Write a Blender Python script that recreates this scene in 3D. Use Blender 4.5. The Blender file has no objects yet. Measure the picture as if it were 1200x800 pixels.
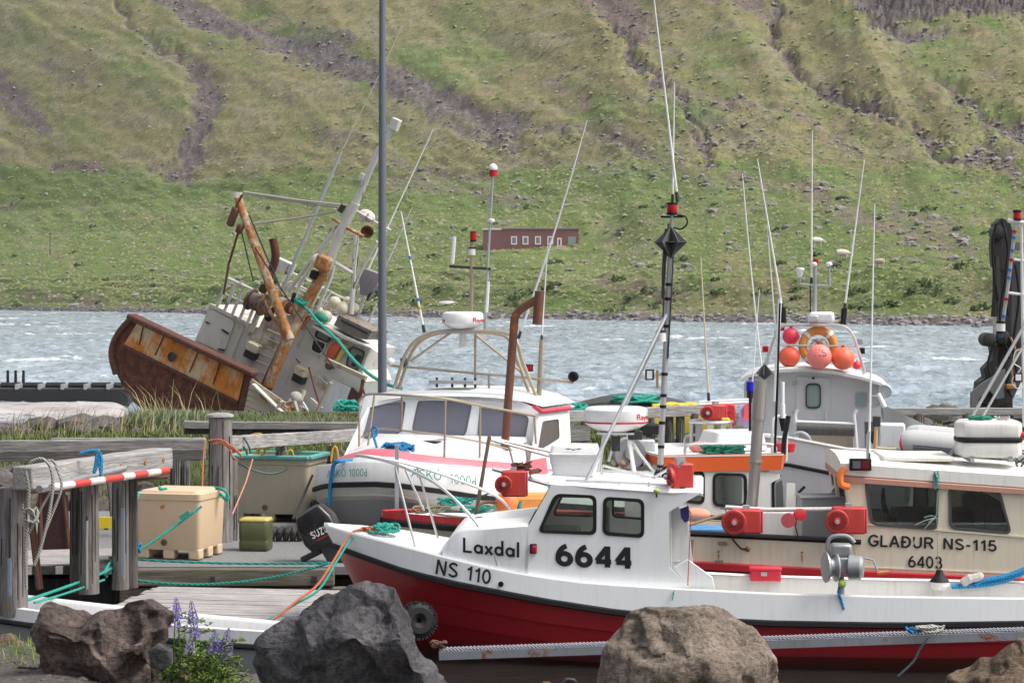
import bpy, bmesh, math, random
import numpy as np
from mathutils import Vector, Matrix, noise as mnoise
from mathutils.geometry import tessellate_polygon
random.seed(7)
R = math.radians
SC = bpy.context.scene
COL = SC.collection

# ---------------- camera, world, sun, exposure ----------------
F, HZ, CZ = 2600.0, 348.0, 4.0        # focal length in photo pixels, horizon row, camera height
cam = bpy.data.cameras.new('camera')
cam.lens = 36.0 * F / 1200; cam.sensor_width = 36
cam.shift_y = -(400 - HZ) / 1200
cam.clip_start = 0.5; cam.clip_end = 9000
cam.dof.use_dof = True; cam.dof.focus_distance = 24.5; cam.dof.aperture_fstop = 18
camo = bpy.data.objects.new('camera', cam); COL.objects.link(camo)
camo.location = (0, 0, CZ); camo.rotation_euler = (R(90), 0, 0)
SC.camera = camo
SUN_EL, SUN_AZ = 55, 105              # degrees; azimuth clockwise from +Y
wd = bpy.data.worlds.new('World'); SC.world = wd; wd.use_nodes = True
nt = wd.node_tree; nt.nodes.clear()
sky = nt.nodes.new('ShaderNodeTexSky'); sky.sky_type = 'NISHITA'; sky.sun_disc = False
sky.sun_elevation = R(SUN_EL); sky.sun_rotation = R(SUN_AZ)
sky.air_density = 1.0; sky.dust_density = 6.0; sky.ozone_density = 1.5
hs = nt.nodes.new('ShaderNodeHueSaturation'); hs.inputs['Saturation'].default_value = 0.38
bg = nt.nodes.new('ShaderNodeBackground'); bg.inputs['Strength'].default_value = 0.15
wo = nt.nodes.new('ShaderNodeOutputWorld')
nt.links.new(sky.outputs[0], hs.inputs['Color']); nt.links.new(hs.outputs[0], bg.inputs[0]); nt.links.new(bg.outputs[0], wo.inputs[0])
sl = bpy.data.lights.new('sun', 'SUN'); sl.energy = 1.4; sl.angle = R(14); sl.color = (1, .965, .91)
so = bpy.data.objects.new('sun', sl); COL.objects.link(so)
_d = Vector((math.sin(R(SUN_AZ))*math.cos(R(SUN_EL)), math.cos(R(SUN_AZ))*math.cos(R(SUN_EL)), math.sin(R(SUN_EL))))
so.rotation_euler = _d.to_track_quat('Z', 'Y').to_euler(); so.location = (0, -5, 30)
SC.view_settings.view_transform = 'Standard'; SC.view_settings.look = 'None'
SC.view_settings.exposure = 0.58; SC.view_settings.gamma = 1

# ---------------- materials ----------------
MATS = {}
def newmat(name):
    m = bpy.data.materials.new(name); m.use_nodes = True
    n = m.node_tree; b = n.nodes['Principled BSDF']
    return m, n, b
def N(n, typ, **kw):
    o = n.nodes.new(typ)
    for k, v in kw.items():
        if k in o.inputs: o.inputs[k].default_value = v
        else: setattr(o, k, v)
    return o
def texco(n, scale=(1,1,1), kind='Object', rot=(0,0,0)):
    t = n.nodes.new('ShaderNodeTexCoord'); mp = n.nodes.new('ShaderNodeMapping')
    mp.inputs['Scale'].default_value = scale; mp.inputs['Rotation'].default_value = rot
    n.links.new(t.outputs[kind], mp.inputs[0]); return mp.outputs[0]
def ntex(n, co, scale, detail=6, rough=.6, dist=0):
    t = n.nodes.new('ShaderNodeTexNoise'); t.inputs['Scale'].default_value = scale
    t.inputs['Detail'].default_value = detail; t.inputs['Roughness'].default_value = rough; t.inputs['Distortion'].default_value = dist
    n.links.new(co, t.inputs['Vector']); return t.outputs['Fac']
def ramp(n, fac, stops):
    r = n.nodes.new('ShaderNodeValToRGB'); e = r.color_ramp.elements
    while len(e) < len(stops): e.new(.5)
    for i, (p, c) in enumerate(stops):
        e[i].position = p
        if not hasattr(c, '__len__'): c = (c, c, c)
        e[i].color = (c[0], c[1], c[2], 1)
    n.links.new(fac, r.inputs[0]); return r.outputs[0]
def mixc(n, fac, a, b, mode='MIX'):
    m = n.nodes.new('ShaderNodeMix'); m.data_type = 'RGBA'; m.blend_type = mode
    for s, v in ((m.inputs[0], fac), (m.inputs[6], a), (m.inputs[7], b)):
        if hasattr(v, 'is_output') or isinstance(v, bpy.types.NodeSocket): n.links.new(v, s)
        elif hasattr(v, '__len__'): s.default_value = (v[0], v[1], v[2], 1)
        else: s.default_value = v
    return m.outputs[2]
def mth(n, op, a, b=0.0):
    m = n.nodes.new('ShaderNodeMath'); m.operation = op
    for s, v in ((m.inputs[0], a), (m.inputs[1], b)):
        if isinstance(v, bpy.types.NodeSocket): n.links.new(v, s)
        else: s.default_value = v
    return m.outputs[0]
def bump(n, b, h, strength=.3, dist=.02):
    bp = n.nodes.new('ShaderNodeBump'); bp.inputs['Strength'].default_value = strength; bp.inputs['Distance'].default_value = dist
    n.links.new(h, bp.inputs['Height']); n.links.new(bp.outputs[0], b.inputs['Normal'])
def c3(c): return (c, c, c) if not hasattr(c, '__len__') else c

def paint(name, col, rough=.35, grime=.25, gcol=(.22,.19,.15), rust=0.0, rscale=3.0, spec=.5, metal=0, bstr=.08, coord='Object'):
    """painted or moulded surface with faint mottling, vertical dirt streaks and optional rust patches"""
    if name in MATS: return MATS[name]
    m, n, b = newmat(name); MATS[name] = m
    co = texco(n, kind=coord); st = texco(n, (9, 9, .7), kind=coord)
    a = ntex(n, co, 2.3, 8, .65); s = ntex(n, st, 2.0, 6, .7)
    col = c3(col)
    c = mixc(n, ramp(n, a, [(.3, 0), (.8, .35)]), col, tuple(x*.86 for x in col))
    g = mth(n, 'MULTIPLY', ramp(n, s, [(.5, 0), (.78, 1)]), grime)
    c = mixc(n, g, c, gcol)
    fine = ntex(n, co, 38, 4, .7)
    c = mixc(n, mth(n, 'MULTIPLY', ramp(n, fine, [(.62, 0), (.74, 1)]), min(1, grime*1.1)), c, gcol)
    if rust > 0:
        r = ntex(n, co, rscale, 10, .72, .4)
        f = ramp(n, r, [(.62-rust*.3, 0), (.70-rust*.3, 1)])
        rc = ramp(n, ntex(n, co, rscale*4, 6, .7), [(.3, (.085,.03,.016)), (.55, (.27,.09,.03)), (.75, (.42,.19,.07))])
        c = mixc(n, f, c, rc)
        n.links.new(mth(n, 'ADD', mth(n, 'MULTIPLY', f, .4), rough), b.inputs['Roughness'])
    else:
        n.links.new(mth(n, 'ADD', mth(n, 'MULTIPLY', a, .25), rough-.1), b.inputs['Roughness'])
    n.links.new(c, b.inputs['Base Color']); b.inputs['Metallic'].default_value = metal
    b.inputs['Specular IOR Level'].default_value = spec
    bump(n, b, mth(n, 'ADD', fine, mth(n, 'MULTIPLY', a, 2)), bstr, .01)
    return m
def metal(name, col=(.55,.56,.57), rough=.32, grime=.25, rust=0):
    return paint(name, col, rough, grime, (.12,.11,.10), rust=rust, metal=.85)
def wood(name, c1=(.30,.27,.245), c2=(.13,.115,.105), axis=0, scale=1.0, moss=0):
    if name in MATS: return MATS[name]
    m, n, b = newmat(name); MATS[name] = m
    sc = [14*scale]*3; sc[axis] = .8*scale
    co = texco(n, tuple(sc)); g = ntex(n, co, 2.6, 10, .72, .6)
    big = ntex(n, texco(n), 1.6*scale, 5)
    c = ramp(n, g, [(.28, tuple(x*.35 for x in c2)), (.42, c2), (.58, c1), (.8, tuple(min(1, x*1.3) for x in c1))])
    c = mixc(n, ramp(n, big, [(.35, 0), (.75, .55)]), c, tuple(x*.7 for x in c2))
    info = n.nodes.new('ShaderNodeObjectInfo')
    c = mixc(n, mth(n, 'MULTIPLY', info.outputs['Random'], .35), c, tuple(x*.6 for x in c1))
    if moss:
        c = mixc(n, mth(n, 'MULTIPLY', ramp(n, big, [(.5, 0), (.7, 1)]), moss), c, (.10, .12, .05))
    n.links.new(c, b.inputs['Base Color']); b.inputs['Roughness'].default_value = .85
    b.inputs['Specular IOR Level'].default_value = .2
    bump(n, b, g, .8, .03); return m
def rock(name, c1, c2, c3_=None, scale=1.0, spec=.25, speck=0):
    if name in MATS: return MATS[name]
    m, n, b = newmat(name); MATS[name] = m
    co = texco(n); a = ntex(n, co, 2.2*scale, 10, .68, .5); f = ntex(n, co, 30*scale, 6, .75)
    st = ntex(n, texco(n, (1, 1, 5), rot=(.6, .4, 0)), 5*scale, 8, .7, .5)
    c = ramp(n, a, [(.3, c1), (.52, c2), (.7, c3_ or c2)])
    c = mixc(n, ramp(n, f, [(.38, .75), (.56, 0)]), c, tuple(x*.5 for x in c1))
    c = mixc(n, ramp(n, ntex(n, co, 12*scale, 9, .8), [(.56, 0), (.72, .5)]), c, tuple(min(1, x*1.9) for x in c2))
    c = mixc(n, ramp(n, st, [(.55, 0), (.75, .55)]), c, tuple(min(1, x*1.7) for x in c2))
    if speck: 
        v = ntex(n, co, 75*scale, 3, .8)
        c = mixc(n, ramp(n, v, [(.6, 0), (.68, speck)]), c, (.42, .40, .36))
    n.links.new(c, b.inputs['Base Color']); b.inputs['Roughness'].default_value = .8; b.inputs['Specular IOR Level'].default_value = spec
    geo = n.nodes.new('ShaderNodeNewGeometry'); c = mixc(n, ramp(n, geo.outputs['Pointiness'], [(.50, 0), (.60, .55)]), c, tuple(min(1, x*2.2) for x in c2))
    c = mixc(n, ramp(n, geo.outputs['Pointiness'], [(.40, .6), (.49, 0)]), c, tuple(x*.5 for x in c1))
    h = mth(n, 'ADD', mth(n, 'MULTIPLY', a, 2.0), mth(n, 'ADD', mth(n, 'MULTIPLY', f, .5), mth(n, 'MULTIPLY', st, .8)))
    bump(n, b, h, .8, .05); return m
def rope_mat(name, col):
    if name in MATS: return MATS[name]
    m, n, b = newmat(name); MATS[name] = m
    w = n.nodes.new('ShaderNodeTexWave'); w.inputs['Scale'].default_value = 18; w.inputs['Distortion'].default_value = 1.5
    w.bands_direction = 'DIAGONAL'; n.links.new(texco(n), w.inputs['Vector'])
    c = mixc(n, ramp(n, w.outputs['Fac'], [(.2, 1), (.7, 0)]), col, tuple(x*.45 for x in col))
    n.links.new(c, b.inputs['Base Color']); b.inputs['Roughness'].default_value = .75
    bump(n, b, w.outputs['Fac'], .6, .01); return m
def glass(name, tint=(.75,.82,.8), dark=.0, rough=.03):
    """window pane: see-through with a sharp reflection"""
    if name in MATS: return MATS[name]
    m, n, b = newmat(name); MATS[name] = m
    n.nodes.remove(b); out = n.nodes['Material Output']
    t = n.nodes.new('ShaderNodeBsdfTransparent'); t.inputs[0].default_value = (*[x*(1-dark) for x in tint], 1)
    g = n.nodes.new('ShaderNodeBsdfGlossy'); g.inputs['Roughness'].default_value = rough; g.inputs[0].default_value = (.9,.93,.95,1)
    fr = n.nodes.new('ShaderNodeFresnel'); fr.inputs[0].default_value = 1.5
    mx = n.nodes.new('ShaderNodeMixShader'); n.links.new(mth(n, 'ADD', fr.outputs[0], .03), mx.inputs[0])
    n.links.new(t.outputs[0], mx.inputs[1]); n.links.new(g.outputs[0], mx.inputs[2]); n.links.new(mx.outputs[0], out.inputs[0])
    return m

# ---------------- mesh builder ----------------
def V(*a): return Vector(a)
class MB:
    def __init__(s): s.v = []; s.f = []; s.mi = []; s.cur = 0
    def add(s, vs, fs):
        k = len(s.v); s.v += [tuple(p) for p in vs]; s.f += [tuple(i+k for i in f) for f in fs]; s.mi += [s.cur]*len(fs)
    def box(s, c, d, rot=None):
        x, y, z = d[0]/2, d[1]/2, d[2]/2
        vs = [V(a, b, e) for a in (-x, x) for b in (-y, y) for e in (-z, z)]
        if rot is not None:
            M = rot if isinstance(rot, Matrix) else Matrix.Rotation(rot, 3, 'Z'); vs = [M @ p for p in vs]
        c = Vector(c)
        s.add([p+c for p in vs], [(0,1,3,2), (4,6,7,5), (0,4,5,1), (2,3,7,6), (0,2,6,4), (1,5,7,3)]); return s
    def beam(s, a, b, w, h, up=(0,0,1)):
        """rectangular bar from a to b"""
        a, b = Vector(a), Vector(b); d = (b-a).normalized(); up = Vector(up)
        side = d.cross(up).normalized(); u = side.cross(d).normalized()
        vs = [p + side*(i*w/2) + u*(j*h/2) for p in (a, b) for i, j in ((-1,-1), (1,-1), (1,1), (-1,1))]
        s.add(vs, [(3,2,1,0), (4,5,6,7), (0,1,5,4), (1,2,6,5), (2,3,7,6), (3,0,4,7)]); return s
    def tube(s, pts, r, n=8, cap=True, closed=False):
        pts = [Vector(p) for p in pts]; m = len(pts)
        rs = r if hasattr(r, '__len__') else [r]*m
        vs = []; fs = []; prev = None
        for i, p in enumerate(pts):
            if closed: t = (pts[(i+1) % m] - pts[i-1])
            else: t = (pts[min(i+1, m-1)] - pts[max(i-1, 0)])
            if t.length < 1e-9: t = V(0,0,1)
            t.normalize()
            if prev is None:
                q = V(0,0,1) if abs(t.z) < .9 else V(1,0,0); a = t.cross(q).normalized()
            else:
                a = (prev - t*prev.dot(t))
                a = a.normalized() if a.length > 1e-6 else t.orthogonal().normalized()
            prev = a; bq = t.cross(a)
            vs += [p + (a*math.cos(2*math.pi*k/n) + bq*math.sin(2*math.pi*k/n))*rs[i] for k in range(n)]
        for i in range(m if closed else m-1):
            j = (i+1) % m
            fs += [(i*n+k, i*n+(k+1) % n, j*n+(k+1) % n, j*n+k) for k in range(n)]
        if cap and not closed: fs += [tuple(range(n))[::-1], tuple((m-1)*n+k for k in range(n))]
        s.add(vs, fs); return s
    def cyl(s, a, b, r, r2=None, n=16): return s.tube([a, b], [r, r if r2 is None else r2], n)
    def lathe(s, base, axis, prof, n=24):
        """prof: (distance along axis, radius)"""
        base, axis = Vector(base), Vector(axis).normalized(); a = axis.orthogonal().normalized(); b = axis.cross(a)
        vs = [base + axis*h + (a*math.cos(2*math.pi*k/n)+b*math.sin(2*math.pi*k/n))*max(r, 1e-4) for h, r in prof for k in range(n)]
        fs = [(i*n+k, i*n+(k+1) % n, (i+1)*n+(k+1) % n, (i+1)*n+k) for i in range(len(prof)-1) for k in range(n)]
        fs += [tuple(range(n))[::-1], tuple((len(prof)-1)*n+k for k in range(n))]
        s.add(vs, fs); return s
    def ball(s, c, r, sc=(1,1,1), n=14):
        c = Vector(c); prof = [(-math.cos(math.pi*i/n), math.sin(math.pi*i/n)) for i in range(n+1)]
        vs = [V(c.x+math.cos(2*math.pi*k/(2*n))*q*r*sc[0], c.y+math.sin(2*math.pi*k/(2*n))*q*r*sc[1], c.z+h*r*sc[2]) for h, q in prof for k in range(2*n)]
        m = 2*n
        s.add(vs, [(i*m+k, i*m+(k+1) % m, (i+1)*m+(k+1) % m, (i+1)*m+k) for i in range(n) for k in range(m)]); return s
    def loft(s, secs, closed=False, caps=False):
        """secs: list of equal-length point lists"""
        n = len(secs[0]); vs = [p for q in secs for p in q]; fs = []
        for i in range(len(secs)-1):
            for k in range(n if closed else n-1):
                fs.append((i*n+k, i*n+(k+1) % n, (i+1)*n+(k+1) % n, (i+1)*n+k))
        if caps: fs += [tuple(range(n))[::-1], tuple((len(secs)-1)*n+k for k in range(n))]
        s.add(vs, fs); return s
    def slab(s, outer, holes, off):
        """flat panel of 3-D points with holes, thickened by vector off"""
        polys = [[Vector(p) for p in outer]] + [[Vector(p) for p in h] for h in holes]
        tris = tessellate_polygon(polys); flat = [p for q in polys for p in q]; k = len(flat); off = Vector(off)
        s.add(flat + [p+off for p in flat], [tuple(t) for t in tris] + [tuple(i+k for i in t[::-1]) for t in tris])
        i0 = 0; fs = []
        for q in polys:
            m = len(q); fs += [(i0+a, i0+(a+1) % m, k+i0+(a+1) % m, k+i0+a) for a in range(m)]; i0 += m
        s.add([], []); base = len(s.v) - 2*k
        s.f += [tuple(i+base for i in f) for f in fs]; s.mi += [s.cur]*len(fs); return s
    def build(s, name, mats, parent=None, label=None, ang=32, bev=0, kind=None, recalc=True):
        me = bpy.data.meshes.new(name); me.from_pydata(s.v, [], s.f)
        for m in (mats if isinstance(mats, (list, tuple)) else [mats]): me.materials.append(m)
        if recalc and len(s.f) < 60000:
            b = bmesh.new(); b.from_mesh(me); bmesh.ops.recalc_face_normals(b, faces=b.faces); b.to_mesh(me); b.free()
        me.polygons.foreach_set('material_index', s.mi[:len(me.polygons)] if len(me.polygons) == len(s.mi) else [0]*len(me.polygons))
        me.polygons.foreach_set('use_smooth', [True]*len(me.polygons)); me.set_sharp_from_angle(angle=R(ang)); me.update()
        o = bpy.data.objects.new(name, me); COL.objects.link(o)
        if parent is not None: o.parent = parent
        if label: o['label'] = label
        if kind: o['kind'] = kind
        if bev:
            md = o.modifiers.new('bevel', 'BEVEL'); md.width = bev; md.segments = 2; md.limit_method = 'ANGLE'; md.angle_limit = R(40)
        return o
def tag(o, label, cat, group=None):
    o['label'] = label; o['category'] = cat
    if group: o['group'] = group
    return o
def empty(name, loc, rot=(0,0,0), label=None, cat=None, group=None):
    o = bpy.data.objects.new(name, None); COL.objects.link(o); o.location = loc; o.rotation_euler = rot; o.empty_display_size = .2
    if label: tag(o, label, cat, group)
    return o
def kids(o): return [c for c in bpy.data.objects if c.parent == o]
def copy_tree(o, parent=None):
    c = o.copy(); COL.objects.link(c)
    if parent is not None: c.parent = parent
    for ch in kids(o): copy_tree(ch, c)
    return c
def W(px, py, Y):
    """world point seen at photo pixel (px, py) at distance Y"""
    return V((px-600)/F*Y, Y, CZ-(py-HZ)/F*Y)
def WZ(px, py, z):
    Y = (CZ-z)*F/(py-HZ); return V((px-600)/F*Y, Y, z)
class Frame:
    """local frame of a thing: converts a photo pixel into a local point on one of its planes"""
    def __init__(s, root):
        s.root = root; s.M = Matrix.LocRotScale(root.location, root.rotation_euler, None); s.I = s.M.inverted()
    def pk(s, px, py, axis, val):
        o = s.I @ V(0, 0, CZ); p = s.I @ W(px, py, 10.0); d = p - o; t = (val - o[axis])/d[axis]; return o + d*t
    def pl(s, px, py, p0, n):
        o = s.I @ V(0, 0, CZ); p = s.I @ W(px, py, 10.0); d = p - o; n = Vector(n); t = (Vector(p0)-o).dot(n)/d.dot(n); return o + d*t
    def x(s, px, py, v): return s.pk(px, py, 0, v)
    def y(s, px, py, v): return s.pk(px, py, 1, v)
    def z(s, px, py, v): return s.pk(px, py, 2, v)
    def loc(s, w): return s.I @ Vector(w)
    def pix(s, p):
        w = s.M @ Vector(p); return 600+F*w.x/w.y, HZ-(w.z-CZ)*F/w.y
def rpoly(pts, r=.05, n=4):
    """polygon with rounded corners"""
    pts = [Vector(p) for p in pts]; out = []
    for i, p in enumerate(pts):
        a, b = pts[i-1]-p, pts[(i+1) % len(pts)]-p
        q = min(r, a.length*.45, b.length*.45); s, e = p+a.normalized()*q, p+b.normalized()*q
        for k in range(n+1):
            t = k/n; out.append(s*(1-t)**2 + p*2*t*(1-t) + e*t*t)
    return out
def spline(pts, n=8):
    pts = [Vector(p) for p in pts]; out = []
    for i in range(len(pts)-1):
        p0, p1, p2, p3 = pts[max(i-1, 0)], pts[i], pts[i+1], pts[min(i+2, len(pts)-1)]
        for k in range(n):
            t = k/n
            out.append(.5*((2*p1) + (p2-p0)*t + (2*p0-5*p1+4*p2-p3)*t*t + (3*p1-p0-3*p2+p3)*t**3))
    return out + [pts[-1]]
def sag(a, b, s=.2, n=16):
    a, b = Vector(a), Vector(b); return [a.lerp(b, i/n) - V(0,0,4*s*(i/n)*(1-i/n)) for i in range(n+1)]
def coil(c, r, turns=4, h=.1, seed=0, n=14, flat=1.0):
    rn = random.Random(seed); out = []
    for i in range(turns*n):
        a = 2*math.pi*i/n + rn.uniform(-.15, .15); q = r*(.55+.45*math.sin(i*.37+seed)+rn.uniform(-.12, .12))
        out.append(V(c[0]+math.cos(a)*q, c[1]+math.sin(a)*q*flat, c[2]+h*(.5+.5*math.sin(i*.71+seed))+rn.uniform(-.01, .01)))
    return out
def windows(root, quads, off, frame_m, pane_m, fw=.035, r=.09, proud=None, inset=0.0):
    """rubber-framed windows: each a part 'window' with a sub-part 'pane'; quads are closed outlines on the wall"""
    off = Vector(off)
    for q in quads:
        o = rpoly(q, r, 5); c = sum(o, V(0,0,0))/len(o)
        inner = [p + (c-p).normalized()*fw for p in o]; outer = [p - (c-p).normalized()*.012 for p in o]
        m = MB(); m.slab([p + off*.5 for p in outer], [[p + off*.5 for p in inner]], -off*1.0 - off.normalized()*.02)
        w = m.build('window', frame_m, root, bev=.004)
        g = MB(); g.slab([p + (p-c).normalized()*.003 - off*.15 for p in inner], [], -off.normalized()*.006); g.build('pane', pane_m, w)
def _arc(cx, cy, rx, ry, a0, a1, n=14): return [(cx+rx*math.cos(R(a0+(a1-a0)*i/n)), cy+ry*math.sin(R(a0+(a1-a0)*i/n))) for i in range(n+1)]
GLY = {   # character: (advance, strokes) drawn on a cap height of 1
 'L': (.62, [[(.06,1),(.06,.0)], [(.0,.06),(.56,.06)]]),
 'I': (.20, [[(.08,0),(.08,1)]]), 'l': (.20, [[(.08,0),(.08,1)]]), 'i': (.20, [[(.08,0),(.08,.72)], [(.08,.86),(.08,1)]]), '-': (.42, [[(.04,.40),(.36,.40)]]),
 'N': (.80, [[(.06,0),(.06,1)], [(.06,1),(.64,0)], [(.64,0),(.64,1)]]),
 'S': (.74, [_arc(.34,.74,.26,.20,20,200,12)+[(.20,.60),(.34,.52),(.48,.44)]+_arc(.34,.26,.28,.20,30,-160,12)]),
 'G': (.84, [_arc(.42,.5,.36,.44,40,322,24)+[(.72,.44),(.40,.44)]]),
 'A': (.76, [[(.03,0),(.36,1)], [(.36,1),(.69,0)], [(.16,.34),(.56,.34)]]),
 'K': (.76, [[(.06,0),(.06,1)], [(.62,1),(.08,.40)], [(.26,.58),(.66,0)]]),
 'O': (.86, [_arc(.40,.5,.34,.44,0,360,28)]),
 'D': (.80, [[(.06,0),(.06,1)], [(.0,.94),(.30,.94)]+_arc(.30,.5,.34,.44,90,-90,14)+[(.0,.06)]]),
 'U': (.78, [[(.07,1),(.07,.34)]+_arc(.34,.34,.27,.28,180,360,14)+[(.61,1)]]),
 'R': (.78, [[(.06,0),(.06,1)], [(.0,.94),(.38,.94)]+_arc(.38,.72,.22,.22,90,-90,10)+[(.06,.50)], [(.36,.50),(.66,0)]]),
 'Z': (.70, [[(.04,.94),(.60,.94)], [(.58,.94),(.06,.06)], [(.02,.06),(.62,.06)]]),
 'a': (.62, [_arc(.27,.30,.22,.24,0,360,20), [(.50,.56),(.50,0)]]),
 'd': (.64, [_arc(.27,.30,.22,.24,0,360,20), [(.50,1),(.50,0)]]),
 'x': (.54, [[(.02,0),(.46,.56)], [(.46,0),(.02,.56)]]),
 'e': (.62, [[(.05,.30),(.50,.30)]+_arc(.27,.30,.23,.24,0,310,18)]),
 'n': (.60, [[(.07,0),(.07,.56)], [(.07,.36)]+_arc(.27,.34,.20,.20,160,0,8)+[(.47,0)]]),
 'm': (.88, [[(.07,0),(.07,.56)], [(.07,.36)]+_arc(.24,.36,.17,.18,160,0,8)+[(.41,0)], [(.41,.36)]+_arc(.58,.36,.17,.18,160,0,8)+[(.75,0)]]),
 'r': (.40, [[(.07,0),(.07,.56)], [(.07,.34)]+_arc(.28,.32,.21,.22,160,80,6)]),
 'y': (.56, [[(.02,.56),(.26,.02)], [(.48,.56),(.24,.0),(.16,-.18),(.02,-.20)]]),
 '1': (.52, [[(.34,0),(.34,1)], [(.36,.96),(.22,.80),(.06,.72)]]),
 '0': (.70, [_arc(.32,.5,.26,.44,0,360,26)]),
 '3': (.68, [_arc(.32,.73,.23,.21,160,-90,14)+[(.26,.52)], [(.26,.52),(.34,.52)]+_arc(.33,.28,.26,.24,90,-165,16)]),
 '4': (.72, [[(.50,0),(.50,1)], [(.47,.95),(.05,.30)], [(.02,.27),(.66,.27)]]),
 '5': (.70, [[(.56,.94),(.16,.94),(.10,.50)]+_arc(.32,.32,.27,.27,140,-160,16)]),
 '6': (.70, [_arc(.33,.31,.26,.26,0,360,22), _arc(.50,.34,.43,.60,100,176,10)]),
}
GLY['\u00d0'] = (.84, [[(x+.06, y) for x, y in q] for q in GLY['D'][1]] + [[(-.02,.5),(.40,.5)]])
GLY['\u00d3'] = (.86, GLY['O'][1] + [[(.40,1.08),(.56,1.26)]])
GLY[' '] = (.36, [])
def text2d(body, wt=.12, spacing=1.0, shear=0.0):
    vs, fs = [], []; x = 0; k = 0
    for ch in body:
        adv, st = GLY[ch]
        for si, pl in enumerate(st):
            n = len(pl); closed = n > 3 and math.dist(pl[0], pl[-1]) < 1e-6
            if closed: pl = pl[:-1]; n -= 1
            b0 = len(vs)
            for i, (px, py) in enumerate(pl):
                if closed: a_, c_ = pl[i-1], pl[(i+1) % n]
                else: a_, c_ = pl[max(i-1, 0)], pl[min(i+1, n-1)]
                d1 = Vector((px-a_[0], py-a_[1])); d2 = Vector((c_[0]-px, c_[1]-py))
                d1 = d1.normalized() if d1.length else d2.normalized(); d2 = d2.normalized() if d2.length else d1
                t = (d1+d2).normalized(); mit = 1/max(.5, t.dot(d1)); nx, ny = -t.y*wt/2*mit, t.x*wt/2*mit
                vs += [(x+px+nx, py+ny, k*.0006+si*.0004), (x+px-nx, py-ny, k*.0006+si*.0004)]
            fs += [(b0+2*i, b0+2*i+1, b0+2*((i+1) % n)+1, b0+2*((i+1) % n)) for i in range(n if closed else n-1)]
        x += adv*spacing + wt*.55
    x0 = min(v[0] for v in vs); x1 = max(v[0] for v in vs)
    return [((v[0]-x0)/(x1-x0)+shear*v[1], v[1], v[2]) for v in vs], fs
def lettering(body, quad, parent, mat, bold=.0, off=None, fn=None, spacing=1.0, shear=0.0, name='lettering'):
    """letters spread over the quad (bottom-left, bottom-right, top-right, top-left) in local space, or over fn(u, v)"""
    uv, fs = text2d(body, bold or .12, spacing, shear)
    if fn is None:
        a, b, c, d = [Vector(p) for p in quad]
        if off is None: off = (b-a).cross(d-a).normalized()*.006
        fn = lambda u, v: a.lerp(b, u).lerp(d.lerp(c, u), v) + off
    nrm = (fn(1, 0)-fn(0, 0)).cross(fn(0, 1)-fn(0, 0)).normalized()
    m = MB(); m.add([fn(u, v)+nrm*k*3 for u, v, k in uv], fs); o = m.build(name, mat, parent, recalc=False); return o

# shared materials
WHITE = paint('white_gelcoat', (.80,.81,.81), .3, .24, (.42,.40,.36))
WHITE2 = paint('weathered_white', (.72,.72,.70), .45, .3, (.36,.33,.28))
CREAM = paint('cream_gelcoat', (.72,.65,.51), .4, .40, (.40,.29,.16))
BLACK = paint('black_rubber', (.010,.010,.011), .6, .12, (.10,.09,.08), spec=.3)
RED = paint('red_paint', (.55,.025,.035), .35, .12, (.25,.03,.03))
DKRED = paint('hull_red', (.27,.007,.013), .32, .12, (.09,.01,.012))
def waterline(m, z0, z1, col):
    n = m.node_tree; b = n.nodes['Principled BSDF']; src = b.inputs['Base Color'].links[0].from_socket
    t = n.nodes.new('ShaderNodeTexCoord'); sx = n.nodes.new('ShaderNodeSeparateXYZ'); n.links.new(t.outputs['Object'], sx.inputs[0])
    w = mth(n, 'ADD', sx.outputs['Z'], mth(n, 'MULTIPLY', mth(n, 'SUBTRACT', ntex(n, t.outputs['Object'], 5, 6, .7), .5), .16))
    mr = n.nodes.new('ShaderNodeMapRange'); mr.inputs['From Min'].default_value = z0; mr.inputs['From Max'].default_value = z1; mr.inputs['To Min'].default_value = .85; mr.inputs['To Max'].default_value = 0
    n.links.new(w, mr.inputs['Value']); n.links.new(mixc(n, mr.outputs[0], src, col), b.inputs['Base Color'])
waterline(DKRED, .06, .22, (.022,.018,.012))     # weed and slime where the hull sits in the water
INOX = metal('stainless_tube', (.62,.62,.61), .3, .25)
BRASSY = paint('tarnished_tube', (.42,.35,.26), .4, .3, (.2,.14,.08), metal=.5)
GALV = paint('galvanised_steel', (.42,.44,.46), .5, .3, (.16,.16,.16), metal=.5)
DARKM = paint('dark_metal', (.05,.05,.055), .45, .3, (.15,.12,.1), metal=.4)
CLEAR = glass('clear_pane', (.86,.9,.88))
SMOKE = glass('smoked_pane', (.7,.74,.72), .12)
LETTER = paint('black_letter', (.012,.012,.014), .4, .0)
TEAL = rope_mat('teal_rope', (.03,.42,.33)); ORANGE = rope_mat('orange_rope', (.62,.17,.08)); BLUER = rope_mat('blue_rope', (.02,.30,.62))
WROPE = rope_mat('white_rope', (.55,.53,.48)); YROPE = rope_mat('yellow_rope', (.75,.5,.03)); DROPE = rope_mat('dark_rope', (.03,.03,.035))
REDLENS = paint('red_lens', (.5,.01,.02), .15, .05)

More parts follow.
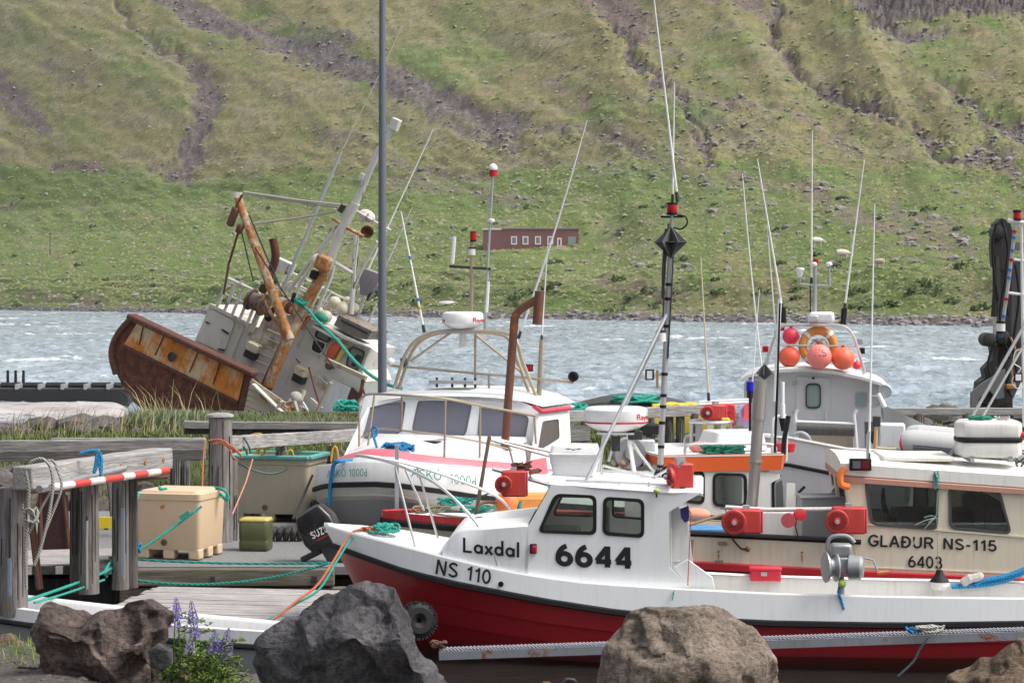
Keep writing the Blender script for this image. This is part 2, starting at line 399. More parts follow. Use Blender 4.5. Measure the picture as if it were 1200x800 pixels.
# ================= setting: hill, sea, banks =================
def _h(ix, iy, seed):
    n = (ix.astype(np.int64)*374761393 + iy.astype(np.int64)*668265263 + seed*1442695041) & 0x7fffffff
    n = ((n ^ (n >> 13)) * 1274126177) & 0x7fffffff
    n = n ^ (n >> 16); return (n & 0xffff) / 65535.0
def vnoise(x, y, seed=0):
    ix, iy = np.floor(x), np.floor(y); fx, fy = x-ix, y-iy
    fx = fx*fx*fx*(fx*(fx*6-15)+10); fy = fy*fy*fy*(fy*(fy*6-15)+10)
    a, b, c, d = _h(ix, iy, seed), _h(ix+1, iy, seed), _h(ix, iy+1, seed), _h(ix+1, iy+1, seed)
    return (a*(1-fx)+b*fx)*(1-fy) + (c*(1-fx)+d*fx)*fy
def fbm(x, y, seed=0, o=5, g=.5):
    s = 0; a = 1; t = 0
    for i in range(o):
        s = s + a*vnoise(x*2**i+i*17.3, y*2**i-i*9.1, seed+i); t += a; a *= g
    return s/t*2-1
def sstep(a, b, x):
    t = np.clip((x-a)/(b-a), 0, 1); return t*t*(3-2*t)
def grid_mesh(name, X, Y, Z, mat, attrs=None, kind='structure'):
    nr, nc = X.shape; me = bpy.data.meshes.new(name)
    co = np.stack([X, Y, Z], -1).reshape(-1, 3).astype(np.float32)
    idx = np.arange(nr*nc).reshape(nr, nc)
    q = np.stack([idx[:-1,:-1], idx[:-1,1:], idx[1:,1:], idx[1:,:-1]], -1).reshape(-1, 4)
    me.vertices.add(len(co)); me.vertices.foreach_set('co', co.ravel())
    me.loops.add(q.size); me.loops.foreach_set('vertex_index', q.ravel().astype(np.int32))
    me.polygons.add(len(q)); me.polygons.foreach_set('loop_start', np.arange(0, q.size, 4, dtype=np.int32))
    me.update(calc_edges=True); me.polygons.foreach_set('use_smooth', [True]*len(q))
    if attrs:
        for k, v in attrs.items():
            at = me.color_attributes.new(k, 'FLOAT_COLOR', 'POINT')
            at.data.foreach_set('color', np.stack(list(v)+[np.ones_like(v[0])]*(4-len(v)), -1).reshape(-1).astype(np.float32))
    me.materials.append(mat); o = bpy.data.objects.new(name, me); COL.objects.link(o); o['kind'] = kind; return o

def shore_dist(px): return 4*F/(363+20*np.clip(px, -150, 1500)/1200-HZ)
def base_height(s):
    return np.interp(s, [0, 5, 14, 30, 60, 130, 200, 260, 300, 500, 900, 2200], [-.6, .9, 2.2, 6.5, 9.5, 18, 28, 41, 57, 150, 340, 900])
def hill_pos(px, s):
    Y = shore_dist(px)+s; return (px-600)/F*Y, Y, base_height(s)
def polymask(PX, PY, pts, wd_, soft=.5):
    d = np.full(PX.shape, 1e9); wv = np.zeros(PX.shape)
    for i in range(len(pts)-1):
        (x0, y0), (x1, y1) = pts[i][:2], pts[i+1][:2]; L = (x1-x0)**2+(y1-y0)**2
        t = np.clip(((PX-x0)*(x1-x0)+(PY-y0)*(y1-y0))/L, 0, 1)
        dd = np.hypot(PX-x0-t*(x1-x0), (PY-y0-t*(y1-y0)))
        d = np.minimum(d, dd)
    return 1-sstep(wd_*(1-soft), wd_*(1+soft), d)
def make_hill():
    cols = np.concatenate([np.arange(-900, -40, 40), np.arange(-40, 1240, 2.1), np.arange(1250, 2100, 40)]).astype(float)
    s = np.concatenate([np.arange(0, 60, .75), np.arange(60, 300, 1.5), np.arange(300, 640, 3.0), np.arange(640, 2200, 40)])
    PXg, S = np.meshgrid(cols, s); Xg, Yg, Zg = hill_pos(PXg, S)
    PY = HZ-(Zg-CZ)*F/Yg; PX = PXg
    n1 = fbm(PX/24, PY/14, 3, 5, .6); n2 = fbm(PX/26+40, PY/14, 9, 5, .6)
    n3 = fbm(PX/5, PY/3.5, 15, 4, .65); n4 = fbm(PX/5+9, PY/3.5, 17, 4, .65); wx, wy = PX+n1*20+n3*7, PY+n2*14+n4*5
    rockm = np.zeros(PX.shape); gul = np.zeros(PX.shape); dirt = np.zeros(PX.shape)
    def addr(pts, w, k=1.0, g=0.0, dk=0.0):
        nonlocal rockm, gul, dirt
        m = polymask(wx, wy, pts, w); rockm = np.maximum(rockm, m*k); dirt = np.maximum(dirt, m*dk)
        gul = np.maximum(gul, polymask(wx, wy, pts, w*1.1, .9)*g)
    addr([(120,-30),(200,-5),(260,28),(350,52),(450,92),(520,118),(600,150)], 13, .95, .6, .3)
    addr([(600,150),(680,168),(760,205)], 6, .6, .4)
    addr([(480,120),(540,150),(610,180)], 8, .7, .2)
    addr([(130,0),(160,38),(205,62),(232,85)], 4, .7, 1, .6)
    addr([(232,75),(243,108),(238,135),(226,170),(212,198)], 15, .85, 1, .55)
    addr([(-20,90),(15,108),(42,138)], 15, .8, .3, .6)
    addr([(60,80),(95,92)], 12, .45, .2, .5); addr([(60,196),(118,194)], 5, .7, .2, 1); addr([(180,198),(235,190)], 8, .5, .2, .7)
    addr([(360,35),(410,50)], 9, .6); addr([(370,160),(430,165)], 7, .5); addr([(450,190),(560,205)], 7, .4, .1, .8); addr([(690,165),(760,205),(830,232)], 10, .4, .2, .4)
    addr([(722,58),(745,100),(785,132),(812,170),(832,215)], 6, .8, 1.3, .2)
    addr([(770,120),(830,160),(865,190)], 17, .4, .3, .2)
    addr([(903,0),(914,45),(905,62),(935,102),(985,128),(1060,165),(1100,198),(1160,210)], 5, .85, 1.2, .5)
    addr([(1100,120),(1130,140),(1165,170),(1205,185)], 8, .75, .9, .5); addr([(1150,195),(1185,212)], 12, .6, .3, .9)
    addr([(985,8),(1040,16),(1110,12),(1190,14)], 19, 1, .8, .2); addr([(1000,15),(1032,42)], 15, 1, .5, .2); addr([(1010,22),(1040,50),(1100,60)], 9, .85, .6, .4)
    addr([(695,5),(725,30),(745,50)], 20, .75, .5, .9); addr([(790,0),(880,8)], 22, .6, .3, 1)
    addr([(620,185),(700,215),(780,228)], 7, .35); addr([(0,150),(40,175)], 6, .3)
    for p in ([(940,238),(1010,262),(1080,285)], [(1050,255),(1130,282)], [(1060,262),(1120,270)], [(1080,284),(1140,300)], [(840,140),(950,165),(1010,200)], [(640,95),(690,130)], [(860,225),(980,250)], [(450,215),(620,235)], [(30,345),(110,352)], [(700,335),(800,345)]):
        addr(p, 7, .3, .1, .75)
    # diagonal relief, running down to the right as on the photographed slope
    q = PX*.6 - PY*1.0
    rid = fbm(q/70, (PX+PY*.6)/300, 21, 4); rid2 = fbm(q/22, (PX+PY*.5)/90, 23, 4)
    right = sstep(560, 760, PX); up = sstep(60, 320, S)
    big = (1-np.abs(fbm((PX-PY*.55)/130, PY/500, 31, 3)))*right
    # lobes between the gullies on the right half
    D = (big*7.5 + rid*3.0 + rid2*.9)*up + fbm(PX/16, PY/7, 41, 5)*(.3+.9*up)
    band = sstep(6, 20, S)*(1-sstep(50, 90, S)); D += fbm(PX/38, S/9, 47, 4)*1.6*band
    D -= gul*1.5*up*(1+.4*n1) + gul*.5
    rug = fbm(PX/5, PY/3.2, 53, 5, .62)
    D += rockm*rug*1.1*up
    cl = polymask(wx, wy, [(985,8),(1040,16),(1110,12),(1190,14)], 21); cl = np.maximum(cl, polymask(wx, wy, [(1000,15),(1032,42)], 16)); D += cl*(np.floor(PY/9+fbm(PX/14, PY/9, 5)*1.5) % 2*1.0 + rug*2.2)
    slope_dir = sstep(0, 30, S)
    Zg = Zg + D*slope_dir + np.minimum(S, 30)/30*0
    # level ground cut for the cabin
    i0 = np.unravel_index(np.argmin(np.hypot(PX-600, PY-293)), PX.shape); zc = Zg[i0]; yc = Yg[i0]
    pm = sstep(540, 562, PX)*(1-sstep(684, 780, PX))*sstep(yc-9, yc-3, Yg)*(1-sstep(yc+11, yc+30, Yg)); Zg = Zg*(1-pm) + (zc-.15)*pm
    pm2 = sstep(530, 558, PX)*(1-sstep(690, 780, PX))*sstep(yc-90, yc-60, Yg)*(1-sstep(yc-9, yc-3, Yg)); Zg = Zg*(1-pm2) + np.minimum(Zg, zc-.4-(yc-Yg)*.09)*pm2
    # greenness: meadow low down, olive and straw higher
    mead = 1-sstep(155, 225, PY*-1+400-fbm(PX/90, PY/40, 61, 3)*10)      # 1 low on the slope
    mead = sstep(190, 208, PY + (PX-300)*-.02 + fbm(PX/60, PY/30, 61, 3)*6)
    mead *= np.where(PX > 700, .75, 1)
    gn = fbm(q/55, (PX+PY)/120, 71, 5, .6); green = np.clip(.30+gn*.75 + mead*.55, 0, 1)
    straw = np.clip(.38+fbm(PX/50, PY/12, 81, 5, .6)*1.0 - mead*.15, 0, 1)
    beach = 1-sstep(5, 9, S+fbm(PX/9, S/3, 91, 4)*4); rockm = np.maximum(rockm, beach)
    dirt = np.clip(dirt + .62*sstep(.05, .45, fbm(PX/34, PY/11, 95, 5, .6)+.14*right-.03)*(1-mead*.6), 0, 1)
    m, n, b = newmat('hillside'); MATS['hillside'] = m
    a = n.nodes.new('ShaderNodeVertexColor'); a.layer_name = 'mask'
    sp = n.nodes.new('ShaderNodeSeparateColor'); n.links.new(a.outputs[0], sp.inputs[0])
    a2 = n.nodes.new('ShaderNodeVertexColor'); a2.layer_name = 'mask2'
    sp2 = n.nodes.new('ShaderNodeSeparateColor'); n.links.new(a2.outputs[0], sp2.inputs[0])
    co = texco(n); f1 = ntex(n, co, .35, 8, .75); f2 = ntex(n, co, .06, 8, .65); f3 = ntex(n, co, 1.2, 5, .8)
    grass = mixc(n, ramp(n, mth(n, 'ADD', sp.outputs[1], mth(n, 'MULTIPLY', mth(n, 'SUBTRACT', f2, .5), .9)), [(.25, 0), (.75, 1)]), (.270,.245,.130), (.150,.225,.070))
    grass = mixc(n, ramp(n, mth(n, 'ADD', sp2.outputs[0], mth(n, 'MULTIPLY', mth(n, 'SUBTRACT', f1, .5), 1.2)), [(.35, 0), (.9, .75)]), grass, (.33,.295,.215))
    grass = mixc(n, ramp(n, f1, [(.36, .7), (.55, 0)]), grass, (.14,.15,.07))
    grass = mixc(n, ramp(n, f3, [(.3, .4), (.55, 0)]), grass, (.16,.15,.085))
    dr = mixc(n, ramp(n, f1, [(.4, 0), (.65, 1)]), (.19,.145,.125), (.27,.22,.19))
    grass = mixc(n, mth(n, 'MULTIPLY', ramp(n, mth(n, 'ADD', sp.outputs[2], mth(n, 'MULTIPLY', mth(n, 'SUBTRACT', f1, .5), 1.3)), [(.4, 0), (.9, 1)]), .75), grass, dr)
    rk = ramp(n, ntex(n, co, .5, 8, .85), [(.36, (.05,.042,.048)), (.5, (.145,.125,.13)), (.62, (.33,.305,.305))])
    g4 = ntex(n, texco(n, (1, .8, 1.3)), .5, 9, .92)
    rf = ramp(n, mth(n, 'ADD', sp.outputs[0], mth(n, 'MULTIPLY', mth(n, 'SUBTRACT', g4, .5), 3.4)), [(.42, 0), (.66, .95)])
    rk = mixc(n, mth(n, 'MULTIPLY', sp2.outputs[2], .75), rk, mixc(n, f1, (.035,.03,.035), (.16,.14,.15)))
    rk = mixc(n, mth(n, 'MULTIPLY', sp.outputs[2], .55), rk, (.15,.095,.08))
    c = mixc(n, rf, grass, rk)
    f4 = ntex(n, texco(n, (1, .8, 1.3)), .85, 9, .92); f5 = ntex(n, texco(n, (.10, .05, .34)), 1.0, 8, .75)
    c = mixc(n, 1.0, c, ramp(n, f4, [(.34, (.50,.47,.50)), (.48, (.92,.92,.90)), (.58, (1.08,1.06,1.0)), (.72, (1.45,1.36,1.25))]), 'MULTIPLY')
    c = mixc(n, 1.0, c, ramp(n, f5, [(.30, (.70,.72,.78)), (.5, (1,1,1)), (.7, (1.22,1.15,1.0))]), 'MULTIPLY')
    spk = ntex(n, co, 2.6, 3, .9); c = mixc(n, ramp(n, mth(n, 'ADD', spk, mth(n, 'MULTIPLY', sp.outputs[0], .10)), [(.66, 0), (.70, .8)]), c, (.36,.34,.34))
    n.links.new(c, b.inputs['Base Color']); b.inputs['Roughness'].default_value = .95; b.inputs['Specular IOR Level'].default_value = .1
    bump(n, b, mth(n, 'ADD', mth(n, 'MULTIPLY', f1, .5), mth(n, 'ADD', mth(n, 'MULTIPLY', f3, .4), f4)), .7, .9)
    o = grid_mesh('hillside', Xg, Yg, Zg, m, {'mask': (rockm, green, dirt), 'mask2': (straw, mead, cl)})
    return cols, s, Xg, Yg, Zg, PY, rockm
cols_, srow_, HX, HY, HZg, HPY, HROCK = make_hill()
def hill_at(px, py):
    """point on the hill seen at photo pixel (px, py)"""
    j = int(np.argmin(np.abs(cols_-px))); col = HZ-(HZg[:, j]-CZ)*F/HY[:, j]
    k = np.nonzero(col <= py)[0]; i = int(k[0]) if len(k) else len(srow_)-1
    return V(HX[i, j], HY[i, j], HZg[i, j])

def make_boulders(name, pts, mat, rmin, rmax, seed, kind='stuff', squash=.7):
    rn = random.Random(seed); vs = []; fs = []
    bmh = bmesh.new(); bmesh.ops.create_icosphere(bmh, subdivisions=1, radius=1); bv = [v.co.copy() for v in bmh.verts]; bf = [tuple(v.index for v in f.verts) for f in bmh.faces]; bmh.free()
    for p in pts:
        r = rmin*(rmax/rmin)**(rn.random()**1.6); sx, sy, sz = r*rn.uniform(.8, 1.5), r*rn.uniform(.8, 1.3), r*rn.uniform(.6, 1)*squash; a = rn.uniform(0, 6.3); k = len(vs)
        for v in bv:
            j = rn.uniform(.75, 1.15); x, y = v.x*sx*j, v.y*sy*j
            vs.append((p[0]+x*math.cos(a)-y*math.sin(a), p[1]+x*math.sin(a)+y*math.cos(a), p[2]+v.z*sz*j+sz*.25))
        fs += [tuple(i+k for i in f) for f in bf]
    m = MB(); m.v = vs; m.f = fs; m.mi = [0]*len(fs); o = m.build(name, mat, ang=20, recalc=False)
    if kind: o['kind'] = kind
    return o
SCREE = rock('scree_rock', (.14,.125,.125), (.28,.26,.25), (.42,.40,.38), .6)
TG = np.random.default_rng(4); nt_ = 70000
jj = TG.integers(22, len(cols_)-22, nt_); ii = TG.integers(14, len(srow_)-45, nt_); keep = TG.random(nt_) > HROCK[ii, jj]*1.3; jj = jj[keep]; ii = ii[keep]; nt_ = len(ii)
tx = HX[ii, jj]+TG.normal(0,.6,nt_); ty = HY[ii, jj]+TG.normal(0,.6,nt_); tz = HZg[ii, jj]; r_ = (.16+TG.random(nt_)**3*.60)*np.clip(ty/520, .45, 1.15); an = TG.random(nt_)*6.28
vv = []
for k_, (cx_, cy_, cz_) in enumerate(((1.3,0,-.1), (-.6,1.0,-.1), (-.6,-1.0,-.1), (0,0,.75))):
    vv.append(np.stack([tx+r_*(cx_*np.cos(an)-cy_*np.sin(an)), ty+r_*(cx_*np.sin(an)+cy_*np.cos(an)), tz+r_*cz_], -1))
vv = np.stack(vv, 1).reshape(-1, 3); base = np.arange(nt_)*4; ff = np.stack([np.stack([base+a_, base+b_, base+c_], -1) for a_, b_, c_ in ((0,1,3),(1,2,3),(2,0,3))], 1).reshape(-1, 3)
me = bpy.data.meshes.new('hillside_tussocks'); me.vertices.add(len(vv)); me.vertices.foreach_set('co', vv.astype(np.float32).ravel()); me.loops.add(ff.size); me.loops.foreach_set('vertex_index', ff.astype(np.int32).ravel()); me.polygons.add(len(ff)); me.polygons.foreach_set('loop_start', np.arange(0, ff.size, 3, dtype=np.int32)); me.update(calc_edges=True); me.polygons.foreach_set('use_smooth', [True]*len(ff))
m, n, b = newmat('tussock'); gi = n.nodes.new('ShaderNodeNewGeometry')
n.links.new(ramp(n, gi.outputs['Random Per Island'], [(0, (.10,.125,.045)), (.35, (.14,.19,.065)), (.6, (.185,.205,.085)), (.8, (.26,.24,.14)), (.93, (.16,.135,.11)), (1, (.27,.25,.24))]), b.inputs['Base Color']); b.inputs['Roughness'].default_value = .95; b.inputs['Specular IOR Level'].default_value = .1
me.materials.append(m); o = bpy.data.objects.new('hillside_tussocks', me); COL.objects.link(o); o['kind'] = 'stuff'; o['label'] = 'tussocks of grass and heather covering the far hillside'
rn = random.Random(5); bp = []
while len(bp) < 2600:
    j = rn.randrange(25, len(cols_)-25); i = rn.randrange(60, len(srow_)-45)
    if rn.random() < HROCK[i, j]*.9+.035: bp.append((HX[i,j], HY[i,j], HZg[i,j]))
o = make_boulders('hillside_boulders', bp, SCREE, .22, 1.3, 8); o['label'] = 'grey boulders scattered over the scree of the hillside'
bp = []
for k in range(1500):
    px = rn.uniform(-40, 1240); s = rn.uniform(0, 9)*rn.random()**.5+1; x, y, z = hill_pos(px, s); bp.append((x, y, z-.1))
o = make_boulders('shore_stones', bp, SCREE, .2, .8, 9); o['label'] = 'dark stones of the far shore at the water line'

# ---- sea ----
def wave_h(X, Y):
    w = fbm(X/3.4, Y/1.9, 101, 4, .55); w = 1-np.abs(w)*1.8; w2 = 1-np.abs(fbm(X/9+Y*.02, Y/5.5, 105, 3))*2
    return w*.34+w2*.26
def water_mat(name, col, rough, foam, bs, sc):
    m, n, b = newmat(name); MATS[name] = m
    a = n.nodes.new('ShaderNodeVertexColor'); a.layer_name = 'mask'; sp = n.nodes.new('ShaderNodeSeparateColor'); n.links.new(a.outputs[0], sp.inputs[0])
    co = texco(n, (1, .55, 1)); f = ntex(n, co, sc, 8, .7)
    c = mixc(n, ramp(n, ntex(n, co, .05, 4), [(.35, 0), (.7, .6)]), col, tuple(x*.75 for x in col))
    ff = ramp(n, mth(n, 'ADD', sp.outputs[0], mth(n, 'MULTIPLY', mth(n, 'SUBTRACT', f, .5), .9)), [(.50, 0), (.72, foam)])
    if foam > 0:
        w1 = ntex(n, texco(n, (.85, .30, 1)), 1.0, 9, .80, .5); w2 = ntex(n, texco(n, (.045, .02, 1)), 1.0, 5, .6)
        c = mixc(n, ramp(n, mth(n, 'ADD', mth(n, 'MULTIPLY', w1, .75), mth(n, 'MULTIPLY', w2, .25)), [(.40, 0), (.56, .75), (.66, 1)]), (.13,.18,.215), (.48,.55,.61))  # surface streaks; weak reflections and dark troughs also put into the colour
    c = mixc(n, ff, c, (.68,.72,.74)); n.links.new(c, b.inputs['Base Color'])
    n.links.new(mth(n, 'ADD', mth(n, 'MULTIPLY', ff, .5), rough), b.inputs['Roughness']); b.inputs['IOR'].default_value = 1.33
    bump(n, b, f, bs, .15); return m
pyr = np.concatenate([np.array([352.5, 355, 358, 360]), np.arange(361, 392, .28), np.arange(392, 500, .5), np.arange(500, 1000, 5)])
pxc = np.concatenate([np.arange(-800, -30, 60), np.arange(-30, 1232, 2.3), np.arange(1240, 2000, 60)]).astype(float)
PXs, PYs = np.meshgrid(pxc, pyr[::-1]); Ys = 4*F/(PYs-HZ); Xs = (PXs-600)/F*Ys
h = wave_h(Xs, Ys); calm = sstep(58, 64, Ys)
foam = np.clip((h-.40)*3.2 + sstep(.22, .6, fbm(Xs/9, Ys/16, 111, 5))*.50, 0, 1)*calm
grid_mesh('sea_water', Xs, Ys, (h-.35)*calm*1.0-.12, water_mat('sea', (.225,.285,.345), .22, .9, .8, 2.2), {'mask': (foam, foam, foam)})
gx = np.linspace(-14, 16, 240); gy = np.linspace(16, 44, 260); GX, GY = np.meshgrid(gx, gy)
hh = fbm(GX/.7, GY/.45, 121, 4)*.022
grid_mesh('harbour_water', GX, GY, hh, water_mat('harbour', (.022,.020,.018), .06, .0, .5, 4), {'mask': (hh*0, hh*0, hh*0)})

# ---- near ground ----
def land_z(X, Y):
    fr = 1.36 + .22*sstep(-1.8, -3.0, X) - .30*sstep(-.55, -.25, X) + fbm(X/.9, Y/.9, 131, 4)*.05
    z = fr*(1-sstep(15.2, 20.2, Y)) - 1.2*sstep(16.5, 21, Y)
    z = np.where(Y < 21, z, -1.2)
    bk = (2.15+fbm(X/2.5, Y/2, 141, 4)*.16)*sstep(36.3, 40.5, Y+fbm(X/3, Y/3, 145, 3)*.5)
    z = z + bk
    far = np.where(X/Y*F+600 < 150, 50.5, 59.0)
    z = z - 2.6*sstep(0, 7, Y-far+fbm(X/4, Y/4, 151, 3)*1.2)
    return z
gx = np.linspace(-34, 30, 420); gy = np.concatenate([np.arange(9, 22, .09), np.arange(22, 36, .5), np.arange(36, 76, .16)]); GX, GY = np.meshgrid(gx, gy); GZ = land_z(GX, GY)
LGX, LGY, LGZ = gx, gy, GZ
gm = np.clip(.6+fbm(GX/2.2, GY/2.2, 161, 5, .6)*1.4, 0, 1)
gm = np.where(GY < 22, np.clip(fbm(GX/.8, GY/.8, 165, 4)*1.5+.1, 0, 1), gm); gm *= sstep(.3, .8, GZ)
m, n, b = newmat('bank_soil'); a = n.nodes.new('ShaderNodeVertexColor'); a.layer_name = 'mask'; sp = n.nodes.new('ShaderNodeSeparateColor'); n.links.new(a.outputs[0], sp.inputs[0])
co = texco(n); f1 = ntex(n, co, 14, 8, .75); f2 = ntex(n, co, 60, 4, .8)
soil = ramp(n, f1, [(.3, (.05,.042,.036)), (.5, (.14,.12,.105)), (.7, (.26,.23,.21))]); soil = mixc(n, ramp(n, f2, [(.35, .6), (.6, 0)]), soil, (.04,.035,.03))
gr = ramp(n, f1, [(.3, (.03,.045,.015)), (.6, (.10,.13,.04))])
n.links.new(mixc(n, ramp(n, mth(n, 'ADD', sp.outputs[0], mth(n, 'SUBTRACT', f1, .5)), [(.4, 0), (.7, 1)]), soil, gr), b.inputs['Base Color'])
b.inputs['Roughness'].default_value = .95; bump(n, b, mth(n, 'ADD', f1, f2), .9, .03)
BANK = grid_mesh('ground', GX, GY, GZ, m, {'mask': (gm, gm, gm)})
# silty surf between the breakwater and the bank
gx = np.linspace(-36, -8, 260); gy = np.linspace(53, 84, 260); GX, GY = np.meshgrid(gx, gy)
GZ = fbm(GX/5, GY/1.6, 171, 5)*.34 + .02 - .6*sstep(130, 175, GX/GY*F+600)
m, n, b = newmat('silty_surf'); co = texco(n, (.5, 1.2, 1)); f = ntex(n, co, 1.2, 9, .7, .8)
n.links.new(ramp(n, f, [(.3, (.24,.205,.19)), (.46, (.36,.32,.305)), (.62, (.50,.47,.46))]), b.inputs['Base Color']); b.inputs['Roughness'].default_value = .5; bump(n, b, f, .8, .2)
grid_mesh('silty_surf', GX, GY, GZ, m)

# ---- grass tufts ----
def grass_mat(name, a_, b_):
    m, n, b = newmat(name); info = n.nodes.new('ShaderNodeNewGeometry')
    n.links.new(mixc(n, info.outputs['Random Per Island'], a_, b_), b.inputs['Base Color']); b.inputs['Roughness'].default_value = .7; b.inputs['Specular IOR Level'].default_value = .2
    return m
GRASS = grass_mat('grass_blades', (.055,.085,.02), (.16,.21,.06)); DRY = grass_mat('dry_blades', (.38,.32,.18), (.24,.21,.10)); LIME = grass_mat('bright_blades', (.10,.17,.02), (.25,.33,.06))
def blades(m, x, y, z, h, rn, w=.012, lean=(0,0), seg=3, r=.1):
    bx, by = x+rn.gauss(0, r), y+rn.gauss(0, r); a = rn.uniform(0, 6.3); l = rn.uniform(.1, .6)*h; dx, dy = math.cos(a)*l+lean[0]*h, math.sin(a)*l+lean[1]*h
    vs = []; wx, wy = math.cos(a+1.57)*w, math.sin(a+1.57)*w; hh = h*rn.uniform(.5, 1.1)
    for i in range(seg+1):
        t = i/seg; q = 1-t*.92; cx, cy, cz = bx+dx*t*t, by+dy*t*t, z+hh*t*(1-.18*t*t)
        vs += [(cx-wx*q, cy-wy*q, cz), (cx+wx*q, cy+wy*q, cz)]
    m.add(vs, [(2*i, 2*i+1, 2*i+3, 2*i+2) for i in range(seg)])
def landh(x, y):
    i = min(max(int(np.searchsorted(LGX, x))-1, 0), len(LGX)-2); j = min(max(int(np.searchsorted(LGY, y))-1, 0), len(LGY)-2)
    u = (x-LGX[i])/(LGX[i+1]-LGX[i]); v = (y-LGY[j])/(LGY[j+1]-LGY[j])
    return float((LGZ[j,i]*(1-u)+LGZ[j,i+1]*u)*(1-v)+(LGZ[j+1,i]*(1-u)+LGZ[j+1,i+1]*u)*v)
def meadow(name, region, n_, h, mat, seed, label, w=.012, lean=(0,0), r=.1):
    rn = random.Random(seed); m = MB()
    for i in range(n_):
        x, y = region(rn); z = landh(x, y)
        if z < .15: continue
        blades(m, x, y, z-.02, h, rn, w, lean, r=r)
    o = m.build(name, mat, recalc=False, kind='stuff'); o['label'] = label; return o
def reg(px0, px1, y0, y1):
    def f(rn):
        y = rn.uniform(y0, y1); return (rn.uniform(px0, px1)-600)/F*y, y
    return f
meadow('bank_grass', reg(-20, 860, 38.5, 50), 22000, .20, GRASS, 11, 'green grass on the bank behind the boats', .016)
meadow('bank_grass', reg(980, 1230, 38.5, 58), 9000, .26, GRASS, 12, 'green grass on the bank below the crane', .016)
meadow('bank_grass', reg(150, 860, 50, 58), 9000, .14, GRASS, 27, 'short grass around the stranded trawler', .014)
meadow('dry_grass', reg(10, 240, 47, 50), 260, .75, DRY, 13, 'pale dry straws on the bank by the surf', .012, (.25, 0))
meadow('dry_grass', reg(300, 640, 38, 52), 500, .55, DRY, 15, 'pale dry straws behind the second fish tub', .01, (.1, 0))
def clump_region(px0, px1, y0, y1, n_):
    rn0 = random.Random(n_); cs = [((rn0.uniform(px0, px1)), rn0.uniform(y0, y1)) for _ in range(n_)]
    def f(rn):
        p, y = rn.choice(cs); return (p-600)/F*y+rn.gauss(0, .25), y+rn.gauss(0, .25)
    return f
meadow('lyme_grass', clump_region(160, 226, 50.3, 52.5, 24), 5200, .50, grass_mat('lyme', (.13,.19,.10), (.24,.30,.17)), 14, 'blue green clump of tall grass beside the wreck', .016, (.2, 0))
meadow('lyme_straws', clump_region(165, 250, 50.5, 53, 20), 60, 1.25, DRY, 19, 'tall pale straws in front of the rusty transom', .02, (-.1, 0), .05)
meadow('foreground_grass', reg(205, 320, 13.2, 14.6), 2600, .2, LIME, 16, 'bright grass between the two front boulders', .004, r=.05)
meadow('foreground_grass', reg(-10, 120, 14.5, 16.5), 420, .13, LIME, 17, 'thin grass on the gravel at the left edge', .004, r=.05)
meadow('foreground_weeds', reg(640, 720, 14.6, 16), 240, .12, DRY, 18, 'small dry weeds beside the speckled boulder', .006, (.2,0), .08)
# gravel
rn = random.Random(21); bp = []
for k in range(2600):
    y = rn.uniform(12.4, 16.8); x = (rn.uniform(-40, 1240)-600)/F*y; bp.append((x, y, landh(x, y)))
o = make_boulders('gravel', bp, rock('gravel_stone', (.09,.075,.07), (.24,.21,.19), (.36,.33,.31), 6), .008, .05, 22); o['label'] = 'loose gravel around the front boulders'
RUB = rock('rubble_stone', (.06,.052,.05), (.17,.15,.145), (.28,.26,.25), 1)
def stone_mesh(seed):
    rn = random.Random(seed); bmh = bmesh.new(); bmesh.ops.create_icosphere(bmh, subdivisions=2, radius=1); cuts = [V(rn.gauss(0,1), rn.gauss(0,1), rn.gauss(0,.8)).normalized() for _ in range(9)]; ds = [rn.uniform(.55,.9) for _ in cuts]
    for v in bmh.verts:
        d_ = v.co.normalized(); r = min([1.0]+[q/max(1e-3, d_.dot(c)) for c, q in zip(cuts, ds) if d_.dot(c) > .05]); v.co = d_*r*(1+.05*mnoise.noise(d_*3+V(seed,0,0)))
    me = bpy.data.meshes.new('stone'); bmh.to_mesh(me); bmh.free(); me.materials.append(RUB); me.polygons.foreach_set('use_smooth', [True]*len(me.polygons)); me.set_sharp_from_angle(angle=R(28)); return me
STONES = [stone_mesh(i) for i in range(7)]
rn = random.Random(23)
def stones(n_, fpos, r0, r1):
    for k in range(n_):
        px, y = fpos(rn); x = (px-600)/F*y; r = r0*(r1/r0)**(rn.random()**1.5); o = bpy.data.objects.new('stone', rn.choice(STONES)); COL.objects.link(o); o.parent = BANK
        o.location = (x, y, landh(x, y)+r*.1); o.rotation_euler = (rn.uniform(-.4,.4), rn.uniform(-.4,.4), rn.uniform(0,6.3)); o.scale = (r*rn.uniform(.9,1.5), r*rn.uniform(.8,1.2), r*rn.uniform(.5,.85))
stones(85, lambda rn: (rn.uniform(-30, 172), rn.uniform(48.5, 51.5)), .12, .42)
stones(75, lambda rn: (rn.uniform(1035, 1240), rn.uniform(49, 56)), .18, .50)
stones(130, lambda rn: (rn.uniform(-20, 820), rn.uniform(36.6, 40.5)), .10, .38)
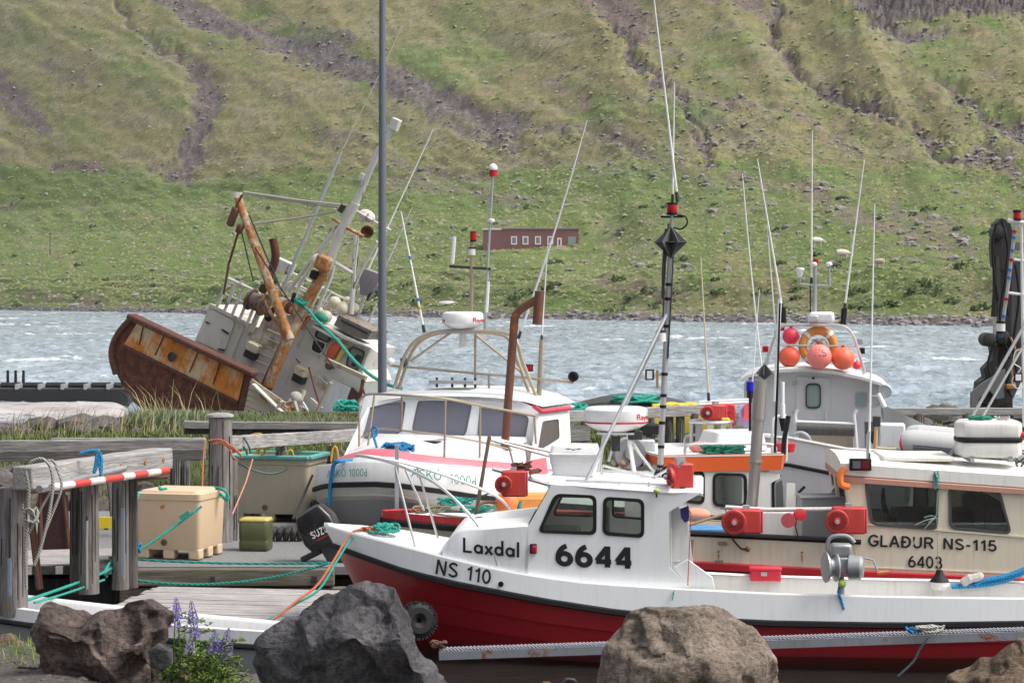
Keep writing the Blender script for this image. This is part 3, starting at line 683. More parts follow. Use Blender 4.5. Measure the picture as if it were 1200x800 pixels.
# ---- far side things: building, fence posts, sheep, bushes ----
def far_house():
    q = hill_at(600, 294); p = V(22/F*q.y, q.y+1, q.z); s = p.y/F; w, h = 112*s, 26*s; dpt = 7
    t = empty('red_cabin', (p.x, p.y, p.z-.2), (0,0,R(0)), 'long low dark red cabin with white windows on the far hillside', 'cabin')
    wallm = paint('maroon_cladding', (.20,.085,.09), .7, .3); roofm = paint('grey_roofing', (.32,.30,.30), .7, .3)
    m = MB(); m.box((0, dpt/2, h/2), (w, dpt, h)); m.build('wall', wallm, t)
    m = MB(); m.box((0, dpt/2, h+.12), (w+.4, dpt+.4, .24)); m.build('roof', roofm, t)
    fm = paint('white_frame', (.75,.75,.75), .5, .1)
    for fx in (.225, .345, .475, .605):
        x = -w/2+w*(fx+.10); f = MB(); f.slab([(x-.72,0,1.6), (x+.72,0,1.6), (x+.72,0,3.6), (x-.72,0,3.6)], [[(x-.45,0,1.88), (x+.45,0,1.88), (x+.45,0,3.32), (x-.45,0,3.32)]], (0,-.08,0)); fo = f.build('window', fm, t)
        g = MB(); g.box((x, -.03, 2.6), (.9, .04, 1.44)); g.build('pane', paint('far_pane', (.2,.22,.25), .1, 0), fo)
    x = w*.30; f = MB(); f.slab([(x-.55,0,.9), (x+.55,0,.9), (x+.55,0,3.2), (x-.55,0,3.2)], [[(x-.25,0,1.4), (x+.25,0,1.4), (x+.25,0,2.9), (x-.25,0,2.9)]], (0,-.08,0)); f.build('door', fm, t)
    x = w*.43; f = MB(); f.box((x, -.04, 2.1), (1.9, .08, 2.8)); f.build('panel', paint('grey_panel', (.25,.28,.32), .5, .2), t)
    m = MB(); m.box((-w/2+2.2, -.6, h/2-.1), (4.4, 1.2, h-.4)); m.build('porch', wallm, t)
    m = MB(); m.box((-w/2+2.2, -.6, h-.1), (4.6, 1.4, .3)); m.build('porch_roof', fm, t)
far_house()
def far_fence(pts, n_, label, mat, hgt=1.6, w=.16):
    a = hill_at(*pts[0]); t = empty('wire_fence', a, label=label, cat='fence')
    P = [hill_at(*p) for p in pts]; tot = spline([(p.x, p.y, p.z) for p in P], 8); rn = random.Random(n_)
    me = None
    for i in range(n_):
        q = tot[int(i*(len(tot)-1)/(n_-1))]; 
        if me is None:
            m = MB(); m.box((0,0,hgt/2), (w, w, hgt)); m.box((0,0,hgt+.03), (w*.7, w*.7, .06)); o = m.build('post', mat, t); me = o.data
        else: o = bpy.data.objects.new('post', me); COL.objects.link(o); o.parent = t
        o.location = (q.x-a.x, q.y-a.y, q.z-a.z-.2); o.rotation_euler = (rn.uniform(-.08, .08), rn.uniform(-.08, .08), 0)
PALE = wood('pale_post', (.42,.40,.36), (.28,.26,.23), 2)
far_fence([(124,203),(98,250),(76,280),(52,300),(20,330)], 30, 'line of fence posts climbing the far meadow on the left', PALE, 1.9, .2)
far_fence([(20,352),(130,354),(250,356),(420,358)], 26, 'fence posts above the far shore behind the wreck', PALE, 1.7, .14)
far_fence([(560,362),(650,362),(780,366),(900,369)], 26, 'fence posts above the far shore right of the radar arch', PALE, 1.5, .12)
p = hill_at(58, 300); m = MB(); m.cyl((0,0,0), (0,0,8.5), .14, .1, 8); m.beam((-.8,0,7.9), (.8,0,7.9), .12, .14); o = m.build('utility_pole', wood('dark_pole', (.09,.08,.07), (.05,.045,.04), 2)); o.location = p; tag(o, 'dark wooden pole standing on the far meadow at left', 'pole')
def sheep(px, py, sc, col, label, rz):
    p = hill_at(px, py); t = empty('sheep', p, (0,0,rz), label, 'sheep', 'sheep grazing on the far hillside')
    m = MB(); sk = [((-.55,0,.78), .30), ((-.15,0,.82), .36), ((.3,0,.80), .34), ((.58,0,.80), .22), ((.80,0,.72), .12), ((.98,0,.58), .10), ((1.08,0,.50), .06)]
    m.tube([a for a, _ in sk], [r*1.0 for _, r in sk], 12)
    for x in (-.42, .38):
        for y in (-.16, .16): m.tube([(x,y,.7), (x+.02,y,.35), (x,y,0)], [.10,.055,.045], 6)
    m.tube([(.86,.08,.8), (.84,.2,.76)], [.05,.02], 5); m.tube([(.86,-.08,.8), (.84,-.2,.76)], [.05,.02], 5); m.tube([(-.8,0,.8), (-.9,0,.55)], [.07,.04], 6)
    o = m.build('body', paint('fleece_'+str(int(col[0]*100)), col, .9, .2), t); t.scale = (sc,)*3
sheep(958, 291, 1.7, (.62,.58,.50), 'pale sheep highest on the slope above the round red floats', .3)
sheep(986, 308, 1.8, (.6,.55,.45), 'pale sheep on the slope right of the white navigation mast', .1)
sheep(978, 316, 1.2, (.08,.07,.06), 'dark sheep lowest beside the pale sheep', .5)
sheep(1032, 314, 1.3, (.55,.45,.32), 'tan sheep alone farther right on the slope', 2.8)
# bushes low on the far bank
rn = random.Random(31); m = MB()
for k in range(90):
    px = rn.uniform(0, 1200); py = rn.choice([rn.uniform(225, 360), rn.uniform(335, 366)])
    if 560 < px < 690 and py > 255 and py < 300: continue
    p = hill_at(px, py); r = rn.uniform(.5, 1.6)
    for i in range(34):
        d = V(rn.gauss(0, 1), rn.gauss(0, 1), abs(rn.gauss(0, .7))).normalized()*r*rn.uniform(.5, 1.05); d.z = abs(d.z)*.8
        c = p+V(d.x*1.5, d.y, d.z); q = rn.uniform(.15, .4); a = V(rn.gauss(0,1), rn.gauss(0,1), rn.gauss(0,1)).normalized()*q; bb = a.orthogonal().normalized()*q
        m.add([c-a-bb, c+a-bb, c+a+bb, c-a+bb], [(0,1,2,3)])
o = m.build('hillside_bushes', grass_mat('bush_leaf', (.030,.048,.016), (.075,.11,.035)), recalc=False, kind='stuff'); o['label'] = 'low green bushes dotted over the far meadow'
for (px, py, ln, lb, col) in ((90, 358, 4.5, 'pale upturned rowing boat on the far shore at left', (.3,.3,.3)), (525, 357, 3.6, 'small white object lying on the far bank beside the radar arch', (.6,.6,.6)), (160, 346, 3, 'small grey boat on the far meadow at left', (.32,.32,.33))):
    p = hill_at(px, py); m = MB(); secs = []
    for i in range(9):
        t_ = i/8*2-1; w_ = .75*(1-t_**2*.85); secs.append([(t_*ln/2, -w_, 0), (t_*ln/2, -w_*.8, .4*(1-t_*t_*.4)), (t_*ln/2, 0, .62*(1-t_*t_*.4)), (t_*ln/2, w_*.8, .4*(1-t_*t_*.4)), (t_*ln/2, w_, 0)])
    m.loft(secs); o = m.build('upturned_boat', paint('far_hull%d' % px, col, .6, .3)); o.location = p; tag(o, lb, 'boat')
# lamp post and breakwater
b0 = W(448, 470, 50); m = MB(); zb = landh(b0.x, 50)
t = empty('lamp_post', (b0.x, 50, zb-.05), label='tall dark grey lamp post rising behind the white boat with a pink stripe', cat='lamp post')
pm = paint('dark_galvanised_post', (.12,.135,.165), .5, .3, (.2,.2,.2)); m.tube([(0,0,0), (0,0,5), (0,0,12)], [.105,.09,.06], 12); m.build('pole', pm, t)
m = MB(); m.box((0,0,.9), (.03, .24, .5)); m.build('hatch', pm, t)
m = MB(); m.cyl((0,0,0), (0,0,.06), .2, .2, 12); m.build('base_plate', pm, t)
m = MB(); m.beam((0,0,11.95), (.9,0,12.1), .22, .1); m.build('lamp_head', pm, t)
t = empty('breakwater', (-22.6, 85, -.12), (0,0,R(-1.2)), 'black floating breakwater with pegs on top beside the surf', 'breakwater')
bk = paint('black_pontoon', (.018,.019,.022), .5, .2, (.08,.08,.08)); m = MB(); m.box((0,0,.12), (16.2,1.6,1.1)); m.build('hull', bk, t, bev=.05)
for k in range(19):
    x = -7.9+k*.87; m = MB(); m.cyl((x-.36,0,.74), (x+.36,0,.74), .13, .13, 10); m.build('tube_section', bk, t)
    m = MB(); m.box((x+.43,-.1,.72), (.12,1.5,.2)); m.build('bracket', GALV, t)
for x in (-1.5, -1.2, 3.3, 3.6, 3.9):
    m = MB(); m.cyl((x,0,.8), (x,0,1.32), .06, .05, 8); m.build('peg', BLACK, t)

# ================= shared boat fittings =================
def jig_machine(loc, rz, wheel_r, label, dim=(.34,.30,.30), flip=1, sc=1.0, red2=None):
    """electric jigging reel: red housing with a ribbed spool on its front face (-y) and a shaft"""
    t = empty('jigging_reel', loc, (0,0,rz), label, 'fishing reel', 'red jigging reels on the boats'); t.scale = (sc,)*3
    rm = paint('reel_red', (.50,.035,.03), .5, .5, (.34,.14,.10)); pk = paint('reel_faded', (.62,.10,.13), .5, .35, (.5,.3,.28))
    m = MB(); m.box((.12*flip,0,0), dim); m.build('housing', rm, t, bev=.02)
    m = MB(); m.box((.12*flip+dim[0]/2*flip+.012*flip,0,0), (.02,dim[1]*.94,dim[2]*.94)); m.build('end_plate', pk, t, bev=.006)
    m = MB(); w = wheel_r; y = -dim[1]/2
    m.lathe((-.04*flip,y,0), (0,-1,0), [(0,w*.6), (.02,w*.98), (.05,w), (.06,w*.92), (.06,w*.75), (.045,w*.7), (.045,w*.35), (.085,w*.3), (.085,w*.12), (.07,w*.1)], 28); m.build('spool', rm, t)
    m = MB()
    for k in range(16):
        a = k*math.pi/8; m.beam((-.04*flip+math.cos(a)*w*.4, y-.062, math.sin(a)*w*.4), (-.04*flip+math.cos(a)*w*.85, y-.062, math.sin(a)*w*.85), .012, .012, (0,1,0))
    m.build('ribs', paint('reel_dark_red', (.30,.02,.02), .5, .2), t)
    m = MB(); m.cyl((-.04*flip,y-.08,0), (-.04*flip,y-.11,0), .03, .025, 12); m.build('hub', GALV, t)
    m = MB(); m.box((.12*flip,0,dim[2]/2+.02), (.08,.1,.06)); m.build('bracket', GALV, t)
    return t
def radar_dome(F_, c, r, h, root, text='Raymarine', red=True):
    m = MB(); p = [(0,r*.35), (h*.12,r*.62), (h*.34,r*.95), (h*.42,r*1.0), (h*.88,r*.99), (h*.96,r*.93), (h,r*.80), (h*1.015,r*.3)]
    m.lathe(c, (0,0,1), p, 48); o = m.build('radar_dome', WHITE, root, ang=40)
    if red:
        m = MB(); m.lathe((c[0], c[1], c[2]+h*.385), (0,0,1), [(0,r*.985), (.003,r*1.012), (.018,r*1.012), (.02,r*.99)], 48); m.build('red_line', REDLENS, o)
    return o
def word_on_drum(word, c, r, z0, z1, a0, a1, parent, mat, bold=.16):
    """letters wrapped round a drum from angle a0 to a1 (degrees, -90 faces the camera)"""
    lettering(word, None, parent, mat, bold, fn=lambda u, v: V(c[0]+math.cos(R(a0+(a1-a0)*u))*r, c[1]+math.sin(R(a0+(a1-a0)*u))*r, z0+(z1-z0)*v))
def whip(root, base, tip, r=.012, label=None, mat=None, n=6, bow=.0, butt=True):
    a, b = Vector(base), Vector(tip); L = (b-a).length; side = V(1,0,0)*bow*L
    pts = [a.lerp(b, i/n) + side*math.sin(math.pi*i/n) for i in range(n+1)]
    m = MB(); m.tube(pts, [r*(1-.6*i/n) for i in range(n+1)], 7); o = m.build('whip_antenna', mat or WHITE, root, label)
    if butt:
        d = (b-a).normalized(); m = MB(); m.cyl(a-d*.02, a+d*.10, r*1.35, r*1.2, 8); m.build('ferrule', DARKM, o)
    return o
def rope(name, pts, r, mat, label=None, group=None, parent=None, n=6):
    m = MB(); m.tube(pts, r, n)
    return (tag(m.build(name, mat, None), label, 'rope', group) if parent is None else m.build(name, mat, parent, label))

# ================= red and white boat, Laxdal NS 110 / 6644 =================
A_ = R(-5); bowW = V(-2.149, 25.4, 0); LL = 9.3
lax = empty('fishing_boat', (bowW.x+math.cos(A_)*LL/2, bowW.y+math.sin(A_)*LL/2, 0), (0,0,A_), 'white and dark red fishing boat numbered 6644 moored nearest the camera', 'fishing boat')
LF = Frame(lax); HL = LL/2
def lb(s): return float(np.interp(s, [0, .12, .3, .6, 1, 1.6, 2.3, 3, 4.5, 7, 9.3], [.03, .19, .36, .58, .80, 1.0, 1.11, 1.155, 1.18, 1.16, 1.0]))
def zfrom(s, y, table, fr=LF, hl=HL):
    px, py = fr.pix((s-hl, y, 1.0)); q = float(np.interp(px, [t[0] for t in table], [t[1] for t in table]))
    return fr.y(px, q, y).z
SH = [(380,614), (389,617), (430,628), (480,641), (560,661), (620,673), (690,682), (785,688), (900,694), (1050,698), (1200,700), (1300,699)]
ST = [(370,634), (376,636), (467,666), (520,679), (586,692), (646,703), (725,715), (800,722), (900,727.5), (1050,730), (1200,728), (1300,726)]
def lzs(s): return zfrom(s, -lb(s), SH)
def lzt(s): return zfrom(s, -lb(s)-.03, ST)
def spick(px, py, off=0.0):
    y = -1.0
    for _ in range(6):
        p = LF.y(px, py, y); y = -(lb(p.x+HL)+off)
    return LF.y(px, py, y)
SS = [0, .05, .12, .22, .35, .5, .7, .95, 1.25] + [1.6+.35*i for i in range(22)] + [LL]
SS = sorted(set(min(x, LL) for x in SS))
top, rub, red_ = MB(), MB(), MB(); deckp = []
for side in (-1, 1):
    A, B, C = [], [], []
    for s in SS:
        b, zs, zt = lb(s), lzs(s), lzt(s)
        if side == 1: zs -= .10*min(1, s/4); zt -= .10*min(1, s/4)
        X = s-HL; rk = lambda z: X + (zs-z)*.5*math.exp(-s*1.1)
        w = min(.10, b*.8)
        A.append([(X, side*(b-w), zs-.015), (X, side*(b-.012), zs), (X, side*b, zs-.02), (rk(zt), side*(b+.02), zt+.01)])
        B.append([(rk(zt), side*(b+.0), zt+.012), (rk(zt)-.02, side*(b+.05), zt), (rk(zt)-.02, side*(b+.055), zt-.045), (rk(zt-.06), side*(b+.0), zt-.065)])
        zz = zt-.06; low = -.35; fine = min(1, .12+s*.34)
        pr = []; nst = 5
        for k in range(nst):
            t0, t1 = k/nst, (k+1)/nst; f = lambda t: (b-.004)*(1-(1-fine)*(t**.8)*.95)*(1-.40*t**2.4)
            za, zb = zz+(low-zz)*t0, zz+(low-zz)*t1
            pr += [(rk(za), side*(f(t0)-(.0 if k == 0 else .014)*min(1, s*3)), za), (rk(zb), side*(f(t1)+.004), zb)]
        pr.append((rk(-.5)+.1, 0, -.5)); C.append(pr)
    top.loft(A); rub.loft(B); red_.loft(C)
    if side == 1: farA = A
    else: nearA = A
# transom
zs = lzs(LL); red_.add([(HL, -lb(LL), zs-.1), (HL, lb(LL), zs-.1), (HL, .8, -.3), (HL, -.8, -.3)], [(0,1,2,3)])
red_.build('hull', DKRED, lax, ang=14, recalc=False); top.build('topsides', WHITE, lax, ang=25); rub.build('rub_rail', BLACK, lax)
m = MB(); secs = []
for s in [x for x in SS if x <= 4.2]:
    b, zs = lb(s)-.05, lzs(s)-.02; zf = zs-.10*min(1, s/4); secs.append([(s-HL, -b, zs), (s-HL, -b*.5, (zs*1.5+zf*.5)/2+.03), (s-HL, 0, (zs+zf)/2+.04), (s-HL, b*.5, (zs*.5+zf*1.5)/2+.03), (s-HL, b, zf)])
m.loft(secs); m.build('foredeck', paint('deck_white', (.76,.77,.77), .5, .35, (.45,.42,.38)), lax)
m = MB(); secs = []; fl = .28
for s in [x for x in SS if x >= 4.1]:
    b, zs = lb(s)-.09, lzs(s)-.02; zf = zs-.10; secs.append([(s-HL, -b, zs), (s-HL, -b+.03, fl), (s-HL, b-.03, fl), (s-HL, b, zf)])
m.loft(secs); m.build('cockpit_liner', paint('liner_white', (.66,.65,.62), .5, .5, (.40,.36,.30)), lax, ang=20)

# cabin: coachroof trunk, side walls with openings, windshield, roof
CY = 1.06
P = lambda px, py, y=-CY: LF.y(px, py, y)
deckline = [P(618, 676), P(700, 686), P(785, 691)]
wall_m = WHITE
def mir(p): return V(p.x, -p.y, p.z-.03)
side_out = [P(614,673), P(618,618), P(646,568), P(700,569), P(789,577), P(822,577), P(807,586), P(788,597), P(784,600), P(784.5,664), P(807,688), P(700,688)]
w1 = [P(651,579), P(698,581), P(698,625.5), P(631,623)]; w2 = [P(708,582.5), P(754,585.5), P(754,629), P(707,625.5)]
for sg, nm in ((1, 'near'), (-1, 'far')):
    T = (lambda p: p) if sg == 1 else mir
    m = MB(); m.slab([T(p) for p in side_out], [[T(p) for p in rpoly(w, .07, 5)] for w in (w1, w2)], (0, .035*sg, 0)); m.build('cabin_side', wall_m, lax)
    windows(lax, [[T(p) for p in w] for w in (w1, w2)], (0, -.022*sg, 0), BLACK, CLEAR, .032, .07)
# trunk ahead of the windshield
m = MB(); secs = []
tp = [(519,641), (526,631), (534,622), (545,618.5), (575,616), (600,614), (612,613), (619,613)]
for i, (px, py) in enumerate(tp):
    y = -.90
    for _ in range(5):
        p = LF.y(px, py, y); y = -(min(lb(p.x+HL)-.05, CY) - .06*max(0, 1-i/3))
    p = LF.y(px, py, y); zb = lzs(p.x+HL)-.05
    bb = LF.loc(LF.M @ p); yy = p.y; c = .05
    bs = -(min(lb(p.x+HL)-.035, CY))
    secs.append([(p.x, bs, zb), (p.x, yy, p.z-.035), (p.x, yy+.035, p.z), (p.x, 0, p.z+.05), (p.x, -yy-.035, p.z-.02), (p.x, -yy, p.z-.06), (p.x, -bs, zb-.06)])
m.loft(secs); m.build('trunk', WHITE, lax, ang=40)
def on(px, py, y): return LF.y(px, py, y)
# front wall: near lower, near upper, far upper, far lower
fl_, fu_ = P(618,618), P(646,568); fl2, fu2 = mir(fl_), mir(fu_)
lerp = lambda a, b, t: a.lerp(b, t)
q = lambda u, v: fl_.lerp(fl2, u).lerp(fu_.lerp(fu2, u), v)
panes = [[q(.04, .10), q(.47, .10), q(.47, .92), q(.06, .92)], [q(.53, .10), q(.96, .10), q(.94, .92), q(.53, .92)]]
nn = (fl2-fl_).cross(fu_-fl_).normalized(); nn = nn if nn.x < 0 else -nn
m = MB(); m.slab([q(0,-.05), q(1,-.05), q(1,1), q(0,1)], [rpoly(w, .06) for w in panes], -nn*.03); m.build('windshield_wall', WHITE, lax)
windows(lax, panes, nn*.02, BLACK, SMOKE, .03, .06)
# rear bulkhead with door opening
xr = P(784,620).x; zb, zt_ = .32, P(784,580).z
m = MB(); m.slab([(xr,-CY+.04,zb), (xr,CY-.04,zb), (xr,CY-.04,zt_), (xr,-CY+.04,zt_)], [[(xr,-.62,zb+.12), (xr,.2,zb+.12), (xr,.2,zt_-.2), (xr,-.62,zt_-.2)], [(xr,.35,1.3), (xr,.85,1.3), (xr,.85,zt_-.2), (xr,.35,zt_-.2)]], (-.03,0,0)); m.build('rear_bulkhead', paint('cabin_inner', (.5,.5,.48), .6, .4), lax)
m = MB(); m.slab([(xr+.02,-.66,.7), (xr+.30,-.66,.7), (xr+.20,-.66,1.55), (xr+.08,-.66,1.72), (xr+.02,-.66,1.72)], [], (0,.03,0)); m.build('door', paint('cabin_door', (.60,.60,.60), .5, .4), lax, bev=.01)
m = MB(); m.tube([(xr+.1,-.66,1.1), (xr+.1,-.70,1.1), (xr+.04,-.70,1.1)], .012, 6); m.build('door_handle', GALV, lax)
m = MB(); m.box((xr-1.5,.3,.9), (.9,.8,.9)); m.box((xr-2.1,-.4,1.05), (.4,.7,.7)); m.build('console', paint('console_grey', (.30,.30,.28), .6, .3), lax, bev=.03)
m = MB(); m.box((xr-.9,-.35,1.12), (.4,.4,.12)); m.box((xr-.72,-.35,1.4), (.08,.4,.5)); m.cyl((xr-.9,-.35,.35), (xr-.9,-.35,1.1), .05); m.build('seat', DARKM, lax, bev=.03)
# roof
m = MB(); secs = []
for px, inset, dz in ((641,.10,-.03), (643,.03,0), (700,0,0), (786,0,0), (821,.02,0), (824,.05,-.02)):
    p = P(px, np.interp(px, [641,786,824], [567,577,577])); z = p.z+dz; y = CY-inset
    secs.append([(p.x,-y,z-.03), (p.x,-y-.015,z), (p.x,-y+.03,z+.03), (p.x,-y*.5,z+.075), (p.x,0,z+.09), (p.x,y*.5,z+.06), (p.x,y-.03,z), (p.x,y+.015,z-.03), (p.x,y,z-.06)])
m.loft(secs, closed=True, caps=True); m.build('roof', WHITE, lax, ang=45)
roofz = P(700,569).z
# lettering
lettering('6644', [P(651,661), P(740,666), P(740,641), P(651,637)], lax, LETTER, .235, V(0,-.008,0), spacing=1.0)
def lfn(q, off, inset):
    def f(u, v):
        px = (q[0][0]*(1-u)+q[1][0]*u)*(1-v)+(q[3][0]*(1-u)+q[2][0]*u)*v; py = (q[0][1]*(1-u)+q[1][1]*u)*(1-v)+(q[3][1]*(1-u)+q[2][1]*u)*v
        y = -1.
        for _ in range(6):
            p = LF.y(px, py, y); y = -(inset(p) + off)
        return LF.y(px, py, y)
    return f
def trunk_y(p):
    s = p.x+HL; b1 = min(lb(s)-.035, CY); return b1
lettering('Laxdal', None, lax, LETTER, .165, fn=lfn([(542.5,646.5), (608.5,653), (608.5,635), (542.5,629.5)], .016, trunk_y), spacing=1.0)
NSQ = [(510,672), (574.5,684.5), (576,668), (512.5,655)]
def sub(q, a, b):
    L = lambda p, r, t: (p[0]+(r[0]-p[0])*t, p[1]+(r[1]-p[1])*t)
    return [L(q[0], q[1], a), L(q[0], q[1], b), L(q[3], q[2], b), L(q[3], q[2], a)]
for w_, a_, b_ in (('NS', 0, .40), ('110', .56, 1)): lettering(w_, None, lax, LETTER, .16, fn=lfn(sub(NSQ, a_, b_), .034, lambda p: lb(p.x+HL)))
# side light, exhaust, handrails
p = P(625,642.5, -CY-.02); m = MB(); m.box(p, (.075,.04,.105)); o = m.build('side_light_box', BLACK, lax, bev=.01); m = MB(); m.box(p+V(.01,-.03,0), (.05,.04,.07)); m.build('lens', REDLENS, o, bev=.01)
p = spick(587,684,.03); m = MB(); m.lathe(p, (0,-1,0), [(0,.03), (.012,.03), (.012,.018), (-.03,.018)], 16); m.build('exhaust_outlet', BLACK, lax)
rl = [P(662,570,-.95), P(662,566,-.95)+V(.01,0,.02), P(672,563,-.95), P(720,565,-.95), P(775,568,-.95), P(785,571,-.95), P(789,577,-.95)]
m = MB(); m.tube(spline(rl, 5), .013, 8)
for px in (690, 725, 760): a = P(px, 571, -.95); m.cyl(a, a+V(0,0,.06), .01)
m.build('roof_handrail', INOX, lax)
m = MB(); m.tube(spline([V(a.x, .9, a.z-.02) for a in rl], 5), .013, 8); m.build('roof_handrail', INOX, lax)
# bow pulpit
nr = [(418.6,533), (440,537), (467,545), (510,566), (544,596), (569.5,628), (584,662)]
ys = [-.02, -.30, -.45, -.66, -.85, -.98, -1.03]
m = MB(); m.tube(spline([LF.y(a, b, y) for (a, b), y in zip(nr, ys)], 8), .017, 8); m.build('pulpit_rail', INOX, lax)
fr_ = [(418.6,533), (445,536), (484.5,545), (531,560), (578,579), (596,594), (604,610)]; ys = [-.02, .18, .36, .55, .78, .85, .88]
m = MB(); m.tube(spline([LF.y(a, b, y) for (a, b), y in zip(fr_, ys)], 8), .017, 8); m.build('pulpit_rail', INOX, lax)
for (a, b, y0), (c, d, y1) in (((463,547,-.42), (487,642,-.62)), ((489,548,.38), (513,630,.45)), ((475,550,.2), (497,598,.2))):
    m = MB(); m.cyl(LF.y(a, b, y0), LF.y(c, d, y1), .014); m.build('stanchion', INOX, lax)
p = LF.y(568, 616, -.2); m = MB(); m.lathe(p-V(0,0,.03), (0,0,1), [(0,.13), (.05,.13), (.055,.09), (.09,.09), (.10,.13), (.125,.12), (.135,.05)], 20); m.build('deck_vent', BLACK, lax)
p = LF.y(452, 626, -.15); m = MB(); m.cyl(p-V(0,0,.05), p+V(0,0,.12), .03); m.beam(p+V(-.12,0,.08), p+V(.12,0,.08), .03, .03); m.build('bow_cleat', INOX, lax)
rope('mooring_line', [LF.M @ q for q in coil(LF.y(452, 624, -.25)+V(0,0,.02), .17, 6, .07, 3)], .016, TEAL, 'teal rope heaped on the bow deck of the red and white boat')
rope('mooring_line', [LF.M @ q for q in coil(LF.y(436, 625, -.2)+V(0,0,.03), .14, 3, .04, 5, flat=.5)], .016, ORANGE, 'orange rope heaped on the bow deck of the red and white boat')
# mast
mb = LF.y(771, 604, .05); mt = LF.y(788, 243, .05)
mast = MB(); mast.tube([mb, mb.lerp(mt, .5), mt], [.036,.032,.026], 12); mo = mast.build('mast', metal('mast_alloy', (.55,.56,.57), .45, .5), lax)
def MP(py): return LF.y(np.interp(py, [243, 604], [788, 771]), py, .05)
for py in (300, 335, 352, 384, 440, 465, 478, 497, 525, 548):
    a = MP(py); m = MB(); m.cyl(a, a+V(0,0,.035), .038, .038, 12); m.build('tape', BLACK, mo)
m = MB(); m.tube(spline([MP(262)+V(-.035,-.02,0), MP(320)+V(-.05,-.03,0), MP(372)+V(-.045,-.03,0)], 6), .011, 6); m.tube(spline([MP(285)+V(.03,-.03,0), MP(330)+V(.035,-.03,0), MP(420)+V(.03,-.03,0)], 6), .010, 6); m.tube(spline([MP(268)+V(-.06,-.02,0), MP(310)+V(-.07,-.02,0), MP(350)+V(-.06,-.02,0)], 6), .018, 6); m.build('cable', DARKM, mo)
a = MP(252); m = MB(); m.cyl(a, a+V(0,0,.03), .062); m.cyl(a+V(0,0,.12), a+V(0,0,.14), .065); m.beam(a+V(-.13,0,-.02), a+V(.13,0,-.02), .04, .02); o = m.build('masthead_light', BLACK, mo)
m = MB(); m.lathe(a+V(0,0,.03), (0,0,1), [(0,.055), (.03,.058), (.09,.055)], 16); m.build('lens', REDLENS, o)
m = MB(); m.tube(spline([a+V(.06,0,.0), a+V(.15,-.02,-.02), a+V(.17,-.03,-.10), a+V(.10,-.03,-.16), a+V(.02,-.02,-.14)], 6), .010, 6); m.build('cable_loop', BLACK, mo)
# diamond radar reflector: crossed plates
c = MP(284)+V(0,-.03,0); hr = .185; rf = paint('reflector_grey', (.13,.135,.14), .6, .3, metal=.4)
for ang, nm in ((0, 1), (60, 2), (-60, 3)):
    d = V(math.cos(R(ang)), math.sin(R(ang)), 0); m = MB(); m.slab([c+V(0,0,hr), c+d*hr, c-V(0,0,hr), c-d*hr], [], V(-d.y, d.x, 0)*.006); m.build('reflector_plate', rf, mo)
m = MB(); m.slab([c+V(-hr,0,0), c+V(0,hr*.8,0), c+V(hr,0,0), c+V(0,-hr*.8,0)], [], (0,0,.006)); m.build('reflector_plate', rf, mo)
a = MP(400)+V(-.06,-.03,0); m = MB(); m.cyl(a, a+V(0,0,.10), .062, .058, 14); o = m.build('deck_lamp', WHITE2, mo); m = MB(); m.cyl(a+V(0,0,.10), a+V(0,0,.13), .06, .05, 14); m.build('cap', BLACK, o)
a = MP(444)+V(-.13,-.02,0); m = MB(); m.box(a+V(-.035,0,.05), (.1,.09,.12)); o = m.build('floodlight', BLACK, mo, bev=.008); m = MB(); m.box(a+V(-.035,-.048,.05), (.06,.005,.09)); m.build('glass_face', WHITE, o); m = MB(); m.box(a+V(.05,0,.0), (.03,.05,.2)); m.beam(a+V(.05,0,.05), a+V(.13,.02,.05), .02, .02); m.build('bracket', paint('brass_bracket', (.35,.25,.12), .5, .3), mo)
whip(mo, LF.y(794,235,.05), LF.y(763.5,-25,.05), .016, 'tall whip leaning left out of the picture'); whip(mo, LF.y(788,238,.1), LF.y(790.5,97,.1), .013)
m = MB(); m.tube([MP(366), P(687,563,-.93)], .020, 8); m.build('mast_stay', GALV, lax)
m = MB(); m.tube([MP(370), LF.y(728,486,.5), LF.y(713,540,.75)], .018, 8); m.build('mast_stay', GALV, lax)
# radar on its stand
rc = LF.y(722, 507, .12); dome = radar_dome(LF, rc, .365, .30, lax)
word_on_drum('Raymarine', rc, .3665, rc.z+.16, rc.z+.225, -48, 20, dome, REDLENS); word_on_drum('Raymarine', rc, .3665, rc.z+.16, rc.z+.225, 120, 188, dome, REDLENS)
m = MB(); zr = roofz+.03
for dx, dy in ((-.16,-.14), (.16,-.14), (-.16,.2), (.16,.2)): m.tube([rc+V(dx*.8, dy*.8, .03), V(rc.x+dx*1.3, rc.y+dy*1.3, zr)], .017, 8)
m.box(rc+V(0,0,.0), (.42,.38,.02)); m.build('radar_stand', WHITE2, lax)
m = MB(); m.box(rc+V(.22,-.1,-.02), (.16,.12,.10)); m.build('horn', DARKM, lax, bev=.01); m = MB(); m.cyl(rc+V(.0,-.1,-.03), rc+V(.0,-.1,-.2), .05); m.build('cable_gland', DARKM, lax)
m = MB(); m.tube([LF.y(736,508,.1), LF.y(750,532,.1), LF.y(769,556,.1)], .016, 7); m.build('conduit', WHITE, lax)
m = MB()
for (a, b, y0), (c_, d, y1) in (((706,545,-.3), (764,560,-.3)), ((722,561,-.5), (780,566,-.5)), ((700,556,.3), (760,553,.4)), ((764,560,-.3), (800,540,-.6)), ((706,545,-.3), (704,566,-.3))): m = MB(); m.tube([LF.y(a, b, y0), LF.y(c_, d, y1)], .016, 7); m.build('roof_pipe', INOX, lax)
rn = random.Random(4); m = MB()
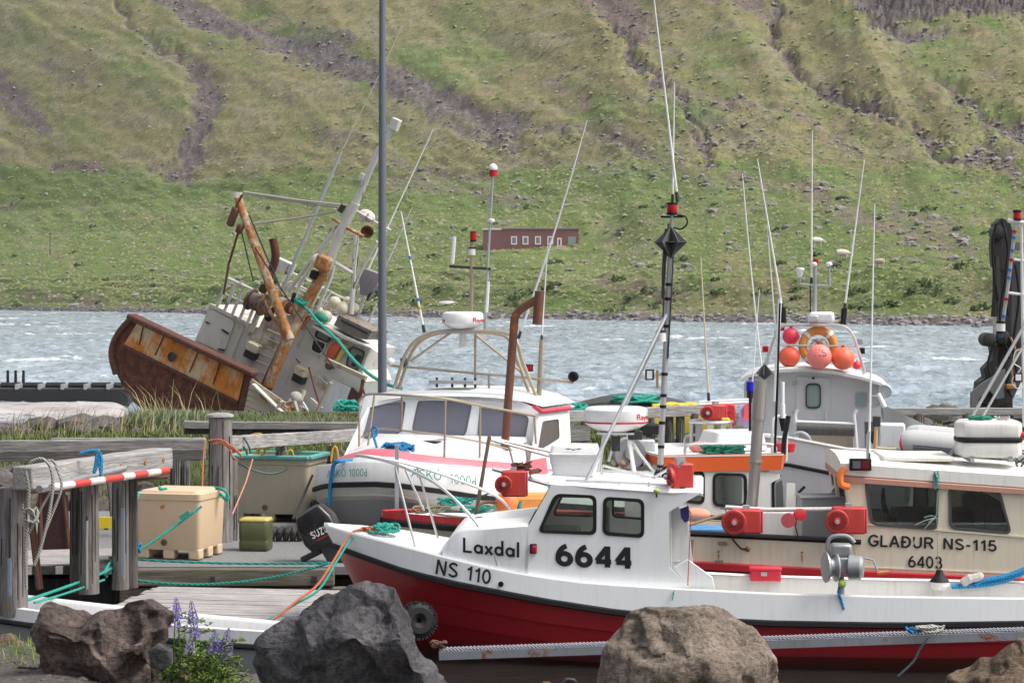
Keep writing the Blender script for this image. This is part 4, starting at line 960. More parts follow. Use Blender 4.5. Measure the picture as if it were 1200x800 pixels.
for i in range(7): m = MB(); a = LF.y(766+i*3, 560, -.1); m.tube(spline([a, a+V(.04, -.05, .10), a+V(rn.uniform(-.02,.12), -.08, rn.uniform(.0,.16)), a+V(.15,-.1,rn.uniform(-.02,.06))], 5), .010, 6); m.build('cable', BLACK, mo)
# white box on the roof
bx = [(641,530,-.72), (701,533,-.72)]
a, b = LF.y(643,531,-.66), LF.y(701,533,-.66); cx, w = (a.x+b.x)/2, (b.x-a.x); z0 = roofz+.06; z1 = (a.z+b.z)/2
t = empty('liferaft_box', LF.M @ V(cx, -.36, z0), (0,0,A_), 'white moulded box with a lid strapped to the cabin roof of boat 6644', 'box')
def frus(m, z_0, w0, d0, z_1, w1_, d1): m.loft([rpoly([(-w0/2,-d0/2,z_0), (w0/2,-d0/2,z_0), (w0/2,d0/2,z_0), (-w0/2,d0/2,z_0)], .05, 3), rpoly([(-w1_/2,-d1/2,z_1), (w1_/2,-d1/2,z_1), (w1_/2,d1/2,z_1), (-w1_/2,d1/2,z_1)], .05, 3)], closed=True, caps=True)
H = z1-z0; boxm = paint('box_white', (.74,.74,.74), .35, .22, (.4,.4,.4))
m = MB(); frus(m, 0, w*.84, .50, H*.58, w*.93, .56); frus(m, H*.55, w*.96, .58, H*.95, w*.98, .60); m.build('tub', boxm, t, bev=.008)
m = MB(); frus(m, H*.93, w*1.03, .64, H*1.04, w*1.02, .64); frus(m, H*1.02, w*.98, .60, H*1.36, w*.90, .52); m.build('lid', boxm, t, bev=.012)
m = MB(); y = -.30; m.slab([(-.10,y,H*1.24), (-.06,y,H*1.20), (-.03,y,H*1.22), (0,y,H*1.16), (.03,y,H*1.22), (.06,y,H*1.20), (.10,y,H*1.24), (.05,y,H*1.25), (0,y,H*1.215), (-.05,y,H*1.25)], [], (0,-.004,0)); m.build('emblem', LETTER, t)
# reel at the roof's rear edge, lime ball, small blue and red bag
jig_machine(LF.M @ LF.y(801, 558, -.95), R(-78), .10, 'red reel box on a pipe at the rear roof edge of boat 6644', (.24,.24,.28), -1, 1.0)
m = MB(); m.cyl(LF.y(781,560,-.95), LF.y(800,540,-.95), .022); m.build('reel_pipe', INOX, lax)
m = MB(); m.tube([LF.y(800,576,-.95), LF.y(800,570,-.95)], .03, 8); m.build('reel_foot', DARKM, lax)
p = LF.y(769.5,575,-1.12); m = MB(); m.ball(p, .035, (1,1,.8)); m.build('green_light', paint('lime_ball', (.35,.50,.08), .4, .1), lax); m = MB(); m.cyl(p-V(0,0,.07), p, .010); m.build('light_stem', DARKM, lax)
m = MB(); m.loft([[LF.y(797,596,-.9), LF.y(807,592,-.9), LF.y(807,592,-.8), LF.y(797,596,-.8)], [LF.y(798,606,-.9), LF.y(808,604,-.9), LF.y(808,604,-.75), LF.y(798,606,-.75)], [LF.y(802,612,-.9), LF.y(806,611,-.9), LF.y(806,611,-.8), LF.y(802,612,-.8)]], closed=True, caps=True); o = m.build('small_bag', paint('navy_cloth', (.03,.03,.16), .8, .1)); o['label'] = 'small navy and red bag hanging under the rear roof edge of boat 6644'; o['category'] = 'bag'; o.matrix_world = LF.M
rope('cord', [LF.M @ LF.y(a, b, -1.06) for a, b in ((805,590),(810,603),(808,640),(806,686))], .006, ORANGE, 'thin orange cord hanging behind the cabin of boat 6644')
p0 = spick(790,693,.01); p1 = spick(787.5,703,.03); rope('cord', [LF.M @ (p0+V(0,-.0,.01)), LF.M @ (p0.lerp(p1,.5)+V(0,-.02,0)), LF.M @ (p1+V(0,-.015,0))], .008, TEAL, 'short green rope end hanging over the white side below the cabin of boat 6644')
m = MB()  # aft corner piece sloping down to the rail
m.slab([P(790,664,-CY+.04), P(806,655,-CY+.04), P(835,676,-CY+.04), P(838,692,-CY+.04), P(807,690,-CY+.04)], [], (0,.03,0)); m.build('coaming_wing', WHITE, lax, bev=.005)
# hand line hauler on the near rail
hl = LF.y(986, 690, -1.08); hl.z -= .10; t = empty('line_hauler', LF.M @ hl, (0,0,A_), 'grey line hauler with a round drum on the near rail of boat 6644', 'winch')
gm_ = paint('cast_alloy', (.36,.37,.38), .45, .4, (.15,.14,.13), metal=.6)
m = MB(); m.cyl((0,0,-.04), (0,0,.28), .035, .028); m.build('pedestal', gm_, t); m = MB(); m.box((0,0,-.02), (.2,.12,.02)); m.build('foot', gm_, t)
m = MB(); m.box((.02,0,.36), (.20,.20,.18)); m.build('gearbox', gm_, t, bev=.02)
m = MB(); m.box((.0,.02,.52), (.22,.18,.14)); m.build('motor', gm_, t, bev=.03)
m = MB(); m.lathe((-.04,-.02,.34), (-1,-.25,0), [(0,.08), (.01,.15), (.03,.16), (.06,.10), (.09,.10), (.12,.16), (.14,.165), (.15,.05)], 24); m.build('drum', gm_, t)
m = MB(); m.lathe((.06,-.04,.34), (1,-.15,0), [(0,.10), (.02,.135), (.14,.13), (.17,.10), (.18,.03)], 20); m.build('housing_drum', gm_, t)
m = MB(); m.tube(spline([(-.12,0,.42), (-.15,0,.56), (-.10,0,.66), (.06,0,.67), (.14,0,.6)], 5), .022, 8); m.build('guard', gm_, t)
m = MB(); m.tube([(.24,0,.44), (.34,-.02,.42), (.38,-.03,.30)], .012, 6); o = m.build('crank', gm_, t); m = MB(); m.cyl((.38,-.03,.28), (.5,-.04,.295), .018); m.build('handle', paint('orange_grip', (.7,.2,.04), .5, .1), o)
m = MB(); m.ball((.0,-.12,.17), .045); m.build('lime_ball', MATS['lime_ball'], t)
rope('cord', [LF.M @ (hl+V(-.02,-.12,.2)), LF.M @ (hl+V(-.04,-.12,.08)), LF.M @ (hl+V(-.01,-.1,-.0)), LF.M @ (hl+V(.02,-.1,-.1))], .015, BLUER, 'blue rope end knotted on the grey line hauler')
# white bundle, fender and blue rope on the far bulwark
p = LF.y(1101, 688, .98); t = empty('fender', LF.M @ p, label='round white fender with a black top on the far rail of boat 6644', cat='fender')
m = MB(); m.lathe((0,0,-.02), (0,0,1), [(0,.08), (.04,.115), (.09,.115)], 20); m.build('ball', WHITE2, t); m = MB(); m.lathe((0,0,.068), (0,0,1), [(0,.118), (.06,.07), (.10,.045), (.13,.04), (.14,.02)], 20); m.build('eye_cap', BLACK, t)
m = MB(); m.tube(spline([LF.y(1127,684,.98), LF.y(1136,678,.98), LF.y(1146,676,.98), LF.y(1152,672,.98)], 4), [.03,.05,.055,.05,.06,.05,.05,.055,.05,.05,.045,.03,.02][:13], 8); o = m.build('cloth_bundle', paint('grey_cloth', (.5,.48,.45), .9, .3)); tag(o, 'pale grey cloth bundle on the far rail beside the blue rope', 'cloth'); o.matrix_world = LF.M
m = MB(); m.cyl(LF.y(786,240,.05),LF.y(786,238,.05),.01)
for k, (dy, yy) in enumerate(((0,1.0), (2.5,1.03), (5,.98))):
    rope('mooring_line', [LF.M @ q for q in spline([LF.y(1115+k*14,687-k*.5,yy), LF.y(1150,685-dy,yy), LF.y(1180,679-dy,yy), LF.y(1204,668-dy*.6,yy)], 6)], .03, BLUER, ['lowest strand of blue rope lying on the far rail at the right edge', 'middle strand of blue rope on the far rail at the right edge', 'topmost strand of blue rope on the far rail at the right edge'][k], 'blue ropes on the far rail')
p = LF.y(897, 673, 1.12); t = empty('tackle_box', LF.M @ p, (0,0,A_), 'red box with a metal clasp on the rail beside the beige hull', 'box')
m = MB(); m.box((0,0,0), (.36,.2,.13)); m.build('body', paint('box_red', (.60,.02,.05), .35, .15), t, bev=.015); m = MB(); m.box((-.02,-.105,.02), (.07,.02,.045)); m.build('clasp', GALV, t); m = MB(); m.box((0,0,.075), (.38,.22,.03)); m.build('lid', MATS['box_red'], t, bev=.01)

# ================= beige boat, GLADUR NS-115 / 6403 =================
g = empty('fishing_boat', W(1000, 668, 27.6)*1.0, (0,0,R(-3)), 'beige fishing boat numbered 6403 lying behind the white and red one', 'fishing boat')
g.location.z = 0
G = Frame(g)
GY = 0.0      # near side plane of hull and cabin
P = lambda px, py, y=0.0: G.y(px, py, y)
# hull near side, stern at the left behind the white cabin, bow out of the picture
gs = [(790,625), (820,627), (900,630), (1000,636), (1012,637)]
m = MB(); secs = []
xs = [P(px, 600).x for px in (775, 800, 850, 900, 950, 1000, 1050, 1100, 1150, 1200, 1260, 1330, 1400)]
def gz(x):
    px, _ = G.pix((x, 0, 1)); return P(px, float(np.interp(px, [775, 1010, 1250, 1400], [624.5, 636, 650, 610])), 0).z
gbe = lambda x: (1.0 if x < 2.0 else max(.12, 1-((x-2.0)/2.6)**2))     # narrowing towards the bow
BW = 2.15
cream = CREAM
hull, strake, hb = MB(), MB(), MB(); rubg = MB(); S1, S2, S3, S4 = [], [], [], []
for x in xs:
    z = gz(x); k = gbe(x); c = BW/2; yn = c-c*k; yf = c+c*k
    px, _ = G.pix((x, 0, .6)); zr = P(px, float(np.interp(px, [775, 1010, 1400], [659, 672, 690])), 0).z
    S1.append([(x, yn+.08, z-.01), (x, yn, z), (x, yn-.0, zr)]); S3.append([(x, yn, zr-.05), (x, yn+.08, .05), (x, yn+.5*k, -.4)])
    S2.append([(x, yn-.0, zr+.045), (x, yn-.06, zr+.03), (x, yn-.06, zr-.05), (x, yn, zr-.07)])
    S4.append([(x, yf-.08, z-.01), (x, yf, z), (x, yf, 0.), (x, yf-.5, -.4)])
hull.loft(S1); hull.loft(S4); hb.loft(S3); strake.loft(S2)
x0 = xs[0]; hull.add([(x0, 0, gz(x0)), (x0, BW, gz(x0)), (x0, BW, 0), (x0, 0, 0)], [(0,1,2,3)])
hull.build('hull_side', cream, g, ang=30); hb.build('hull_bottom', paint('navy_bottom', (.02,.022,.035), .4, .3), g, ang=30); strake.build('rubbing_strake', RED, g, ang=50)
m = MB(); m.loft([[(x, .08+BW/2-BW/2*gbe(x), gz(x)-.02), (x, .12+BW/2-BW/2*gbe(x), gz(x)-.62), (x, BW-.12-BW/2+BW/2*gbe(x), gz(x)-.62), (x, BW-.08-BW/2+BW/2*gbe(x), gz(x)-.02)] for x in xs]); m.build('deck_liner', paint('liner_cream', (.60,.56,.46), .5, .5, (.35,.28,.18)), g, ang=25)
for dy, hw in ((0, .055), (BW, .055)):
    xa = P(775, 600).x; xb = P(1009, 600).x; m = MB(); m.tube([(x, dy+(.02 if dy == 0 else -.02), gz(x)+.012) for x in np.linspace(xa, xb, 8)], hw*.75, 8); m.build('gunwale_cap', BLACK, g)
# fittings on the hull side
for px, py, w_ in ((847,636,.12), (843,658,.10)): m = MB(); m.box(P(px, py, -.01), (w_,.03,.05)); m.build('hinge', paint('rusty_hinge', (.30,.25,.18), .6, .5, rust=.4), g, bev=.008)
for px, py in ((842,646),(940,647),(949,666),(953,666)): m = MB(); m.cyl(P(px, py, 0), P(px, py, -.02), .014); m.build('bolt', paint('rust_bolt', (.35,.14,.04), .7, .3), g)
for px, py, L_ in ((842,649,.12),(940,650,.10),(949,668,.07),(953,668,.07)):
    p = P(px, py, -.003); m = MB(); m.slab([p+V(-.012,0,0), p+V(.012,0,0), p+V(.006,0,-L_), p+V(-.004,0,-L_*.9)], [], (0,-.001,0)); m.build('rust_streak', paint('rust_stain', (.45,.26,.10), .8, .2), g)
m = MB(); m.tube(spline([P(858,631,-.05), P(868,642,-.06), P(874,643,-.06)], 4), .012, 6); m.build('plug_cord', BLACK, g); m = MB(); m.ball(P(876.5,643,-.06), .032, (1,1,1.2), 8); m.build('wooden_plug', paint('plug_brown', (.25,.12,.06), .7, .3), g)
m = MB(); m.slab([P(810,632,-.02), P(813,632,-.02), P(811,655,-.02), P(808,655,-.02)], [], (0,.02,0)); m.build('hinge_strip', paint('rusty_hinge', (.3,.25,.2)), g)
# cabin
side = [P(1001,640), P(1000,632), P(998,600), P(989,560), P(1010,562), P(1210,577), P(1245,640), P(1262,692), P(1120,688), P(1005,672)]
w1 = [P(1013.5,562.5), P(1099,567), P(1098,620.5), P(1021,614.5)]; w2 = [P(1112,569), P(1171,574), P(1185,625), P(1113,619)]
CBW = BW
for sg in (1, -1):
    T = (lambda p: p) if sg == 1 else (lambda p: V(p.x, CBW-p.y, p.z))
    m = MB(); m.slab([T(p+V(0,-.004,0)) for p in side], [[T(p) for p in rpoly(w, .09, 5)] for w in (w1, w2)], (0,.04*sg,0)); m.build('cabin_side', cream, g)
    windows(g, [[T(p+V(0,-.004,0)) for p in w] for w in (w1, w2)], (0,-.03*sg,0), paint('grey_seal', (.06,.06,.065), .5, .2), SMOKE, .026, .09)
m = MB(); m.beam(P(1003,613,-.012), P(1262,634,-.012), .012, .018); m.build('panel_ledge', cream, g); m = MB(); m.beam(P(1003,664,-.012), P(1200,672,-.012), .012, .014); m.build('panel_ledge', cream, g)
# front slanted wall on the right, rear wall with doorway on the left
fa, fb = P(1210,577), P(1262,692); m = MB(); m.slab([fa, fb, V(fb.x, CBW, fb.z), V(fa.x, CBW, fa.z)], [rpoly([fa.lerp(fb,.08)+V(0,.15,0), fa.lerp(fb,.5)+V(0,.15,0), fa.lerp(fb,.5)+V(0,CBW-.15,0), fa.lerp(fb,.08)+V(0,CBW-.15,0)], .08)], (-.04,0,-.01)); m.build('front_wall', cream, g)
ra = P(990,562); rb = P(1000,640); m = MB(); m.slab([ra, rb, V(rb.x,CBW,rb.z), V(ra.x,CBW,ra.z)], [[V(ra.x+(rb.x-ra.x)*t_, y, ra.z+(rb.z-ra.z)*t_) for t_, y in ((.08,.25),(1.0,.25),(1.0,1.5),(.08,1.5))], [V(ra.x+(rb.x-ra.x)*t_, y, ra.z+(rb.z-ra.z)*t_) for t_, y in ((.1,1.7),(.6,1.7),(.6,2.3),(.1,2.3))]], (.04,0,0)); m.build('rear_wall', cream, g)
xi = P(1100,640).x; m = MB(); m.box((xi+.1, 1.3, .95), (1.0,.7,.6)); m.box((xi-.55,.5,1.0), (.12,.5,.5)); m.box((xi+.75,1.2,1.15), (.3,1.9,.5)); m.build('console', paint('dark_console', (.035,.035,.035), .6, .3), g, bev=.02)
m = MB(); c = V(xi-.62,.55,1.42); m.tube([c+V(math.cos(a)*.03, math.cos(a)*.13, math.sin(a)*.16) for a in [2*math.pi*i/18 for i in range(18)]], .014, 6, closed=True); m.tube([c, c+V(.1,.1,-.25)], .02); m.build('wheel', BLACK, g)
m = MB(); m.beam(P(1150,575,1.2), P(1172,618,1.2), .09, .05); m.build('dark_stay', paint('green_black', (.02,.05,.04), .4, .2), g)
m = MB(); m.slab([(P(1000,0).x,.05,.55), (P(1240,0).x,.05,.55), (P(1240,0).x,BW-.05,.55), (P(1000,0).x,BW-.05,.55)], [], (0,0,.02)); m.build('cabin_sole', DARKM, g)
# roof: white top over a salmon edge
z = P(1000,562).z; zt = P(1000,545).z
def roofloft(mb, z0, z1, infl, crown):
    secs = []
    for px in (985, 987, 1000, 1060, 1120, 1180, 1230, 1250, 1253):
        x = P(px, 560).x; k = float(np.interp(px, [985,1000,1230,1253], [0,1,1,.2])); sl_ = P(px, float(np.interp(px, [985,1260], [560,579]))).z - P(985,560).z
        y0, y1 = -infl*1.0+.04*(1-k), CBW+infl-.04*(1-k)
        secs.append([(x,y0,z0+sl_), (x,y0,z1+sl_-.02), (x,y0+.04,z1+sl_), (x,CBW*.3,z1+sl_+crown), (x,CBW*.7,z1+sl_+crown), (x,y1-.04,z1+sl_), (x,y1,z1+sl_-.02), (x,y1,z0+sl_)])
    mb.loft(secs, closed=True, caps=True)
m = MB(); roofloft(m, P(1000,562).z-.02, P(1000,562).z+.06, .05, .0); m.build('roof_edge', paint('salmon_edge', (.50,.26,.19), .6, .4), g)
m = MB(); roofloft(m, P(1000,556).z, P(1000,541).z, .03, .06); m.build('roof', paint('roof_cream', (.78,.77,.72), .45, .3), g, ang=40)
rz_ = P(1000,541).z+.04
a, b = P(995.5,537,-.06), P(1021,551,-.06); m = MB(); m.box(((a.x+b.x)/2,-.05,(a.z+b.z)/2), (b.x-a.x,.10,a.z-b.z)); o = m.build('light_housing', BLACK, g, bev=.01); m = MB(); m.box((b.x-.08,-.11,(a.z+b.z)/2), (.09,.03,.10)); m.build('lens', paint('dark_lens', (.15,.01,.02), .2, .1), o)
m = MB(); m.box(((a.x+b.x)/2-.05,-.11,(a.z+b.z)/2), (.10,.02,.09)); m.build('glass_face', paint('lamp_glass', (.12,.13,.15), .1, .1), o)
m = MB(); m.tube(spline([P(990,548,-.08), P(985,556,-.08), P(986,567,-.08), P(995,570,-.06)], 5), .045, 8); m.build('orange_trim', paint('orange_trim', (.85,.22,.04), .5, .2), g)
m = MB(); m.tube([P(1010,552,.0), P(1100,557,.0), P(1205,566,.0)], .012, 7); m.build('roof_rail', INOX, g)
m = MB(); x = P(1070,536,.8); m.box(x+V(0,0,.02), (.9,1.0,.07)); m.build('roof_hatch', paint('hatch_cream', (.74,.72,.64), .5, .3), g, bev=.03)
for w_, a_, b_ in (('GLA\u00d0UR', 0, .512), ('NS-115', .585, 1)):
    q = [P(1017,639.5,-.012), P(1168,645.5,-.012), P(1168,633,-.012), P(1017.5,626,-.012)]
    L = lambda u, v, q=q: q[0].lerp(q[1], u).lerp(q[3].lerp(q[2], u), v)
    lettering(w_, [L(a_,0), L(b_,0), L(b_,1), L(a_,1)], g, LETTER, .18)
lettering('6403', [P(1064,664,-.012), P(1104.5,666,-.012), P(1104,652,-.012), P(1064.5,650.5,-.012)], g, LETTER, .17)
# life raft canister on the roof
a, b = P(1121,530,.5), P(1196,540,.5); t = empty('liferaft_canister', G.M @ V((a.x+b.x)/2, .55, rz_-.01), (0,0,R(-3)), 'white rounded life raft canister with a black band on the beige boat roof', 'life raft')
Lc = (b.x-a.x); Hc = P(1150,508,.5).z-P(1150,552,.5).z; cm = paint('canister_white', (.72,.71,.67), .35, .35, (.4,.36,.28))
def cani(m, z0, z1, gpad=0):
    secs = []
    for i in range(13):
        u = -1+2*i/12; f_ = (1-abs(u)**5)**.35; w_ = .30*(.55+.45*f_); e = (.72+.28*f_); zc = (z0+z1)/2
        secs.append(rpoly([(u*Lc/2,-w_-gpad,zc-(zc-z0)*e), (u*Lc/2,w_+gpad,zc-(zc-z0)*e), (u*Lc/2,w_+gpad,zc+(z1-zc)*e), (u*Lc/2,-w_-gpad,zc+(z1-zc)*e)], .09, 4))
    m.loft(secs, closed=True, caps=True)
m = MB(); cani(m, .0, Hc*.50); m.build('lower_shell', cm, t, ang=45); m = MB(); cani(m, Hc*.46, Hc); m.build('upper_shell', cm, t, ang=45); m = MB(); cani(m, Hc*.40, Hc*.56, .006); o = m.build('band', BLACK, t, ang=45); o.scale = (1.012,1.01,1)
m = MB(); m.box((-Lc*.3,0,-.02), (.05,.6,.05)); m.build('cradle', GALV, t); m = MB(); m.box((Lc*.3,0,-.02), (.05,.6,.05)); m.build('cradle', GALV, t)
rope('cord', coil(G.M @ V((a.x+b.x)/2-.1, .4, rz_+Hc), .16, 4, .03, 8, flat=.6), .015, paint('green_net', (.02,.22,.14), .8, .1), 'dark green netting thrown over the life raft canister')
rope('cord', coil(G.M @ V((a.x+b.x)/2+.14, .4, rz_+Hc), .12, 3, .03, 9, flat=.6), .010, WROPE, 'pale cord lying on the right end of the life raft canister')
# dangling line on the cabin side
rope('mooring_line', coil(G.M @ P(1097,573,-.04), .04, 3, .22, 4), .010, rope_mat('pale_teal_rope', (.20,.45,.38)), 'pale green rope knotted at the roof edge between the beige cabin windows')
rope('cord', spline([G.M @ P(a_, b_, -.05) for a_, b_ in ((1099,575),(1098,590),(1097,604),(1091,604),(1083,606))], 5)+[], .009, MATS['pale_teal_rope'], 'pale green cord end hanging across the big beige cabin window')
for k, e in enumerate(((1072,615), (1082,621), (1088,612))):
    rope('cord', spline([G.M @ P(1097,606,-.05), G.M @ P((1097+e[0])/2, (604+e[1])/2, -.06), G.M @ P(e[0], e[1], -.05)], 4), .006, WROPE, ['lowest left pale line trailing under the knotted green rope', 'longest pale line trailing down under the knotted green rope', 'shortest pale line trailing under the knotted green rope'][k], 'frayed lines on the beige cabin')
rope('cord', [G.M @ P(1098,606,-.05), G.M @ P(1099,650,-.05), G.M @ P(1100,672,-.10)], .005, WROPE, 'thin white line holding the fender in front of the number 6403')
# tall mast frame: ladder mast leaning right, stays and red light at the right edge
mm = paint('mast_tube', (.45,.45,.44), .4, .35, metal=.4)
m = MB(); m.tube([P(1173,392,1.2), P(1182,330,1.2), P(1190,262,1.2)], .024, 8); m.build('aerial_mast', mm, g)
for k, py in enumerate((273, 280, 295, 306, 318, 327, 352, 372, 395)):
    px = float(np.interp(py, [262,330,392], [1190,1182,1173])); m = MB(); m.cyl(P(px, py, 1.18), P(px, py, 1.18)+V(.004,0,.035), .028); m.build('tape', paint('blue_tape', (.02,.15,.5), .5, .1) if k % 3 else REDLENS, g)
for a_, b_, c_, d_, r_ in ((1181,258,1215,264,.03), (1188,304,1215,308,.018), (1181,343,1215,347,.018), (1197,262,1200,500,.02)):
    m = MB(); m.tube([P(a_,b_,1.2), P(c_,d_,1.2)], r_, 8); m.build('mast_rung', WHITE2, g)
p = P(1192,258,1.2); m = MB(); m.cyl(p, p+V(0,0,.02), .055); m.cyl(p+V(0,0,.10), p+V(0,0,.13), .055); o = m.build('masthead_light', BLACK, g); m = MB(); m.cyl(p+V(0,0,.02), p+V(0,0,.10), .05); m.build('lens', REDLENS, o)
p = P(1173,388,1.15); m = MB(); m.cyl(p, p+V(0,0,.10), .055); o = m.build('lantern', WHITE2, g); m = MB(); m.cyl(p-V(0,0,.03), p, .058); m.cyl(p+V(0,0,.10), p+V(0,0,.13), .058); m.build('cap', BLACK, o)
for a_, b_, c_, d_ in ((1105,548,1215,356), (1136,515,1215,378)): m = MB(); m.tube([P(a_,b_,.7), P(c_,d_,1.2)], .022 if a_ < 1120 else .017, 8); m.build('mast_stay', mm, g)
m = MB(); m.tube(spline([P(1200,408,1.1), P(1190,412,1.1), P(1188,425,1.1), P(1196,432,1.1), P(1186,445,1.1), P(1192,455,1.1), P(1204,452,1.1)], 6), .008, 6); m.build('loose_cable', WHITE2, g)
p = P(1193,442,1.1); m = MB(); m.box(p, (.11,.05,.12)); o = m.build('work_light', BLACK, g, bev=.01); m = MB(); m.box(p+V(-.0,-.03,0), (.07,.01,.08)); m.build('lamp_face', WHITE, o)
whip(g, P(1018,540,.2), P(1025,239,.3), .017, 'white whip aerial at the left end of the beige roof', n=8)
m = MB(); m.tube([P(1016,556,.2), P(1018,505,.2)], .02); m.build('aerial_bracket', INOX, g)
rn = random.Random(12); m = MB()
for i in range(6): m = MB(); a = P(1190, 548-i*4, .6); m.tube(spline([a, a+V(.05,0,rn.uniform(-.1,.1)), a+V(.12,0,.0), a+V(.25,0,rn.uniform(-.1,.1))], 4), .012, 6); m.build('cable', DARKM, g)
for py in (512, 551): pass
m = MB(); m.cyl(P(1188,510,.4), P(1206,510,.4), .05); m.build('red_cap', REDLENS, g)
# pole with three reels on the near gunwale
m = MB(); m.tube([P(850,594,-.12), P(900,597,-.12), P(1008,596,-.12)], .028, 10); m.build('reel_pole', paint('white_pole', (.62,.62,.60), .4, .35), g)
m = MB(); m.box(P(882,600,-.12), (.12,.05,.10)); m.build('pole_clamp', GALV, g)
jig_machine(G.M @ P(863,610,-.28), R(-3), .155, 'red reel nearest the rusty beige stern, hanging from the white pole', (.36,.26,.29)); jig_machine(G.M @ P(983,609,-.28), R(-3), .15, 'red reel with a big ribbed wheel at the corner of the beige cabin', (.40,.26,.33), sc=.98)
t = empty('hand_reel', G.M @ P(931,604,-.2), label='small faded red hand reel on the white pole between two big red reels', cat='fishing reel')
m = MB(); m.lathe((-.06,0,-.05), (-.3,-1,0), [(0,.06), (.01,.09), (.02,.09), (.05,.05), (.08,.05), (.10,.09), (.11,.09)], 20); m.build('spool', MATS['reel_faded'], t); m = MB(); m.lathe((.05,0,.02), (.3,-1,0), [(0,.07), (.07,.075), (.08,.03)], 18); m.build('brake', RED, t)
m = MB(); m.tube(spline([(0,0,-.1), (.03,0,-.2), (.05,0,-.32)], 4), .008, 6); m.build('line_end', BLACK, t)
# gear on the beige working deck
m = MB(); m.box(G.loc(W(905,612,28.4))+V(0,0,0), (.55,.5,.34)); o = m.build('fish_box', WHITE2, None, bev=.03); o.parent = None; o.location = (0,0,0); o.matrix_world = G.M; tag(o, 'white fish box on the working deck behind the first red reel', 'box')
t = empty('blue_box', G.M @ P(835,618,.6), (0,0,R(-5)), 'flat blue tray with an orange handled gaff lying on it', 'tray')
m = MB(); m.box((0,0,-.04), (1.0,.5,.10)); m.build('tray', paint('tray_blue', (.08,.30,.60), .5, .25), t, bev=.015)
gf = empty('gaff', G.M @ P(826,611,.5), label='wooden handled gaff leaning over the blue tray', cat='gaff'); m = MB(); m.tube([(-.25,0,-.06), (.22,0,.09)], .018); m.build('shaft', paint('gaff_wood', (.45,.25,.10), .6, .3), gf); m = MB(); m.tube([(.22,0,.09), (.28,0,.10), (.26,0,.16), (.20,0,.17)], .008); m.build('hook', DARKM, gf)
m = MB(); m.ball((0,0,0), .15, (1.3,.8,.6)); o = m.build('salmon_bag', paint('salmon_bag', (.75,.32,.20), .7, .2)); o.location = G.M @ P(815,603,.9); tag(o, 'salmon coloured bag on the beige working deck', 'bag')
t = empty('steel_tub', G.M @ P(964,588,1.5), label='grey steel tub standing behind the red reel beside the cabin', cat='tub'); m = MB(); m.box((0,0,-.2), (.62,.5,.55)); m.build('body', GALV, t, bev=.02); m = MB(); m.tube([(-.32,-.26,.08), (.32,-.26,.08), (.32,.26,.08), (-.32,.26,.08)], .018, 6, closed=True); m.build('rim', GALV, t)
for (a_, b_), (c_, d_), lbx in (((965,600),(1004,520),'rail'), ((978,600),(1012,520),'rail')): pass
m = MB(); m.tube(spline([P(965,600,1.9), P(972,580,1.9), P(985,560,1.9), P(1000,551,1.9)], 6), .02, 8); m.build('hoop_rail', INOX, g)

# steel exhaust stack on the beige stern, with a radar reflector on its head
st = metal('stack_steel', (.42,.40,.36), .45, .5)
m = MB(); m.tube([P(880,604,1.2), P(884,560,1.2), P(888.5,490,1.2)], [.075,.075,.075], 16); m.tube([P(888.5,492,1.2), P(891.5,446,1.2)], [.088,.088], 16); so_ = m.build('exhaust_stack', st, g)
for px, py in ((888.5,490),(885.2,541)): m = MB(); a = P(px, py, 1.2); m.cyl(a-V(0,0,.01), a+V(0,0,.02), .092, .092, 16); m.build('clamp_ring', st, so_)
c = P(896,437,1.2); r = .125
for ang in (20, 80, 140): d = V(math.cos(R(ang)), math.sin(R(ang)), 0); m = MB(); m.slab([c+V(0,0,r), c+d*r, c-V(0,0,r*.7), c-d*r], [], V(-d.y, d.x, 0)*.005); m.build('reflector_plate', MATS['reflector_grey'], g)
m = MB(); m.tube([P(908,530,1.3), P(911,450,1.3), P(914,355,1.3)], [.016,.016,.012], 8); m.build('aerial_base', BLACK, g)

p = P(917,478,1.25); m = MB(); m.cyl(p-V(0,0,.13), p+V(0,0,.05), .035); o = m.build('radio_aerial', WHITE, g); m = MB(); m.cyl(p+V(0,0,.05), p+V(0,0,.34), .026); m.build('aerial_tip', WHITE, o); m = MB(); m.cyl(p-V(0,0,.3), p-V(0,0,.13), .015, .05); m.build('aerial_foot', BLACK, o)

# ================= white boat with a pink stripe (ASKO 1000d), bow towards the camera =================
k = empty('fishing_boat', (-.92, 33.8, 0), (0,0,R(-20)), 'white motor boat with a pink stripe and a tubular radar arch, bow towards the camera', 'fishing boat')
K = Frame(k); P = lambda px, py, y: K.y(px, py, y)
PLN = [(0,-2.8),(.35,-2.76),(.75,-2.6),(1.1,-2.3),(1.38,-1.9),(1.62,-1.3),(1.78,-.6),(1.84,.2),(1.84,1.2),(1.82,2.4),(1.76,4.6)]
def outl(off=0.0, zt=None, n=4):
    pts = spline([(-x, y, 0) for x, y in PLN[::-1]] + [(x, y, 0) for x, y in PLN[1:]], n); out = []
    for i, p in enumerate(pts):
        t = pts[min(i+1, len(pts)-1)] - pts[max(i-1, 0)]; nrm = V(-t.y, t.x, 0).normalized()
        out.append(p + nrm*off)
    return out
ktop = [(300,548),(366,546),(394,542),(410,540),(430,540),(455,541),(480,546),(532,550),(560,551.5),(640,556),(760,560)]
kbot = [(300,576),(366,574),(380,569),(394,567),(440,566),(470,568),(520,575),(558,581),(640,590),(760,598)]
base_o = outl()
def kz(p, tab):
    px, _ = K.pix((p.x, p.y, 1.4))
    if p.y > -.2 and p.x < 0: px = 366
    py = float(np.interp(px, [t[0] for t in tab], [t[1] for t in tab])); w = K.M @ p
    return CZ-(py-HZ)*w.y/F
